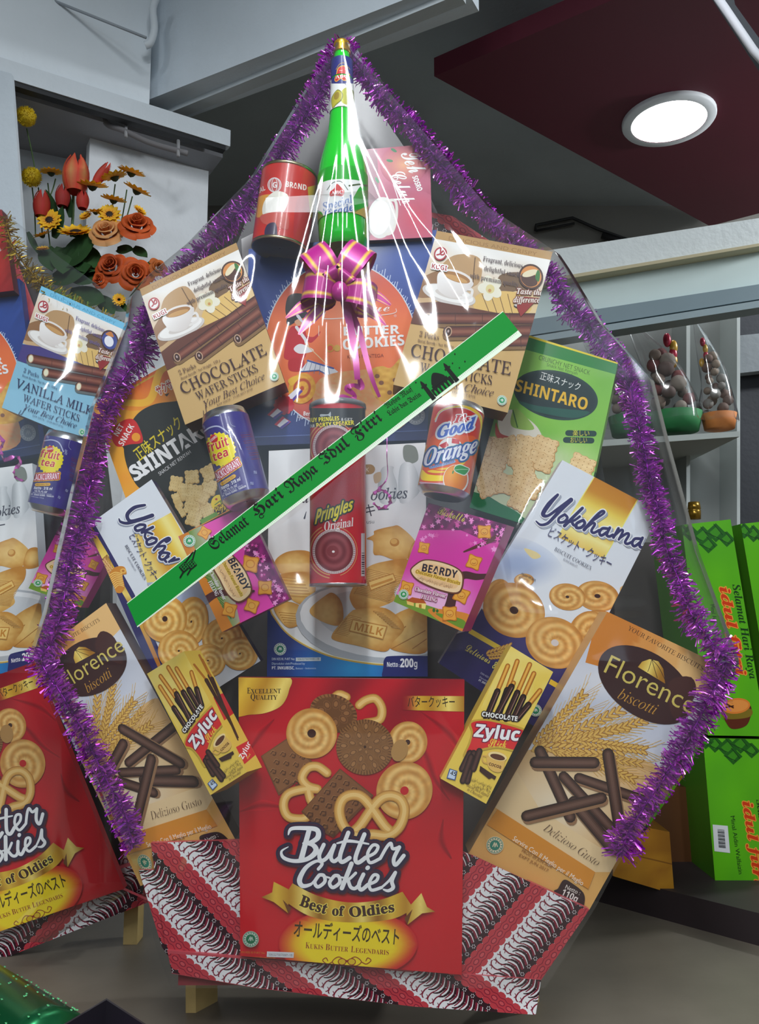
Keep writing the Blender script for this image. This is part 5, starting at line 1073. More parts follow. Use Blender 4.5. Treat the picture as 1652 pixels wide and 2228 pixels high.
wallseg('beam', PZ(318, 219, ZB), PZ(1000, -48, ZB), ZB, CEIL, .10, (214, 224, 232), **ST)
A_, B_ = PZ(350, 243, ZB), PZ(1000, -25, ZB)
wallseg('trim_1', A_, B_, ZB-.012, ZB+.02, .03, (196, 204, 208), **ST)
# white fascia over the niche on the left, its trim board and black lip, running away to the right
ZT = ZC+1.10
TA, TB, TM = PZ(24, 176, ZT), PZ(501, 322, ZT), PZ(326, 268, ZT)
dT = (TB-TA)/np.linalg.norm(TB-TA); nT = np.array([-dT[1], dT[0], 0])
wallseg('wall_niche_fascia', TA-dT*.5+nT*.01, TM+nT*.01, ZT+.03, CEIL, .05, WHITE, **ST)
wallseg('trim_2', TA-dT*.03, TB, ZT+.004, ZT+.045, .02, (206, 214, 220), **ST)
wallseg('trim_3', TA-dT*.02+nT*.004, TB-dT*.01+nT*.004, ZT-.006, ZT+.004, .02, (30, 32, 36), M_PLAIN, **ST)
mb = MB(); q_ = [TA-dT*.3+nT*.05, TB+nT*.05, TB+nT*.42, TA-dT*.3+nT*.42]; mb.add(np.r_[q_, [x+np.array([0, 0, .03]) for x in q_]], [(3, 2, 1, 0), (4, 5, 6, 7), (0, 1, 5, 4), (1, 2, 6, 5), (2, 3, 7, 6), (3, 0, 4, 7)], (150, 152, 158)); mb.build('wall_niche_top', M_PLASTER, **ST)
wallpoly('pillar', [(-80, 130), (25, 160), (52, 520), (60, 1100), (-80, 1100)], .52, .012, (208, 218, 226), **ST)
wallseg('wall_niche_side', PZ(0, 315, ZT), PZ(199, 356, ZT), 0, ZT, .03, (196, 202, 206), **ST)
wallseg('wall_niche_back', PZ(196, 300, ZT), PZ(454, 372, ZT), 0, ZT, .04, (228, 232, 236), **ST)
t = thing('conduit_pipe', P(330, 60, .66), 'white bent conduit pipe at the corner of the fascia', 'pipe')
MB().tube([P(*q, .66) for q in spline([(316, 99), (328, 92), (336, 62), (333, 18), (346, -16)], n=6)], pxl(9, .66), (214, 222, 228)).build('elbow_pipe', M_PLAIN, t)
MB().tube([P(*q, .60) for q in ((60, -40), (108, -2), (318, 82))], pxl(3.4, .6), (150, 158, 166)).build('surface_cable', M_PLAIN, t)
t = thing('under_niche_pipe', P(320, 300, .70), 'dusty pipe on clips under the niche top', 'pipe')
MB().tube([P(*q, .70) for q in spline([(222, 252), (236, 272), (268, 284), (330, 312), (408, 334)], n=6)], pxl(7, .70), (120, 118, 120)).build('pipe_run', M_PLAIN, t)
for q in ((274, 286), (388, 328)): MB().tube([P(q[0], q[1]-22, .71), P(q[0], q[1]+12, .69)], pxl(4, .70), (150, 150, 152)).build('clip', M_PLAIN, t)
# dropped red ceiling panel with its lamp
ZR = ZC+1.34
slab('ceiling_red_panel', [(945, 166), (1440, -46), (1900, -46), (1900, 400), (1545, 492)], ZR, .05, (84, 14, 36), M_PLAIN, **ST)
def downlight(px, rpx, label, power):
    c = PZ(px[0], px[1], ZR); dd = (c-EYE); r = rpx*(dd[1]*CP+dd[2]*SP)/F
    t = thing('ceiling_downlight', c, label, 'ceiling light')
    MB().lathe(c+(0, 0, -.012), c+(0, 0, .001), [(0, r*.8), (0, r*.97), (.4, r), (1, r)], (214, 218, 222)).build('rim', M_PLAIN, t)
    MB().lathe(c+(0, 0, -.010), c+(0, 0, -.004), [(0, .001), (0, r*.8), (1, r*.8)]).build('diffuser', emit('lamp_glow', (.95, .98, 1), 14), t)
downlight((1455, 258), 98, 'round glowing downlight in the dark red ceiling panel', 0)
wallpoly('film_glare_strip', [(1528, -30), (1556, -30), (1700, 190), (1700, 150), (1600, 10), (1592, -30)], .1, .02, (170, 174, 184), M_METAL, **ST)  # solid strip standing in for the glare on a hanging cellophane sheet
MB().tube([P(*q, .095) for q in ((1545, -30), (1640, 110), (1700, 178))], .006, (226, 228, 236)).build('film_glare_line', M_PLAIN, **ST)  # pale tube in place of the bright streak on that cellophane
# cable run on the far wall
t = thing('cable_duct', P(1250, 500, 1.9), 'thin black cable frame on the far dark wall above the shelf', 'cable')
MB().tube([P(*q, 1.93) for q in ((1166, 502), (1166, 490), (1246, 474), (1300, 498), (1390, 530))], .006, (20, 20, 22)).build('cable', M_PLAIN, t)
MB().tube([P(*q, 1.93) for q in ((1166, 502), (1250, 486))], .005, (20, 20, 22)).build('cable', M_PLAIN, t)
MB().tube([P(*q, 1.93) for q in ((1310, 512), (1390, 536))], .012, (16, 16, 18)).build('cable', M_PLAIN, t)
# white shelf front on the right
YS = .90
wallpoly('beam_shelf_head', [(1120, 556), (1720, 464), (1720, 522), (1120, 622)], YS, .12, (224, 230, 230), **ST)
wallpoly('trim_6', [(1120, 618), (1720, 518), (1720, 524), (1120, 626)], YS-.01, .05, (196, 184, 150), M_PLAIN, **ST)
wallpoly('trim_7', [(1120, 640), (1720, 532), (1720, 610), (1120, 700)], YS+.03, .05, (208, 224, 222), M_PLAIN, **ST)
wallpoly('trim_8', [(1120, 700), (1720, 608), (1720, 640), (1120, 735)], YS+.01, .06, (128, 146, 154), M_PLAIN, **ST)
wallpoly('trim_9', [(1120, 738), (1720, 643), (1720, 658), (1120, 752)], YS+.005, .06, (150, 166, 172), M_PLAIN, **ST)
t = thing('display_shelf', P(1500, 1130, 1.3), 'pale grey display shelf unit behind the cellophane on the right', 'shelf')
def pp(name, px, y, th, col, m=M_PLAIN): return wallpoly(name, px, y, th, col, m, parent=t)
pp('back_panel', [(1180, 660), (1610, 640), (1612, 1180), (1180, 1180)], 1.36, .02, (170, 174, 172))
pp('divider', [(1494, 660), (1502, 660), (1502, 1180), (1494, 1180)], 1.24, .12, (186, 192, 190)); pp('divider', [(1604, 650), (1611, 650), (1611, 1180), (1604, 1180)], 1.24, .12, (178, 184, 182))
pp('shelf_board', [(1240, 962), (1610, 938), (1610, 950), (1240, 976)], 1.0, .36, (170, 176, 172))
wallpoly('wall_dark_recess', [(1611, 640), (1760, 630), (1760, 1180), (1611, 1180)], 1.3, .03, (44, 46, 52), **ST)
wallpoly('trim_10', [(1608, 730), (1760, 715), (1760, 795), (1608, 812)], 1.25, .04, (130, 136, 140), **ST)
def gift_basket(cx, by, w, h, top, col, fill, label, acc):
    Y = 1.06; t = thing('gift_basket', P(cx, by, Y), label, 'gift basket', 'small gift baskets on the shelf'); s = pxl(1, Y)
    c = P(cx, by, Y); MB().lathe(c, c+(0, 0, h*s), [(0, .001), (0, w*.42*s), (1, w*.5*s), (1, w*.46*s), (.3, w*.4*s)], col, n=20).build('basket', M_WOOD, t)
    rr = random.Random(int(cx))
    for k in range(22):
        f = k/22; r_ = w*.36*s*(1-.75*f); a = k*2.4
        q = c+(r_*math.cos(a)+(-.12 if cx < 1500 else -.05)*(f*.62)**2, r_*math.sin(a)*.8, h*s*.9+f*top*.62*s); MB().ball(q, w*rr.uniform(.10, .16)*s, col=mixc(fill[k % len(fill)], (70, 62, 60), .5)).build('sweet', M_PETAL, t)
    for k in range(4):
        q = P(cx+acc[0]+rr.uniform(-9, 9), by-acc[1]+(k-2)*15, Y); MB().ball(q, w*.08*s, w*.05*s, w*.14*s, ((176, 40, 66), (206, 160, 60))[k % 2]).build('bow', M_SATIN, t)
    V = []; n = 18; rows = 7
    for i in range(rows):
        f = i/(rows-1); z = h*.5*s+f*top*s; r = w*.52*s*(1-f)**.8+.004
        for k in range(n):
            a = 2*math.pi*k/n; rj = r*(1+.16*math.sin(k*5+i)); V.append(c+(rj*math.cos(a)+(-.12 if cx < 1500 else -.05)*f*f, rj*math.sin(a), z))
    MB().add(V, [(i*n+k, i*n+(k+1) % n, (i+1)*n+(k+1) % n, (i+1)*n+k) for i in range(rows-1) for k in range(n)], smooth=True).build('wrap', M_FILM, t)
gift_basket(1470, 940, 118, 42, 240, (40, 120, 66), [(190, 160, 136), (170, 60, 60), (206, 190, 170), (120, 90, 80)], 'small gift basket with a green woven base on the shelf', (-10, 170))
gift_basket(1566, 934, 76, 34, 230, (196, 120, 60), [(206, 180, 150), (200, 200, 190), (150, 110, 90)], 'small gift basket with an orange woven base on the shelf', (-36, 160))
gift_basket(1375, 948, 100, 42, 200, (52, 110, 70), [(160, 140, 120), (196, 170, 150), (120, 50, 60)], 'small gift basket half hidden behind the purple tinsel', (-10, 130))
c = P(1512, 1130, 1.1); s_ = pxl(1, 1.1)
MB().lathe(c, c+(0, 0, 38*s_), [(0, .001), (0, 13*s_), (.5, 14*s_), (.55, 12*s_), (.6, 14*s_), (1, 12*s_), (1, .001)], (150, 116, 40), n=20).build('foil_jar', M_FOIL, None, None, 'little black and gold foil jar on the lower shelf', 'jar')
# ------------------------------------------------------------ green parcels on the right and things by the floor
def A_green(front, ket, red, blk, drum, small=None, code=None):
    A = Art().C(PX); A.poly(front, lambda x, y: mixc((96, 186, 20), (84, 170, 24), noise(x/40, y/60)), 30)
    x, y = ket
    for dx, dy, r in ((0, 0, 20), (28, 8, 24), (56, 0, 22), (40, 26, 20), (80, 14, 18), (-20, -6, 18)):
        A.poly([(x+dx-r, y+dy), (x+dx, y+dy-r*.9), (x+dx+r, y+dy+2), (x+dx, y+dy+r)], (30, 96, 20)); A.poly([(x+dx-r*.6, y+dy), (x+dx, y+dy-r*.5), (x+dx+r*.5, y+dy+1), (x+dx, y+dy+r*.6)], (60, 140, 24)); A.line([(x+dx-r, y+dy), (x+dx+r*.3, y+dy+r*.6)], 1.6, (16, 60, 16)); A.line([(x+dx-r*.2, y+dy-r*.8), (x+dx+r*.7, y+dy+r*.3)], 1.6, (16, 60, 16))
    (p0, p1), h = red; e = np.array(p1, float)-p0; up = (-e[1], e[0]); up = (e[1], -e[0])
    A.T('idul fitri', p0, p1, h, (214, 60, 20), 'seriti', off=.01, up=up, ol=((2, (240, 160, 60)),))
    (p0, p1), h = blk; A.T('Selamat Hari Raya', p0, p1, h, (20, 60, 20), 'seriti', up=up)
    if small: A.T('Minal Aidin Walfaizin', small[0], small[1], 9, (30, 70, 20), 'sans', up=up)
    if drum:
        x, y = drum; A.spl([(x-30, y-6), (x+30, y-10), (x+26, y+30), (x, y+42), (x-18, y+34)], (96, 40, 20)); A.spl([(x-28, y+2), (x+30, y-2), (x+29, y+16), (x-22, y+20)], (130, 110, 30)); A.ell(x, y-8, 31, 17, -6, (226, 130, 50)); A.ell(x, y-8, 27, 13, -6, (236, 150, 70)); A.line([(x-34, y-20), (x-6, y-4)], 3, (70, 30, 16)); A.line([(x-36, y-2), (x-6, y-8)], 3, (70, 30, 16))
    if code:
        A.poly(code, (226, 228, 230)); c = np.array(code, float)
        for k in range(16):
            f = .16+.044*k; a = c[0]+(c[3]-c[0])*f; b = c[1]+(c[2]-c[1])*f; A.poly([a+(b-a)*.3, a+(b-a)*.75, a+(b-a)*.75+(0, 1.0+(k*7 % 3)*.5), a+(b-a)*.3+(0, 1.0+(k*7 % 3)*.5)], (30, 30, 34))
    return A
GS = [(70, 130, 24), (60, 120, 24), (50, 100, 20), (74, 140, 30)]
q = [(1484, 1142), (1590, 1130), (1668, 1602), (1541, 1600)]
carton('gift_carton', A_green([(1470, 1100), (1700, 1100), (1720, 1640), (1500, 1640)], (1502, 1158), (((1566, 1278), (1604, 1472)), 21), (((1594, 1272), (1632, 1478)), 16), (1602, 1544), ((1546, 1316), (1560, 1400))), q, .34, .16, GS, 'upper green greeting carton on the stack at the right edge', 'box')
q2 = [(1612, 1140), (1760, 1124), (1830, 1600), (1690, 1600)]
carton('gift_carton', A_green([(1600, 1100), (1850, 1100), (1850, 1640), (1600, 1640)], (1640, 1160), (((1720, 1278), (1760, 1472)), 21), (((1750, 1272), (1790, 1478)), 16), None), q2, .36, .14, GS, 'green greeting carton cut off by the right edge beside the upper one', 'box')
q3 = [(1530, 1606), (1720, 1610), (1740, 2072), (1567, 2040)]
carton('gift_carton', A_green([(1500, 1580), (1800, 1580), (1800, 2100), (1500, 2100)], (1556, 1618), (((1616, 1744), (1644, 1930)), 21), (((1646, 1740), (1672, 1930)), 14), (1634, 1988), ((1590, 1776), (1608, 1902)), [(1551, 1794), (1584, 1797), (1589, 1856), (1555, 1852)]), q3, .34, .16, GS, 'lower green greeting carton with a white barcode sticker', 'box')
DK = (46, 36, 38)
wallseg('wall_dark_plinth', PZ(1180, 1935, 0)+(0, .02, 0), PZ(1800, 2108, 0)+(0, .02, 0), 0, .045, .5, DK, M_PLAIN, **ST)
wallpoly('wall_dark_back', [(1150, 1180), (1800, 1180), (1800, 2030), (1150, 1940)], .62, .03, (70, 64, 62), M_PLAIN, **ST)
qg = [(1330, 1786), (1457, 1810), (1468, 1946), (1334, 1906)]
a0 = Art().C(PX); a0.poly([(1300, 1750), (1500, 1750), (1500, 1980), (1300, 1980)], lambda x, y: mixc((206, 146, 40), (176, 116, 30), noise(x/30, y/24)), 20); a0.line([(1334, 1850), (1462, 1880)], 3, (150, 96, 26))
carton('golden_box', a0, qg, .30, .10, [(150, 100, 30)]*4, 'plain golden brown box on the dark plinth right of the large hamper', 'box')
a0 = Art().C(PX); a0.poly([(1300, 1600), (1600, 1600), (1600, 2000), (1300, 2000)], (96, 60, 34))
carton('brown_carton', a0, [(1390, 1706), (1552, 1716), (1556, 2000), (1400, 1960)], .44, .10, [(70, 44, 28)]*4, 'dark brown carton behind the golden box', 'box', front=(96, 60, 34))
# bottom left corner
z = .12; k0 = [PZ(232, 2172, z), PZ(330, 2236, z), None, PZ(112, 2244, z)]; k0[2] = k0[1]+k0[3]-k0[0]
t = thing('open_carton', k0[0]*[1, 1, 0], 'dark open carton with purple lining at the bottom edge', 'box')
mb = MB(); cc = np.mean(k0, 0)
for i in range(4):
    a, b = k0[i], k0[(i+1) % 4]; ai, bi = a+(cc-a)*.06, b+(cc-b)*.06; dn = np.array([0, 0, -z])
    mb.add([a, b, bi, ai, a+dn, b+dn, bi+dn, ai+dn], [(0, 1, 2, 3), (0, 4, 5, 1), (3, 2, 6, 7), (4, 7, 6, 5)], (40, 38, 44))
mb.build('carton_wall', M_CARD, t)
inn = [cc+(q-cc)*.92+np.array([0, 0, -.03]) for q in k0]; MB().add(inn, [(0, 1, 2, 3)], (120, 30, 130)).build('lining', M_SATIN, t)
def wrapped(px0, px1):
    a, b = PZ(*px0, .09), PZ(*px1, .09); mb = MB()
    mb.tube([a+(b-a)*f+np.array([0, 0, -.02]) for f in np.linspace(0, 1, 8)], .05, (28, 110, 66), n=14); t = thing('wrapped_roll', a*[1, 1, 0], 'glittery green wrapped roll in the bottom left corner', 'gift'); mb.build('roll', M_FOIL, t)
    mb = MB(); rr = random.Random(2)
    for k in range(160):
        f = rr.random(); g = rr.random()*math.pi; d = (b-a)/np.linalg.norm(b-a); n = np.array([-d[1], d[0], 0]); q = a+(b-a)*f+np.array([0, 0, -.02])+(n*math.cos(g)+np.array([0, 0, 1])*math.sin(g))*.051
        r = .0012; mb.add([q+(r, 0, 0), q+(0, r, .0006), q+(-r, 0, .0009), q+(0, -r, 0)], [(0, 1, 2, 3)], (120, 230, 160))
    mb.build('glitter', M_FOIL, t, kind='stuff')
wrapped((-90, 2150), (110, 2290))
q = [PZ(-80, 2150, .03), PZ(17, 2146, .03), PZ(18, 2190, .03), PZ(-80, 2200, .03)]
MB().add(np.r_[q, [x*[1, 1, 0] for x in q]], [(0, 1, 2, 3), (3, 2, 6, 7), (2, 1, 5, 6), (0, 3, 7, 4), (1, 0, 4, 5)], (226, 228, 236)).build('white_box', M_CARD, None, None, 'corner of a small white box at the left edge of the floor', 'box')
# ------------------------------------------------------------ artificial flowers in the niche
FY = .62
fl = thing('flower_arrangement', P(190, 690, FY), 'arrangement of artificial sunflowers, roses and tulips in the white niche', 'flowers')
def D2(x, y): return (x/4.13, y/4.13+200)
fs = pxl(1, FY)/4.13
def frame(face):
    n = np.asarray(face, float); n /= np.linalg.norm(n); u = np.cross([0, 0, 1.0], n); 
    u = u/np.linalg.norm(u) if np.linalg.norm(u) > 1e-3 else np.array([1.0, 0, 0]); return u, np.cross(n, u), n
def petal(mb, c, dirv, nrm, L, W, cup, c0, c1, n=6):
    side = np.cross(nrm, dirv); V = []; cs = []
    for i in range(n):
        f = i/(n-1); w = W*math.sin(math.pi*min(1, .12+f*.88))**.8*.5; base = c+dirv*L*f+nrm*cup*L*f*f
        for s in (-1, 0, 1): V.append(base+side*w*s+nrm*(.12*W*abs(s))); cs.append(mixc(c0, c1, f))
    F_ = [(i*3+j, i*3+j+1, i*3+j+4, i*3+j+3) for i in range(n-1) for j in range(2)]
    mb.add(V, F_, np.array(cs), 0, True)
def stem(a, b, r=1.6, col=(70, 96, 50)):
    p = spline([a, ((a[0]+b[0])/2+6, (a[1]+b[1])/2), b], n=5); MB().tube([P(*D2(*q), FY+.03) for q in p], r*pxl(1, FY), col, n=6).build('stem', M_PETAL, fl)
def sunflower(x, y, r, face, disc=True, c0=(230, 150, 26), c1=(250, 208, 44), back=False):
    c = P(*D2(x, y), FY); u, v, n = frame(face); R_ = r*fs; root = None
    mb = MB()
    for ring, (k, L, cup) in enumerate(((14, 1.0, .12), (11, .8, .3))):
        for i in range(k):
            a = 2*math.pi*(i+.5*ring)/k; d = u*math.cos(a)+v*math.sin(a); petal(mb, c+d*R_*.22+n*.002*ring, d, n, R_*L*.8, R_*.42, cup, c0, c1)
    o = mb.build('sunflower', M_PETAL, fl)
    def sub(name, mb): 
        w = mb.build(name, M_PETAL, o); return w
    if disc: b = MB(); b.lathe(c, c+n*R_*.16, [(0, R_*.36), (.6, R_*.34), (1, R_*.2), (1, .0005)], (40, 24, 16), n=16); sub('seed_disc', b)
    b = MB(); b.lathe(c-n*R_*.3, c, [(0, .0008), (.3, R_*.2), (1, R_*.34)], (36, 52, 28), n=12); sub('calyx', b)
def ballflower(x, y, r):
    c = P(*D2(x, y), FY); mb = MB(); mb.ball(c, r*fs*.86, col=(200, 170, 20), n=16, m=10); rr = random.Random(int(x))
    for k in range(420):
        d = np.array([rr.gauss(0, 1) for _ in range(3)]); d /= np.linalg.norm(d); q = c+d*r*fs*.84; s = np.cross(d, [.3, .5, .8]); s /= np.linalg.norm(s); mb.add([q+s*.0012, q-s*.0012, q+d*r*fs*.2], [(0, 1, 2)], (226, 196, 30))
    mb.build('pompom_flower', M_PETAL, fl)
def tulip(x, y, w, h, lean=0.0, c0=(206, 150, 90), c1=(214, 64, 44)):
    mb = MB(); b = P(*D2(x, y+h/2), FY); u = np.array([1.0, 0, 0]); 
    for k in range(6):
        a = 2*math.pi*k/6+.5; V = []; cs = []
        for i in range(8):
            f = i/7; rr = w/2*fs*(math.sin(math.pi*min(.92, .18+f*.72))**.7); z = h*fs*f
            for j in (-1, -.5, 0, .5, 1):
                t = a+j*.62*(1-f**3*.75); V.append(b+(rr*math.cos(t)+lean*z, rr*math.sin(t), z*(1-.05*abs(j)))); cs.append(mixc(mixc(c1, c0, 1-abs(j)), c1, abs(f-.45)*1.4))
        mb.add(V, [(i*5+j, i*5+j+1, i*5+j+6, i*5+j+5) for i in range(7) for j in range(4)], np.array(cs), 0, True)
    mb.build('tulip', M_PETAL, fl)
def rose(x, y, r, face, c0, c1):
    c = P(*D2(x, y), FY-.01); u, v, n = frame(face); R_ = r*fs; mb = MB(); rr = random.Random(int(x+y))
    for ring, (k, rad, hg, open_) in enumerate(((2, .12, .62, .0), (3, .26, .60, .10), (4, .42, .52, .25), (5, .60, .38, .5), (6, .80, .20, .8))):
        for i in range(k):
            a = 2*math.pi*(i+.5*ring)/k+rr.uniform(-.2, .2); V = []; cs = []; aw = math.pi/k*1.5; hj = hg*rr.uniform(.85, 1.15); rj = rad*rr.uniform(.9, 1.1)
            for s in range(7):
                f = s/6
                for j in range(7):
                    g = j/3-1; t = a+aw*g*(1-.35*f*f); q = R_*rj*(.45+.55*math.sin(f*1.5)+open_*.35*f**3)*(1-.10*g*g*f); hh = R_*(hj*math.sin(f*1.75)-open_*.22*f**4-.10*g*g*f)
                    V.append(c+(u*math.cos(t)+v*math.sin(t))*q+n*hh); cs.append(mixc(c0, c1, f*f*.9+.1*abs(g)))
            mb.add(V, [(s*7+j, s*7+j+1, s*7+j+8, s*7+j+7) for s in range(6) for j in range(6)], np.array(cs), 0, True)
    mb.build('rose', M_PETAL, fl)
def leaf(x, y, L, W, ang, tip=0.0, col=(30, 60, 26), y0=None):
    r = math.radians(ang); d = np.array([math.cos(r), -.25+tip, math.sin(r)]); nn = np.array([-math.sin(r)*.3, -1, math.cos(r)*.3]); nn /= np.linalg.norm(nn); mb = MB()
    petal(mb, P(*D2(x, y), FY+.02 if y0 is None else y0), d, nn, L*fs, W*fs, .05, col, mixc(col, (60, 110, 50), .5), 8); mb.build('leaf', M_PETAL, fl)
for a, b in (((240, 330), (330, 800)), ((290, 860), (320, 1300)), ((345, 860), (380, 1300)), ((430, 820), (470, 1300)), ((660, 920), (640, 1300)), ((1035, 830), (960, 1300)), ((1140, 880), (1060, 1300)), ((1190, 940), (1080, 1300)), ((500, 780), (440, 960)), ((430, 1230), (460, 1560))): stem(a, b, 3.2 if a[0] == 660 else 1.5)
ballflower(235, 220, 96); ballflower(285, 765, 96)
tulip(676, 715, 250, 370); tulip(370, 990, 160, 260, 0, (170, 60, 40), (180, 40, 34)); tulip(740, 960, 120, 180, 0, (170, 60, 40), (180, 40, 34)); tulip(860, 720, 110, 210, .55, (190, 80, 60), (196, 56, 44)); tulip(560, 920, 140, 220, 0, (160, 50, 40), (160, 36, 34))
for x, y, r, f, d in ((445, 1155, 118, (.1, -1, .15), True), (985, 1105, 112, (.2, -1, .25), True), (680, 1265, 165, (.05, -.75, .9), True), (830, 850, 145, (.1, -.35, 1), False), (460, 730, 110, (0, -.25, 1), False), (1030, 770, 130, (-.3, -.3, 1), False), (1180, 730, 130, (.3, -.3, 1), False), (1230, 890, 135, (.5, -.3, 1), False), (1020, 975, 120, (.2, -.3, 1), False), (860, 1080, 90, (0, -.5, 1), False), (770, 1120, 66, (-.2, -.8, .5), False), (380, 1290, 90, (-.3, -.5, .8), False), (385, 1415, 62, (0, -.6, .8), False), (1255, 1070, 70, (.7, -.5, .6), False), (1070, 1870, 66, (.2, -.9, .1), False)):
    sunflower(x, y, r, f, d)
OR = ((176, 70, 16), (214, 90, 26)); rose(1230, 1215, 190, (.25, -.9, .5), *OR); rose(960, 1270, 180, (.05, -1, .45), (206, 130, 70), (222, 168, 110)); rose(1010, 1580, 170, (-.1, -1, .2), (160, 60, 14), (206, 84, 24)); rose(1220, 1640, 170, (.3, -1, 0), *OR); rose(1420, 1580, 90, (.6, -.9, .1), (160, 80, 20), (196, 100, 30)); rose(900, 1690, 90, (-.3, -1, 0), *OR)
for x, y, L, W, a in ((560, 1560, 460, 300, 30), (480, 1700, 420, 260, 10), (700, 1500, 330, 260, -30), (620, 1820, 420, 260, -20), (500, 1320, 300, 130, 70), (640, 1130, 300, 90, 96), (520, 1130, 260, 90, 110), (1200, 1400, 200, 110, -40), (1050, 1420, 180, 120, -10), (900, 1850, 260, 160, -50), (1300, 1640, 130, 80, 60), (250, 1260, 320, 60, -60), (640, 1660, 420, 260, -6), (760, 1400, 300, 200, -60), (1000, 1900, 220, 120, -30), (420, 1400, 300, 200, -70), (560, 1400, 320, 220, -80)): leaf(x, y, L, W, a)
# ------------------------------------------------------------ the large hamper: stand
YB = -.100
stand = thing('hamper_stand', P(770, 2150, 0)*[1, 1, 0], 'hamper stand wrapped in red and white batik paper on wooden legs', 'stand')
def pxpoly(y, px): return [P(a, b, y) for a, b in px]
def artprism(name, art, px, y, th, col, parts, m=M_CARD, parent=None, plane=None, **k):
    pl = plane or Plane(P(px[0][0], px[0][1], y), (0, -1, 0)); f = pl.proj(px); mb = MB(); mb.prism(f, f-pl.n*th, col)
    for q in parts: mb.art(art, pl, q)
    return mb.build(name, m, parent, **k)
bl = A_batik((330, 1840), 47, 1, -250, 500, 9, -5); br = A_batik((1180, 1900), -50, -1, -350, 350, 10, -5); bs = A_batik((365, 2090), 38, 1, -200, 800, 10, -6)
frontpx = [(328, 1834), (520, 1828), (1000, 1852), (1036, 1866), (1186, 1936), (1176, 2130), (362, 2072)]
artprism('base_front', bl, frontpx, YB, .006, (200, 80, 90), [[(328, 1834), (522, 1828), (700, 1836), (700, 2100), (362, 2072)]], parent=stand)
o_ = artprism('base_wing', br, [(700, 1838), (1000, 1850), (1036, 1864), (1190, 1936), (1178, 2134), (700, 2104)], YB-.001, .002, (200, 80, 90), [[(700, 1838), (1000, 1850), (1036, 1864), (1190, 1936), (1178, 2134), (700, 2104)]], parent=stand)
artprism('base_side_wrap', br, [(1150, 1918), (1190, 1936), (1283, 1979), (1178, 2130)], YB+.001, .008, (200, 80, 90), [[(1190, 1936), (1283, 1979), (1178, 2132)]], parent=stand)
artprism('base_side_wrap', bl, [(302, 1893), (345, 1893), (366, 2080), (352, 2060)], YB+.006, .004, (200, 80, 90), [[(302, 1893), (345, 1893), (366, 2080), (352, 2060)]], parent=stand)
strip_px = [(364, 2068), (700, 2098), (1178, 2132), (1166, 2208), (900, 2190), (560, 2150), (374, 2118)]
artprism('base_strip', bs, strip_px, YB-.004, .006, (200, 80, 90), [[(364, 2068), (700, 2097.9), (900, 2112), (900, 2190), (560, 2149), (374, 2117)], [(900, 2112), (1178, 2132), (1166, 2208), (900, 2190)]], parent=stand)
a, b = P(378, 2075, YB+.008), P(1168, 2120, YB+.008); MB().box((a[0]+.006, YB+.007, P(700, 2150, YB)[2]), (b[0]-.002, .0, P(700, 2068, YB)[2]), (150, 60, 66)).build('base_box', M_CARD, stand)
for x, w, x2 in ((403, 22, 16), (1118, 24, 14)):
    mb = MB(); a = P(x, 2110, -.004); b = P(x+w, 2110, -.004); th = np.array([0, .03, 0]); zt = P(x, 2085, -.004)[2]
    V = [(a[0]+.002, a[1], 0), (b[0]+.002, b[1], 0), (b[0]+.022, b[1]+.03, 0), (a[0]+.022, a[1]+.03, 0)]; V += [(p[0]-.002, p[1], zt) for p in V]
    mb.add(V, [(0, 3, 2, 1), (4, 5, 6, 7), (0, 1, 5, 4), (1, 2, 6, 5), (2, 3, 7, 6), (3, 0, 4, 7)], (206, 178, 116)); mb.build('leg', M_WOOD, stand)
bd = pxpoly(.060, [(585, 350), (745, 120), (900, 350), (960, 480), (1090, 720), (1290, 900), (1330, 1120), (1340, 1400), (1200, 1800), (1000, 2000), (500, 2000), (345, 1800), (300, 1500), (330, 1100), (360, 880), (520, 520)])
MB().prism(bd, [q+np.array([0, .012, 0]) for q in bd], (92, 90, 92)).build('backboard', M_CARD, stand)
bw = A_batik((960, 480), 40, 1, -200, 300, 6, -3)
artprism('batik_backing', bw, [(938, 462), (985, 470), (1075, 530), (1130, 600), (940, 600)], .040, .006, (200, 80, 90), [[(938, 462), (985, 470), (1075, 530), (1130, 600), (940, 600)]], parent=stand)
artprism('batik_backing', bw, [(525, 520), (566, 500), (580, 600), (530, 600)], .040, .006, (200, 80, 90), [[(525, 520), (566, 500), (580, 600), (530, 600)]], parent=stand)
# ------------------------------------------------------------ cartons of the large hamper
BUT = A_butter(); MLK = A_milk(); WAF = A_wafer(); WAV = A_wafer(True); BLU = A_blue(); FLO = A_florence(); BEA = A_beardy()
Q_BLU = [(541, 542), (950, 500), (930, 957), (534, 970)]
carton('butter_cookie_box', BLU, Q_BLU, .0, .030, [(30, 50, 120)]*4, 'dark blue cookie box with a red drummer oval behind the pink bow', 'box', front=(30, 50, 120))
Q_MLK = [(585, 981), (926, 963), (931, 1472), (581, 1472)]
carton('milk_cookie_box', MLK, Q_MLK, -.035, .030, [(200, 205, 210)]*4, 'white and blue milk biscuit box behind the red crisp tube', 'box')
Q_BUT = [(519, 1474), (1011, 1479), (1005, 2121), (523, 2080)]
carton('butter_cookie_box', BUT, Q_BUT, -.117, .012, [(150, 20, 30)]*4, 'big red butter cookie box standing at the front of the large hamper', 'box', front=(190, 20, 34))
Q_WL = [(304, 629), (514, 528), (620, 832), (403, 924)]
BR_ = [(150, 110, 70)]*4
carton('wafer_stick_box', WAF, Q_WL, -.055, .045, [(188, 146, 84), (120, 70, 40), (90, 60, 46), (120, 84, 54)], 'tan chocolate wafer stick box left of the pink bow', 'box', ref=[(304, 629), (514, 528), (620, 832), (403, 924)], group='tan wafer stick boxes')
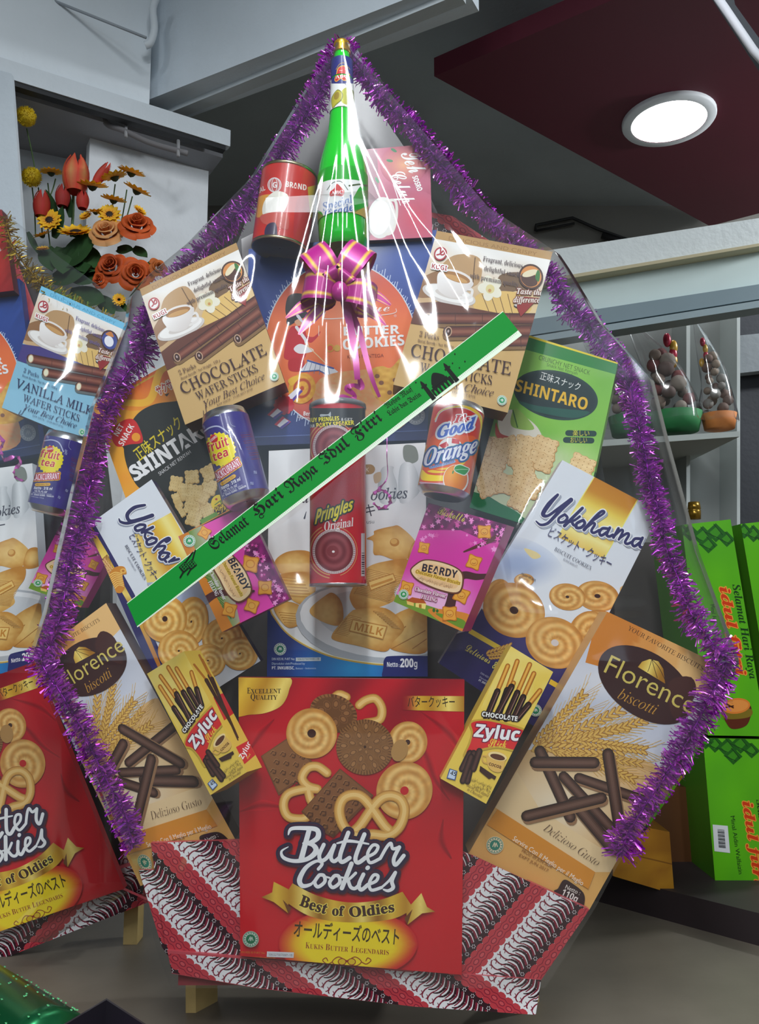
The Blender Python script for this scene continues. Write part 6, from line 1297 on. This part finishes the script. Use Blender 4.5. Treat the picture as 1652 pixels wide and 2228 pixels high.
Q_WR = [(951, 502), (1203, 548), (1105, 898), (856, 837)]
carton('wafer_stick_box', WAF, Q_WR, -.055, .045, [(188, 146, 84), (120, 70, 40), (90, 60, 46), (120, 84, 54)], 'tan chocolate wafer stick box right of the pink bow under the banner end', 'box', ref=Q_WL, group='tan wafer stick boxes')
carton('snack_pack', A_shin_bag(), [(201, 882), (430, 755), (548, 1085), (318, 1207)], .004, .020, [(220, 140, 40)]*4, 'orange and black cracker pack behind the dark blue can', 'box', front=(240, 160, 40))
Q_SB = [(1128, 722), (1345, 789), (1262, 1178), (1022, 1104)]
carton('snack_box', A_shin_box(), Q_SB, -.004, .026, [(34, 132, 60), (128, 186, 84), (20, 110, 66), (128, 186, 84)], 'light green cracker box with a dark oval behind the orange can', 'box', front=(140, 200, 84), yaw=18, side_art=[(A_shin_side(), (1, 2))])
Q_YR = [(1224, 1001), (1437, 1113), (1192, 1600), (955, 1443)]
YA = A_yoko()
carton('biscuit_box', YA, Q_YR, -.050, .024, [(210, 214, 220), (52, 46, 100), (40, 36, 90), (190, 190, 200)], 'white and purple biscuit box above the right striped biscotti box', 'box')
Q_YL = [(190, 1144), (330, 1043), (567, 1438), (372, 1562)]
carton('biscuit_box', A_yoko_wide(), Q_YL, -.050, .024, [(230, 232, 238), (52, 46, 90), (40, 36, 90), (60, 54, 110)], 'white and purple biscuit box crossed by the lower end of the banner', 'box')
Q_FR = [(1322, 1331), (1579, 1452), (1283, 1979), (1020, 1857)]
carton('biscotti_box', FLO, Q_FR, -.088, .036, [(214, 132, 50), (206, 160, 96), (206, 150, 70), (200, 160, 110)], 'orange and brown biscotti stick box leaning at the lower right of the large hamper', 'box', group='biscotti boxes')
Q_FL = [(70, 1431), (231, 1312), (512, 1826), (306, 1928)]
carton('biscotti_box', FLO, Q_FL, -.088, .036, [(214, 132, 50), (60, 44, 40), (206, 150, 70), (200, 160, 110)], 'orange and brown biscotti stick box leaning at the lower left of the large hamper', 'box', ref=Q_FR, group='biscotti boxes')
Q_BR = [(933, 1094), (1103, 1142), (1006, 1374), (857, 1309)]
carton('bear_biscuit_box', BEA, Q_BR, -.118, .028, [(90, 30, 80), (200, 40, 140), (120, 100, 40), (190, 50, 140)], 'pink biscuit box under the orange can', 'box', front=(222, 60, 170), yaw=26)
Q_BL = [(535, 1100), (630, 1303), (483, 1375), (388, 1167)]
carton('bear_biscuit_box', A_beardy_wide(), Q_BL, -.112, .028, [(120, 30, 90), (150, 20, 110), (120, 20, 90), (200, 120, 40)], 'pink biscuit box under the banner on the left', 'box', front=(222, 60, 170))
Q_ZR = [(1112, 1406), (1204, 1462), (1058, 1749), (959, 1694)]
ZY = A_zyluc()
carton('chocolate_stick_box', ZY, Q_ZR, -.132, .030, [(226, 190, 76), (206, 170, 70), (200, 160, 60), (226, 190, 76)], 'small yellow chocolate stick box right of the big red box', 'box', group='yellow chocolate stick boxes', front=(242, 208, 86))
Q_ZL = [(320, 1466), (400, 1417), (537, 1680), (458, 1730)]
carton('chocolate_stick_box', ZY, Q_ZL, -.134, .030, [(226, 190, 76), (206, 170, 70), (200, 160, 60), (226, 190, 76)], 'small yellow chocolate stick box left of the big red box with its side showing', 'box', ref=Q_ZR, group='yellow chocolate stick boxes', front=(242, 208, 86), yaw=24, side_art=[(A_zyluc_side(), (1, 2))])
carton('tea_box', A_tea(), [(797, 325), (935, 313), (941, 516), (804, 523)], -.010, .035, [(190, 150, 170), (150, 90, 110), (90, 50, 70), (160, 110, 130)], 'pink tea box standing on end right of the green bottle', 'box')
# ------------------------------------------------------------ tins, cans, bottle, crisp tube
def axis(p, q, y): return P(*p, y), P(*q, y)
def depthpx(w):  # metres per photo pixel at a world point
    d = w-EYE; return (d[1]*CP+d[2]*SP)/F
def canister(name, label, top, bot, hw, y, art, cols, ends=.06, group=None, rim=True, H=None, tilt=0.0):
    A0, B0 = axis(top, bot, y); B0 = B0+np.array([0, tilt, 0]); r = hw*depthpx((A0+B0)/2); t = thing(name, B0, label, 'can', group)
    L = np.linalg.norm(B0-A0); e = ends
    mb = MB(); mb.lathe(A0, B0, [(e, r), (1-e, r)], cols[0], n=96); mb.art(art, Cyl(A0+(B0-A0)*e, A0+(B0-A0)*(1-e), r), None, H, base=5e-5); mb.build('body', M_TIN, t)
    mb = MB(); mb.lathe(A0, B0, [(.03, .001), (.03, r*.80), (.0, r*.83), (.0, r*.90), (e, r)], (206, 210, 214), n=64); mb.build('top_end', M_METAL, t)
    mb = MB(); mb.lathe(A0, B0, [(1-e, r), (1-e*.3, r*.86), (1, r*.74), (1, r*.70), (.98, r*.6), (.96, .001)], (206, 210, 214), n=64); mb.build('bottom_end', M_METAL, t)
    return t
canister('drink_can', 'dark blue fruit tea can with a yellow burst left of the crisp tube', (487, 901), (543, 1102), 52, -.115, A_fruit(), ((52, 46, 120),), .085, 'dark blue fruit tea cans', tilt=-.012)
canister('drink_can', 'red and orange soda can right of the banner', (1001, 884), (962, 1084), 57, -.115, A_soda(), ((206, 40, 44),), .07, tilt=-.006)
A0, B0 = axis((735, 884), (736, 1276), -.115); r = 61*depthpx((A0+B0)/2)
t = thing('crisp_tube', B0, 'tall red crisp tube standing behind the green banner', 'crisp tube')
mb = MB(); mb.lathe(A0, B0, [(.05, r), (.99, r)], (190, 26, 40), n=96); mb.art(A_chips(), Cyl(A0+(B0-A0)*.02, A0+(B0-A0)*.985, r), base=6e-5); mb.build('tube', M_TIN, t)
mb = MB(); mb.lathe(A0, B0, [(-.012, .001), (-.012, r*.98), (-.004, r*1.03), (.018, r*1.035), (.02, r*1.0), (.05, r*.99)], (120, 124, 130), n=64); mb.build('lid', mat('smoky_plastic', .25, coat=.5), t)
mb = MB(); mb.lathe(A0, B0, [(.982, r*1.0), (.986, r*1.02), (1.0, r*1.02), (1.0, r*.9), (.99, .001)], (196, 200, 204), n=64); mb.build('bottom_rim', M_METAL, t)
# food tin
A0, B0 = axis((631, 382), (609, 544), -.028); r = 61*depthpx((A0+B0)/2)
t = thing('food_tin', B0, 'round red food tin left of the green bottle', 'tin')
mb = MB(); mb.lathe(A0, B0, [(.03, r), (.97, r)], (196, 44, 40), n=96); mb.art(A_tin(), Cyl(A0+(B0-A0)*.03, A0+(B0-A0)*.97, r), base=6e-5); mb.build('body', M_TIN, t)
for k, nm in ((0, 'lid'), (1, 'base')):
    mb = MB(); s = [(.02, .001), (.02, r*.9), (-.004, r*.96), (-.004, r*1.02), (.03, r*1.015), (.03, r*.98)]; mb.lathe(A0, B0, s if not k else [(1-a, b) for a, b in s], (206, 196, 160), n=64); mb.build(nm, M_METAL, t)
# syrup bottle
A0, B0 = P(744, 92, -.045), P(747, 545, -.045); Lb = B0-A0
def bt(y): return (y-92)/453
def br_(px, y): return px*depthpx(A0+Lb*bt(y))
t = thing('syrup_bottle', B0, 'green melon syrup bottle with a gold cap at the peak of the hamper', 'bottle')
prof = [(118, 17), (130, 18), (136, 22), (150, 23.2), (180, 24), (250, 26.5), (262, 28), (300, 33), (340, 44), (370, 51.5), (392, 54), (420, 54.5), (500, 54), (520, 53), (538, 50), (544, 44)]
mb = MB(); mb.lathe(A0, B0, [(bt(y), br_(w, y)) for y, w in prof], (16, 204, 40), n=64); mb.lathe(A0, B0, [(bt(544), br_(44, 544)), (bt(540), .001)], (8, 120, 20), n=64); mb.build('glass_body', M_GREENGLASS, t)
lab = A_bottle(); low = A_bottle_low()
def label(nm, art, y0, w0, y1, w1, col):
    a, b = A0+Lb*bt(y0), A0+Lb*bt(y1); ra, rb = br_(w0, y0)+.0004, br_(w1, y1)+.0004
    mb = MB(); mb.lathe(a, b, [(0, ra), (1, rb)], col, n=96); mb.art(art, Cyl(a, b, ra, rb), base=6e-5); mb.build(nm, M_CARD, t)
label('brand_label', lab, 137, 23.2, 178, 24, (44, 48, 130)); label('fruit_label', lab, 181, 24.2, 251, 27, (240, 242, 240)); label('belly_label', low, 391, 54.4, 489, 54.6, (10, 170, 30))
mb = MB(); pf = [(0, .001), (.0, br_(14, 95)), (bt(96), br_(17.5, 95)), (bt(104), br_(18.5, 100)), (bt(106), br_(17, 100)), (bt(116), br_(19, 110)), (bt(119), br_(19, 110)), (bt(120), br_(16, 110))]; mb.lathe(A0, B0, pf, (226, 176, 60), n=32); mb.build('cap', mat('gold_cap', .3, .8), t)
tp = [P(x, y, d) for x, y, d in ((578, 430, -.088), (690, 424, -.096), (800, 414, -.094), (822, 436, -.07), (690, 462, -.096), (578, 462, -.088))]
MB().add(tp, [(0, 1, 4, 5), (1, 2, 3, 4)]).build('clear_tape', film('clear_tape', .25, .22), None, None, 'strip of clear tape across the label of the green bottle', 'tape')
# ------------------------------------------------------------ bow and curls
def strip(mb, path, widths, across, cols, smooth=True):
    path = np.asarray(path, float); n = len(path); m = len(cols); V = []; C_ = []
    ws = np.interp(np.linspace(0, 1, n), np.linspace(0, 1, len(widths)), widths); ac = np.asarray(across, float)
    for i in range(n):
        for j in range(m): V.append(path[i]+(ac if ac.ndim == 1 else ac[i])*ws[i]*((j/(m-1))-.5)); C_.append(cols[j])
    mb.add(V, [(i*m+j, i*m+j+1, (i+1)*m+j+1, (i+1)*m+j) for i in range(n-1) for j in range(m-1)], np.array(C_), 0, smooth)
PK = (182, 40, 138); GD = (246, 200, 70)
RC = [PK, PK, GD, PK, PK, PK, PK, PK, PK, GD, PK, PK]
YBOW = -.125
bow = thing('ribbon_bow', P(740, 640, YBOW), 'magenta satin bow with gold threads below the green bottle', 'bow')
def v3(dx, dy): return P(740+dx, 640+dy, YBOW)-P(740, 640, YBOW)
def loop(k, tip, wpx, lift=.02):
    K = P(*k, YBOW); T_ = P(*tip, YBOW); d = T_-K; L = np.linalg.norm(d); e = d/L; ac = np.cross(e, [0, 1, 0]); pts = []
    for i in range(19):
        a = math.pi*2*(i/18); s = (1-math.cos(a))/2; pts.append(K+e*L*s+np.array([0, -lift*math.sin(a)-.002, 0]))
    mb = MB(); strip(mb, pts, [wpx*.55*depthpx(K), wpx*depthpx(K), wpx*depthpx(K), wpx*depthpx(K), wpx*.55*depthpx(K)], ac, RC); mb.build('loop', M_SATIN, bow)
for k, tp, w in (((735, 630), (676, 545), 62), ((738, 630), (795, 540), 60), ((735, 640), (660, 628), 66), ((745, 645), (818, 655), 58), ((738, 622), (716, 588), 50), ((742, 625), (764, 600), 50)): loop(k, tp, w, .022)
mb = MB(); mb.ball(P(740, 634, YBOW-.018), .010, .007, .012, PK); mb.build('knot', M_SATIN, bow)
def tail(pts, w, dy=0.0, cols=RC, nm='tail', par=None):
    p = [P(x, y, YBOW+dy+.0025*math.sin(i*.3)) for i, (x, y) in enumerate(spline(pts, n=6))]; p = np.array(p)
    d = np.gradient(p, axis=0); d /= np.linalg.norm(d, axis=1)[:, None]; ac = np.cross(d, [0, 1, 0]); mb = MB(); strip(mb, p, [x*depthpx(p[0]) for x in w], ac, cols); return mb.build(nm, M_SATIN, par or bow)
for k, (x0, y0, x1, y1) in enumerate(((690, 652, 622, 692), (700, 668, 650, 728))): tail([(x0, y0), ((x0+x1)/2, (y0+y1)/2-4), (x1, y1)], [30, 26, 4])
tail([(780, 660), (810, 680), (840, 708)], [30, 26, 4]); tail([(790, 640), (820, 644), (850, 664)], [22, 22, 8])
tail([(748, 650), (764, 716), (774, 780), (778, 826)], [18, 15, 12], -.002, [PK]*4); tail([(752, 650), (780, 716), (800, 790), (812, 830), (826, 864)], [14, 13, 10, 7], .006, [PK]*4)
tail([(782, 824), (786, 842), (768, 838), (756, 846), (772, 860), (764, 870), (744, 862), (734, 874)], [10, 16, 8, 16, 8, 16, 8, 12], .004, [PK]*4)
def curl(y, pts, w, name_label, yname='curling_ribbon'):
    p = np.array([P(a, b, y+.008*math.sin(i*.8)) for i, (a, b) in enumerate(spline(pts, n=6))]); mb = MB(); ac = np.tile(np.array([1.0, 0, .25]), (len(p), 1))
    d = np.gradient(p, axis=0); d /= np.linalg.norm(d, axis=1)[:, None]; ac = np.cross(d, [0, 1, .2]); strip(mb, p, [x*depthpx(p[0]) for x in w], ac, [(196, 60, 170), (216, 100, 196), (196, 60, 170)]); mb.build(yname, M_SATIN, None, None, name_label, 'ribbon')
curl(-.135, [(843, 930), (842, 990), (843, 1038), (826, 1062), (812, 1076), (828, 1066), (846, 1076), (848, 1096), (828, 1106), (812, 1094)], [2, 2, 3, 12, 12, 10, 12, 10, 6], 'thin magenta ribbon curl hanging right of the crisp tube')
# ------------------------------------------------------------ banner on the outside of the wrap
BN = A_banner(); qb = [(276, 1312), (1094, 677), (1136, 729), (299, 1365)]
YBN = -.182
pl = Plane(P(700, 1000, YBN), (0.05, -1, 0)); f = pl.proj(qb); mb = MB(); mb.hull8(f, f-pl.n*.0008, [(14, 150, 54)]+[(226, 240, 220)]*5); mb.art(BN, pl, qb); mb.build('greeting_banner', mat('satin_print', .6, spec=.25), None, None, 'green ribbon banner with black lettering stretched diagonally across the large hamper', 'banner')
# ------------------------------------------------------------ tinsel
def tinsel(path, label, c0, c1, n_per_m=5400, rad=.0175, seed=1, name='tinsel_garland', group=None, thick=1.0):
    pts = np.array([P(*p) for p in path]); pts = spline(pts, n=5); seg = np.linalg.norm(np.diff(pts, axis=0), axis=1); cum = np.r_[0, np.cumsum(seg)]; L = cum[-1]
    t = thing(name, pts[0], label, 'tinsel', group); rr = random.Random(seed)
    MB().tube(pts, .0012, c0, n=5).build('cord', M_FOIL, t)
    mb = MB(); V = []; Fc = []; C_ = []
    for k in range(int(L*n_per_m)):
        s = rr.random()*L; q = np.array([np.interp(s, cum, pts[:, i]) for i in range(3)]); q2 = np.array([np.interp(min(s+.004, L), cum, pts[:, i]) for i in range(3)]); d = q2-q; d /= np.linalg.norm(d)+1e-9
        r = np.array([rr.gauss(0, 1), rr.gauss(0, .8), rr.gauss(0, 1)]); r -= (r@d)*d; r /= np.linalg.norm(r)+1e-9; lean = rr.uniform(-.35, .55)
        clump = .75+.5*float(noise([s*38+seed*11], [3.3])[0]); ln = rad*clump*rr.uniform(.6, 1.25); w = rr.uniform(.0006, .0012)*thick; sd = np.cross(r, np.array([rr.gauss(0, 1) for _ in range(3)])); sd /= np.linalg.norm(sd)+1e-9
        m_ = q+r*ln*.55+d*lean*ln*.4+sd*w*.8; e = q+r*ln*.95+d*lean*ln; tw = np.cross(sd, r)*.5+sd*.8; tw /= np.linalg.norm(tw); b = len(V)
        V += [q+sd*w, q-sd*w, m_-sd*w, m_+sd*w, e-tw*w, e+tw*w]; Fc += [(b, b+1, b+2, b+3), (b+3, b+2, b+4, b+5)]; c = mixc(c0, c1, rr.random()); C_ += [c]*6
    mb.add(np.array(V), Fc, np.array(C_)); mb.build('fringe', M_FOIL, t, kind='stuff')
    return t
LEFT = [(742, 98, -.03), (715, 150, -.03), (690, 212, -.025), (640, 292, -.02), (600, 350, -.015), (532, 450, -.01), (470, 512, .0), (425, 556, .012), (360, 630, .022), (318, 700, .01), (313, 775, .0), (276, 812, -.004), (238, 884, -.02), (216, 938, -.03), (203, 1015, -.035), (188, 1097, -.06), (168, 1171, -.07), (150, 1245, -.075), (136, 1320, -.085), (116, 1394, -.10), (90, 1438, -.115), (129, 1503, -.122), (176, 1581, -.122), (203, 1639, -.122), (237, 1707, -.122), (271, 1775, -.122), (290, 1845, -.122)]
RIGHT = [(745, 98, -.03), (776, 140, -.03), (803, 178, -.03), (848, 232, -.025), (905, 285, -.02), (950, 345, -.015), (1020, 430, -.01), (1066, 482, -.005), (1126, 530, .008), (1203, 600, .012), (1226, 660, .005), (1269, 693, .0), (1309, 746, -.005), (1349, 796, -.01), (1369, 833, -.02), (1383, 899, -.05), (1403, 981, -.06), (1414, 1051, -.065), (1435, 1115, -.075), (1451, 1196, -.08), (1484, 1277, -.09), (1508, 1344, -.105), (1550, 1398, -.12), (1581, 1443, -.122), (1546, 1515, -.122), (1504, 1597, -.122), (1455, 1679, -.122), (1414, 1737, -.122), (1373, 1803, -.122), (1348, 1862, -.122)]
PU = (160, 34, 186), (244, 130, 250)
tinsel(LEFT, 'purple tinsel garland along the left outline of the large hamper', *PU, seed=1)
tinsel(RIGHT, 'purple tinsel garland along the right outline of the large hamper', *PU, seed=2)
# ------------------------------------------------------------ the clear wrap of the large hamper
LB = [(92, 729), (112, 722), (375, 560), (520, 420), (600, 322), (640, 290), (700, 282), (880, 208), (1080, 160), (1330, 104), (1432, 72), (1640, 190), (1880, 290), (2080, 345), (2150, 372)]
RB = [(92, 760), (112, 770), (310, 942), (450, 1062), (545, 1206), (575, 1226), (700, 1302), (820, 1412), (950, 1444), (1200, 1512), (1440, 1600), (1680, 1486), (1880, 1346), (1975, 1296), (2150, 1186)]
def xl(y): return np.interp(y, [a for a, _ in LB], [b for _, b in LB])
def xr(y): return np.interp(y, [a for a, _ in RB], [b for _, b in RB])
YC = [(92, -.07), (250, -.085), (400, -.105), (560, -.145), (700, -.168), (880, -.176), (1280, -.176), (1420, -.172), (1600, -.176), (1740, -.172), (1850, -.15), (2150, -.122)]
YE = [(92, -.045), (300, -.045), (450, -.05), (560, -.078), (680, -.078), (800, -.062), (1000, -.088), (1300, -.112), (1440, -.136), (1860, -.136), (2150, -.11)]
def ff(y, T): return np.interp(y, [a for a, _ in T], [b for _, b in T])
FOLDS = [((1285, 900), (1120, 1190), 16, .004), ((1352, 900), (1395, 1180), 13, .004), ((1250, 1330), (1420, 1322), 14, .005), ((1080, 1180), (1118, 1350), 10, .003), ((275, 760), (196, 920), 14, .004), ((1005, 880), (1046, 1100), 9, .003), ((460, 860), (560, 1110), 9, .002), ((1300, 620), (1400, 850), 10, .003), ((1390, 820), (1500, 1230), 10, .003), ((560, 1310), (470, 1560), 10, .002), ((940, 1500), (1090, 1780), 10, .002)]
def film_depth(x, y):
    a, b = xl(y), xr(y); t = np.clip((x-a)/(b-a), 0, 1); s = np.abs(2*t-1)
    d = ff(y, YE)+(ff(y, YC)-ff(y, YE))*np.clip(1-s**2.6, 0, 1)
    # pleats gathered at the bottle neck, fading downwards
    ph = np.arctan2(x-745, y-215); am = np.exp(-((y-590)/220.0)**2)*np.clip((y-300)/130, 0, 1)
    pl = np.sin(ph*34+1.2*np.sin(ph*9+1)+1.2*noise(x/60, y/200))
    d = d-.0027*am*pl
    # hollows between the carton corners; the lower right bulge is shaped for a glint
    for cx, cy, rx, ry, dp in ((562, 600, 46, 90, .014), (888, 575, 78, 90, .016), (745, 640, 60, 160, -.006), (1205, 1338, 70, 66, -.018), (640, 1225, 60, 50, .006)):
        d = d+dp*np.exp(-((x-cx)/rx)**2-((y-cy)/ry)**2)
    # taut creases running down the sides and between the goods
    w = .0022*np.sin(x/46+.9*np.sin(y/310)+3*noise(x/240+5, y/420))*np.clip((y-800)/250, 0, 1)*(.35+.65*s)
    for (ax, ay), (bx, by), wd, hg in FOLDS:
        L = math.hypot(bx-ax, by-ay); ex, ey = (bx-ax)/L, (by-ay)/L; s_ = (x-ax)*ex+(y-ay)*ey; o = (x-ax)*ey-(y-ay)*ex
        d = d-hg*np.exp(-(o/wd)**2)*np.clip(1-np.abs(2*s_/L-1)**4, 0, 1)*((s_ > 0) & (s_ < L))
    w = w+.0012*(noise(x/38+9, y/120)-.5)+.0016*(noise(x/90+(y/900), y/260+4)-.5)
    return d+w
NX, NY = 200, 260
V = []; ys = np.linspace(92, 2150, NY)
for y in ys:
    xs = xl(y)+(xr(y)-xl(y))*(.5-.5*np.cos(np.linspace(0, math.pi, NX))*1.0)
    for x, d in zip(xs, film_depth(xs, np.full(NX, y))): V.append(P(x, y, d))
V = np.array(V); mb = MB(); mb.add(V, [(i*NX+j, i*NX+j+1, (i+1)*NX+j+1, (i+1)*NX+j) for i in range(NY-1) for j in range(NX-1)], smooth=True)
# the hem turned back behind the outline
for side in (0, NX-1):
    E_ = V.reshape(NY, NX, 3)[:int(NY*.84), side]; o = np.array([(-.010 if side == 0 else .010), .012, 0]); o2 = np.array([(-.004 if side == 0 else .004), .05, 0])
    W = np.concatenate([E_, E_+o, E_+o2]); m_ = len(E_); mb.add(W, [(k*m_+i, k*m_+i+1, (k+1)*m_+i+1, (k+1)*m_+i) for k in range(2) for i in range(m_-1)], smooth=True)
mb.build('cellophane_wrap', M_FILM, None, None, 'clear cellophane wrap with glossy folds around the large hamper', 'wrap')
# ------------------------------------------------------------ the second hamper cut off by the left edge
Y2 = .17
st2 = thing('hamper_stand', P(100, 2060, Y2)*[1, 1, 0], 'batik wrapped stand of the hamper cut off by the left edge', 'stand')
b2a = A_batik((60, 2060), -50, -1, -500, 500, 8, -4)
def art2(name, px, y, th, parent): artprism(name, b2a, px, y, th, (200, 80, 90), [px], parent=parent)
art2('base_front', [(-160, 2040), (264, 1934), (326, 1962), (-160, 2150)], Y2-.012, .008, st2)
art2('base_side_wrap', [(240, 1896), (300, 1880), (332, 1960), (266, 1975)], Y2+.004, .03, st2)
art2('batik_backing', [(262, 1800), (292, 1840), (296, 1900), (262, 1900)], Y2+.03, .01, st2)
art2('batik_backing', [(24, 540), (80, 690), (60, 700), (20, 640)], Y2+.046, .008, st2)
mb = MB(); p_ = [P(a, b, Y2+.060) for a, b in ((-300, 480), (0, 520), (200, 760), (240, 1100), (240, 1500), (290, 1900), (-300, 2060))]; mb.prism(p_, [q+np.array([0, .012, 0]) for q in p_], (60, 58, 60)); mb.build('backboard', M_CARD, st2)
mb = MB(); a = P(-100, 2100, Y2+.03); mb.box((a[0], a[1], 0), (a[0]+.02, a[1]+.03, .06), (206, 178, 116)); mb.build('leg', M_WOOD, st2)
mb = MB(); a = P(270, 1990, Y2+.03); mb.box((a[0], a[1], 0), (a[0]+.02, a[1]+.03, a[2]+.02), (206, 178, 116)); mb.build('leg', M_WOOD, st2)
carton('butter_cookie_box', BUT, [(-308, 1577), (72, 1441), (270, 1934), (-115, 2066)], Y2-.03, .015, [(150, 20, 30)]*4, 'big red butter cookie box of the hamper cut off by the left edge', 'box', ref=Q_BUT, front=(190, 20, 34))
carton('milk_cookie_box', MLK, [(-228, 1050), (70, 1008), (98, 1446), (-205, 1508)], Y2-.01, .03, [(200, 205, 210)]*4, 'white milk biscuit box cut off by the left edge', 'box', ref=Q_MLK)
carton('butter_cookie_box', BLU, [(-300, 660), (42, 606), (90, 986), (-270, 1050)], Y2+.02, .02, [(30, 50, 120)]*4, 'dark blue and orange cookie box cut off by the left edge', 'box', ref=Q_BLU, front=(30, 50, 120))
carton('wafer_stick_box', WAV, [(90, 622), (276, 705), (186, 962), (4, 887)], Y2-.045, .04, [(120, 200, 236), (60, 60, 120), (40, 30, 60), (60, 70, 140)], 'light blue vanilla wafer stick box behind the left tinsel', 'box', ref=Q_WL)
carton('bear_biscuit_box', BEA, [(142, 1120), (252, 1184), (176, 1322), (62, 1280)], Y2-.06, .03, [(60, 120, 40), (200, 40, 140), (200, 120, 160), (190, 50, 140)], 'pink biscuit box behind the left tinsel under the light blue box', 'box', ref=Q_BR, front=(222, 60, 170))
ar = Art().C(PX); ar.poly([(-100, 440), (60, 440), (60, 660), (-100, 660)], lambda x, y: mixc((150, 20, 30), (206, 50, 40), np.clip(1-abs(y-560)/90, 0, 1)), 20); ar.T('es', (-26, 552), (4, 548), 24, (240, 220, 220), 'script')
carton('red_tea_box', ar, [(-60, 452), (4, 456), (30, 632), (-40, 640)], Y2+.0, .02, [(90, 20, 26)]*4, 'red box at the left edge beside the gold tinsel', 'box', front=(170, 30, 36))
canister('drink_can', 'dark blue fruit tea can behind the left tinsel', (148, 946), (104, 1118), 45, Y2-.10, A_fruit(), ((52, 46, 120),), .085, 'dark blue fruit tea cans',
         H=homog([(435, 915), (539, 885), (595, 1085), (495, 1115)], [(104, 938), (192, 960), (150, 1128), (60, 1106)]))
curl(Y2-.09, [(-10, 940), (6, 960), (2, 980), (10, 1000), (36, 992), (44, 1008), (30, 1024), (36, 1040), (58, 1048)], [8, 12, 8, 12, 10, 12, 10, 8, 4], 'magenta ribbon curl at the left edge')
GL = (150, 120, 30), (226, 196, 70)
tinsel([(8, 470, Y2-.03), (30, 540, Y2-.03), (66, 590, Y2-.03), (96, 622, Y2-.03), (150, 664, Y2-.03), (205, 690, Y2-.02), (262, 720, Y2-.01)], 'gold tinsel garland sloping down below the flowers', *GL, seed=5, n_per_m=2400, rad=.017)
# its own clear wrap
L2 = [(455, 2), (560, 130), (620, 214), (700, 296), (860, 300), (1100, 262), (1400, 250), (1700, 262), (1935, 292), (2050, 100)]
V = []; ys = np.linspace(455, 2050, 110); NX2 = 60
for y in ys:
    r = np.interp(y, [a for a, _ in L2], [b for _, b in L2]); l = min(-120, r-100)
    for j in range(NX2):
        x = l+(r-l)*j/(NX2-1); s = j/(NX2-1); d = (Y2-.035)-.11*np.clip(1-s**5, 0, 1)*np.clip((y-430)/400, .25, 1)*(1 if y < 1450 else .75)
        V.append(P(x, y, d+.0016*math.sin(x/23+y/140)+.002*(float(noise([x/50.], [y/160.])[0])-.5)))
mb = MB(); mb.add(V, [(i*NX2+j, i*NX2+j+1, (i+1)*NX2+j+1, (i+1)*NX2+j) for i in range(109) for j in range(NX2-1)], smooth=True)
mb.build('cellophane_wrap', M_FILM, None, None, 'clear cellophane wrap around the hamper cut off by the left edge', 'wrap')
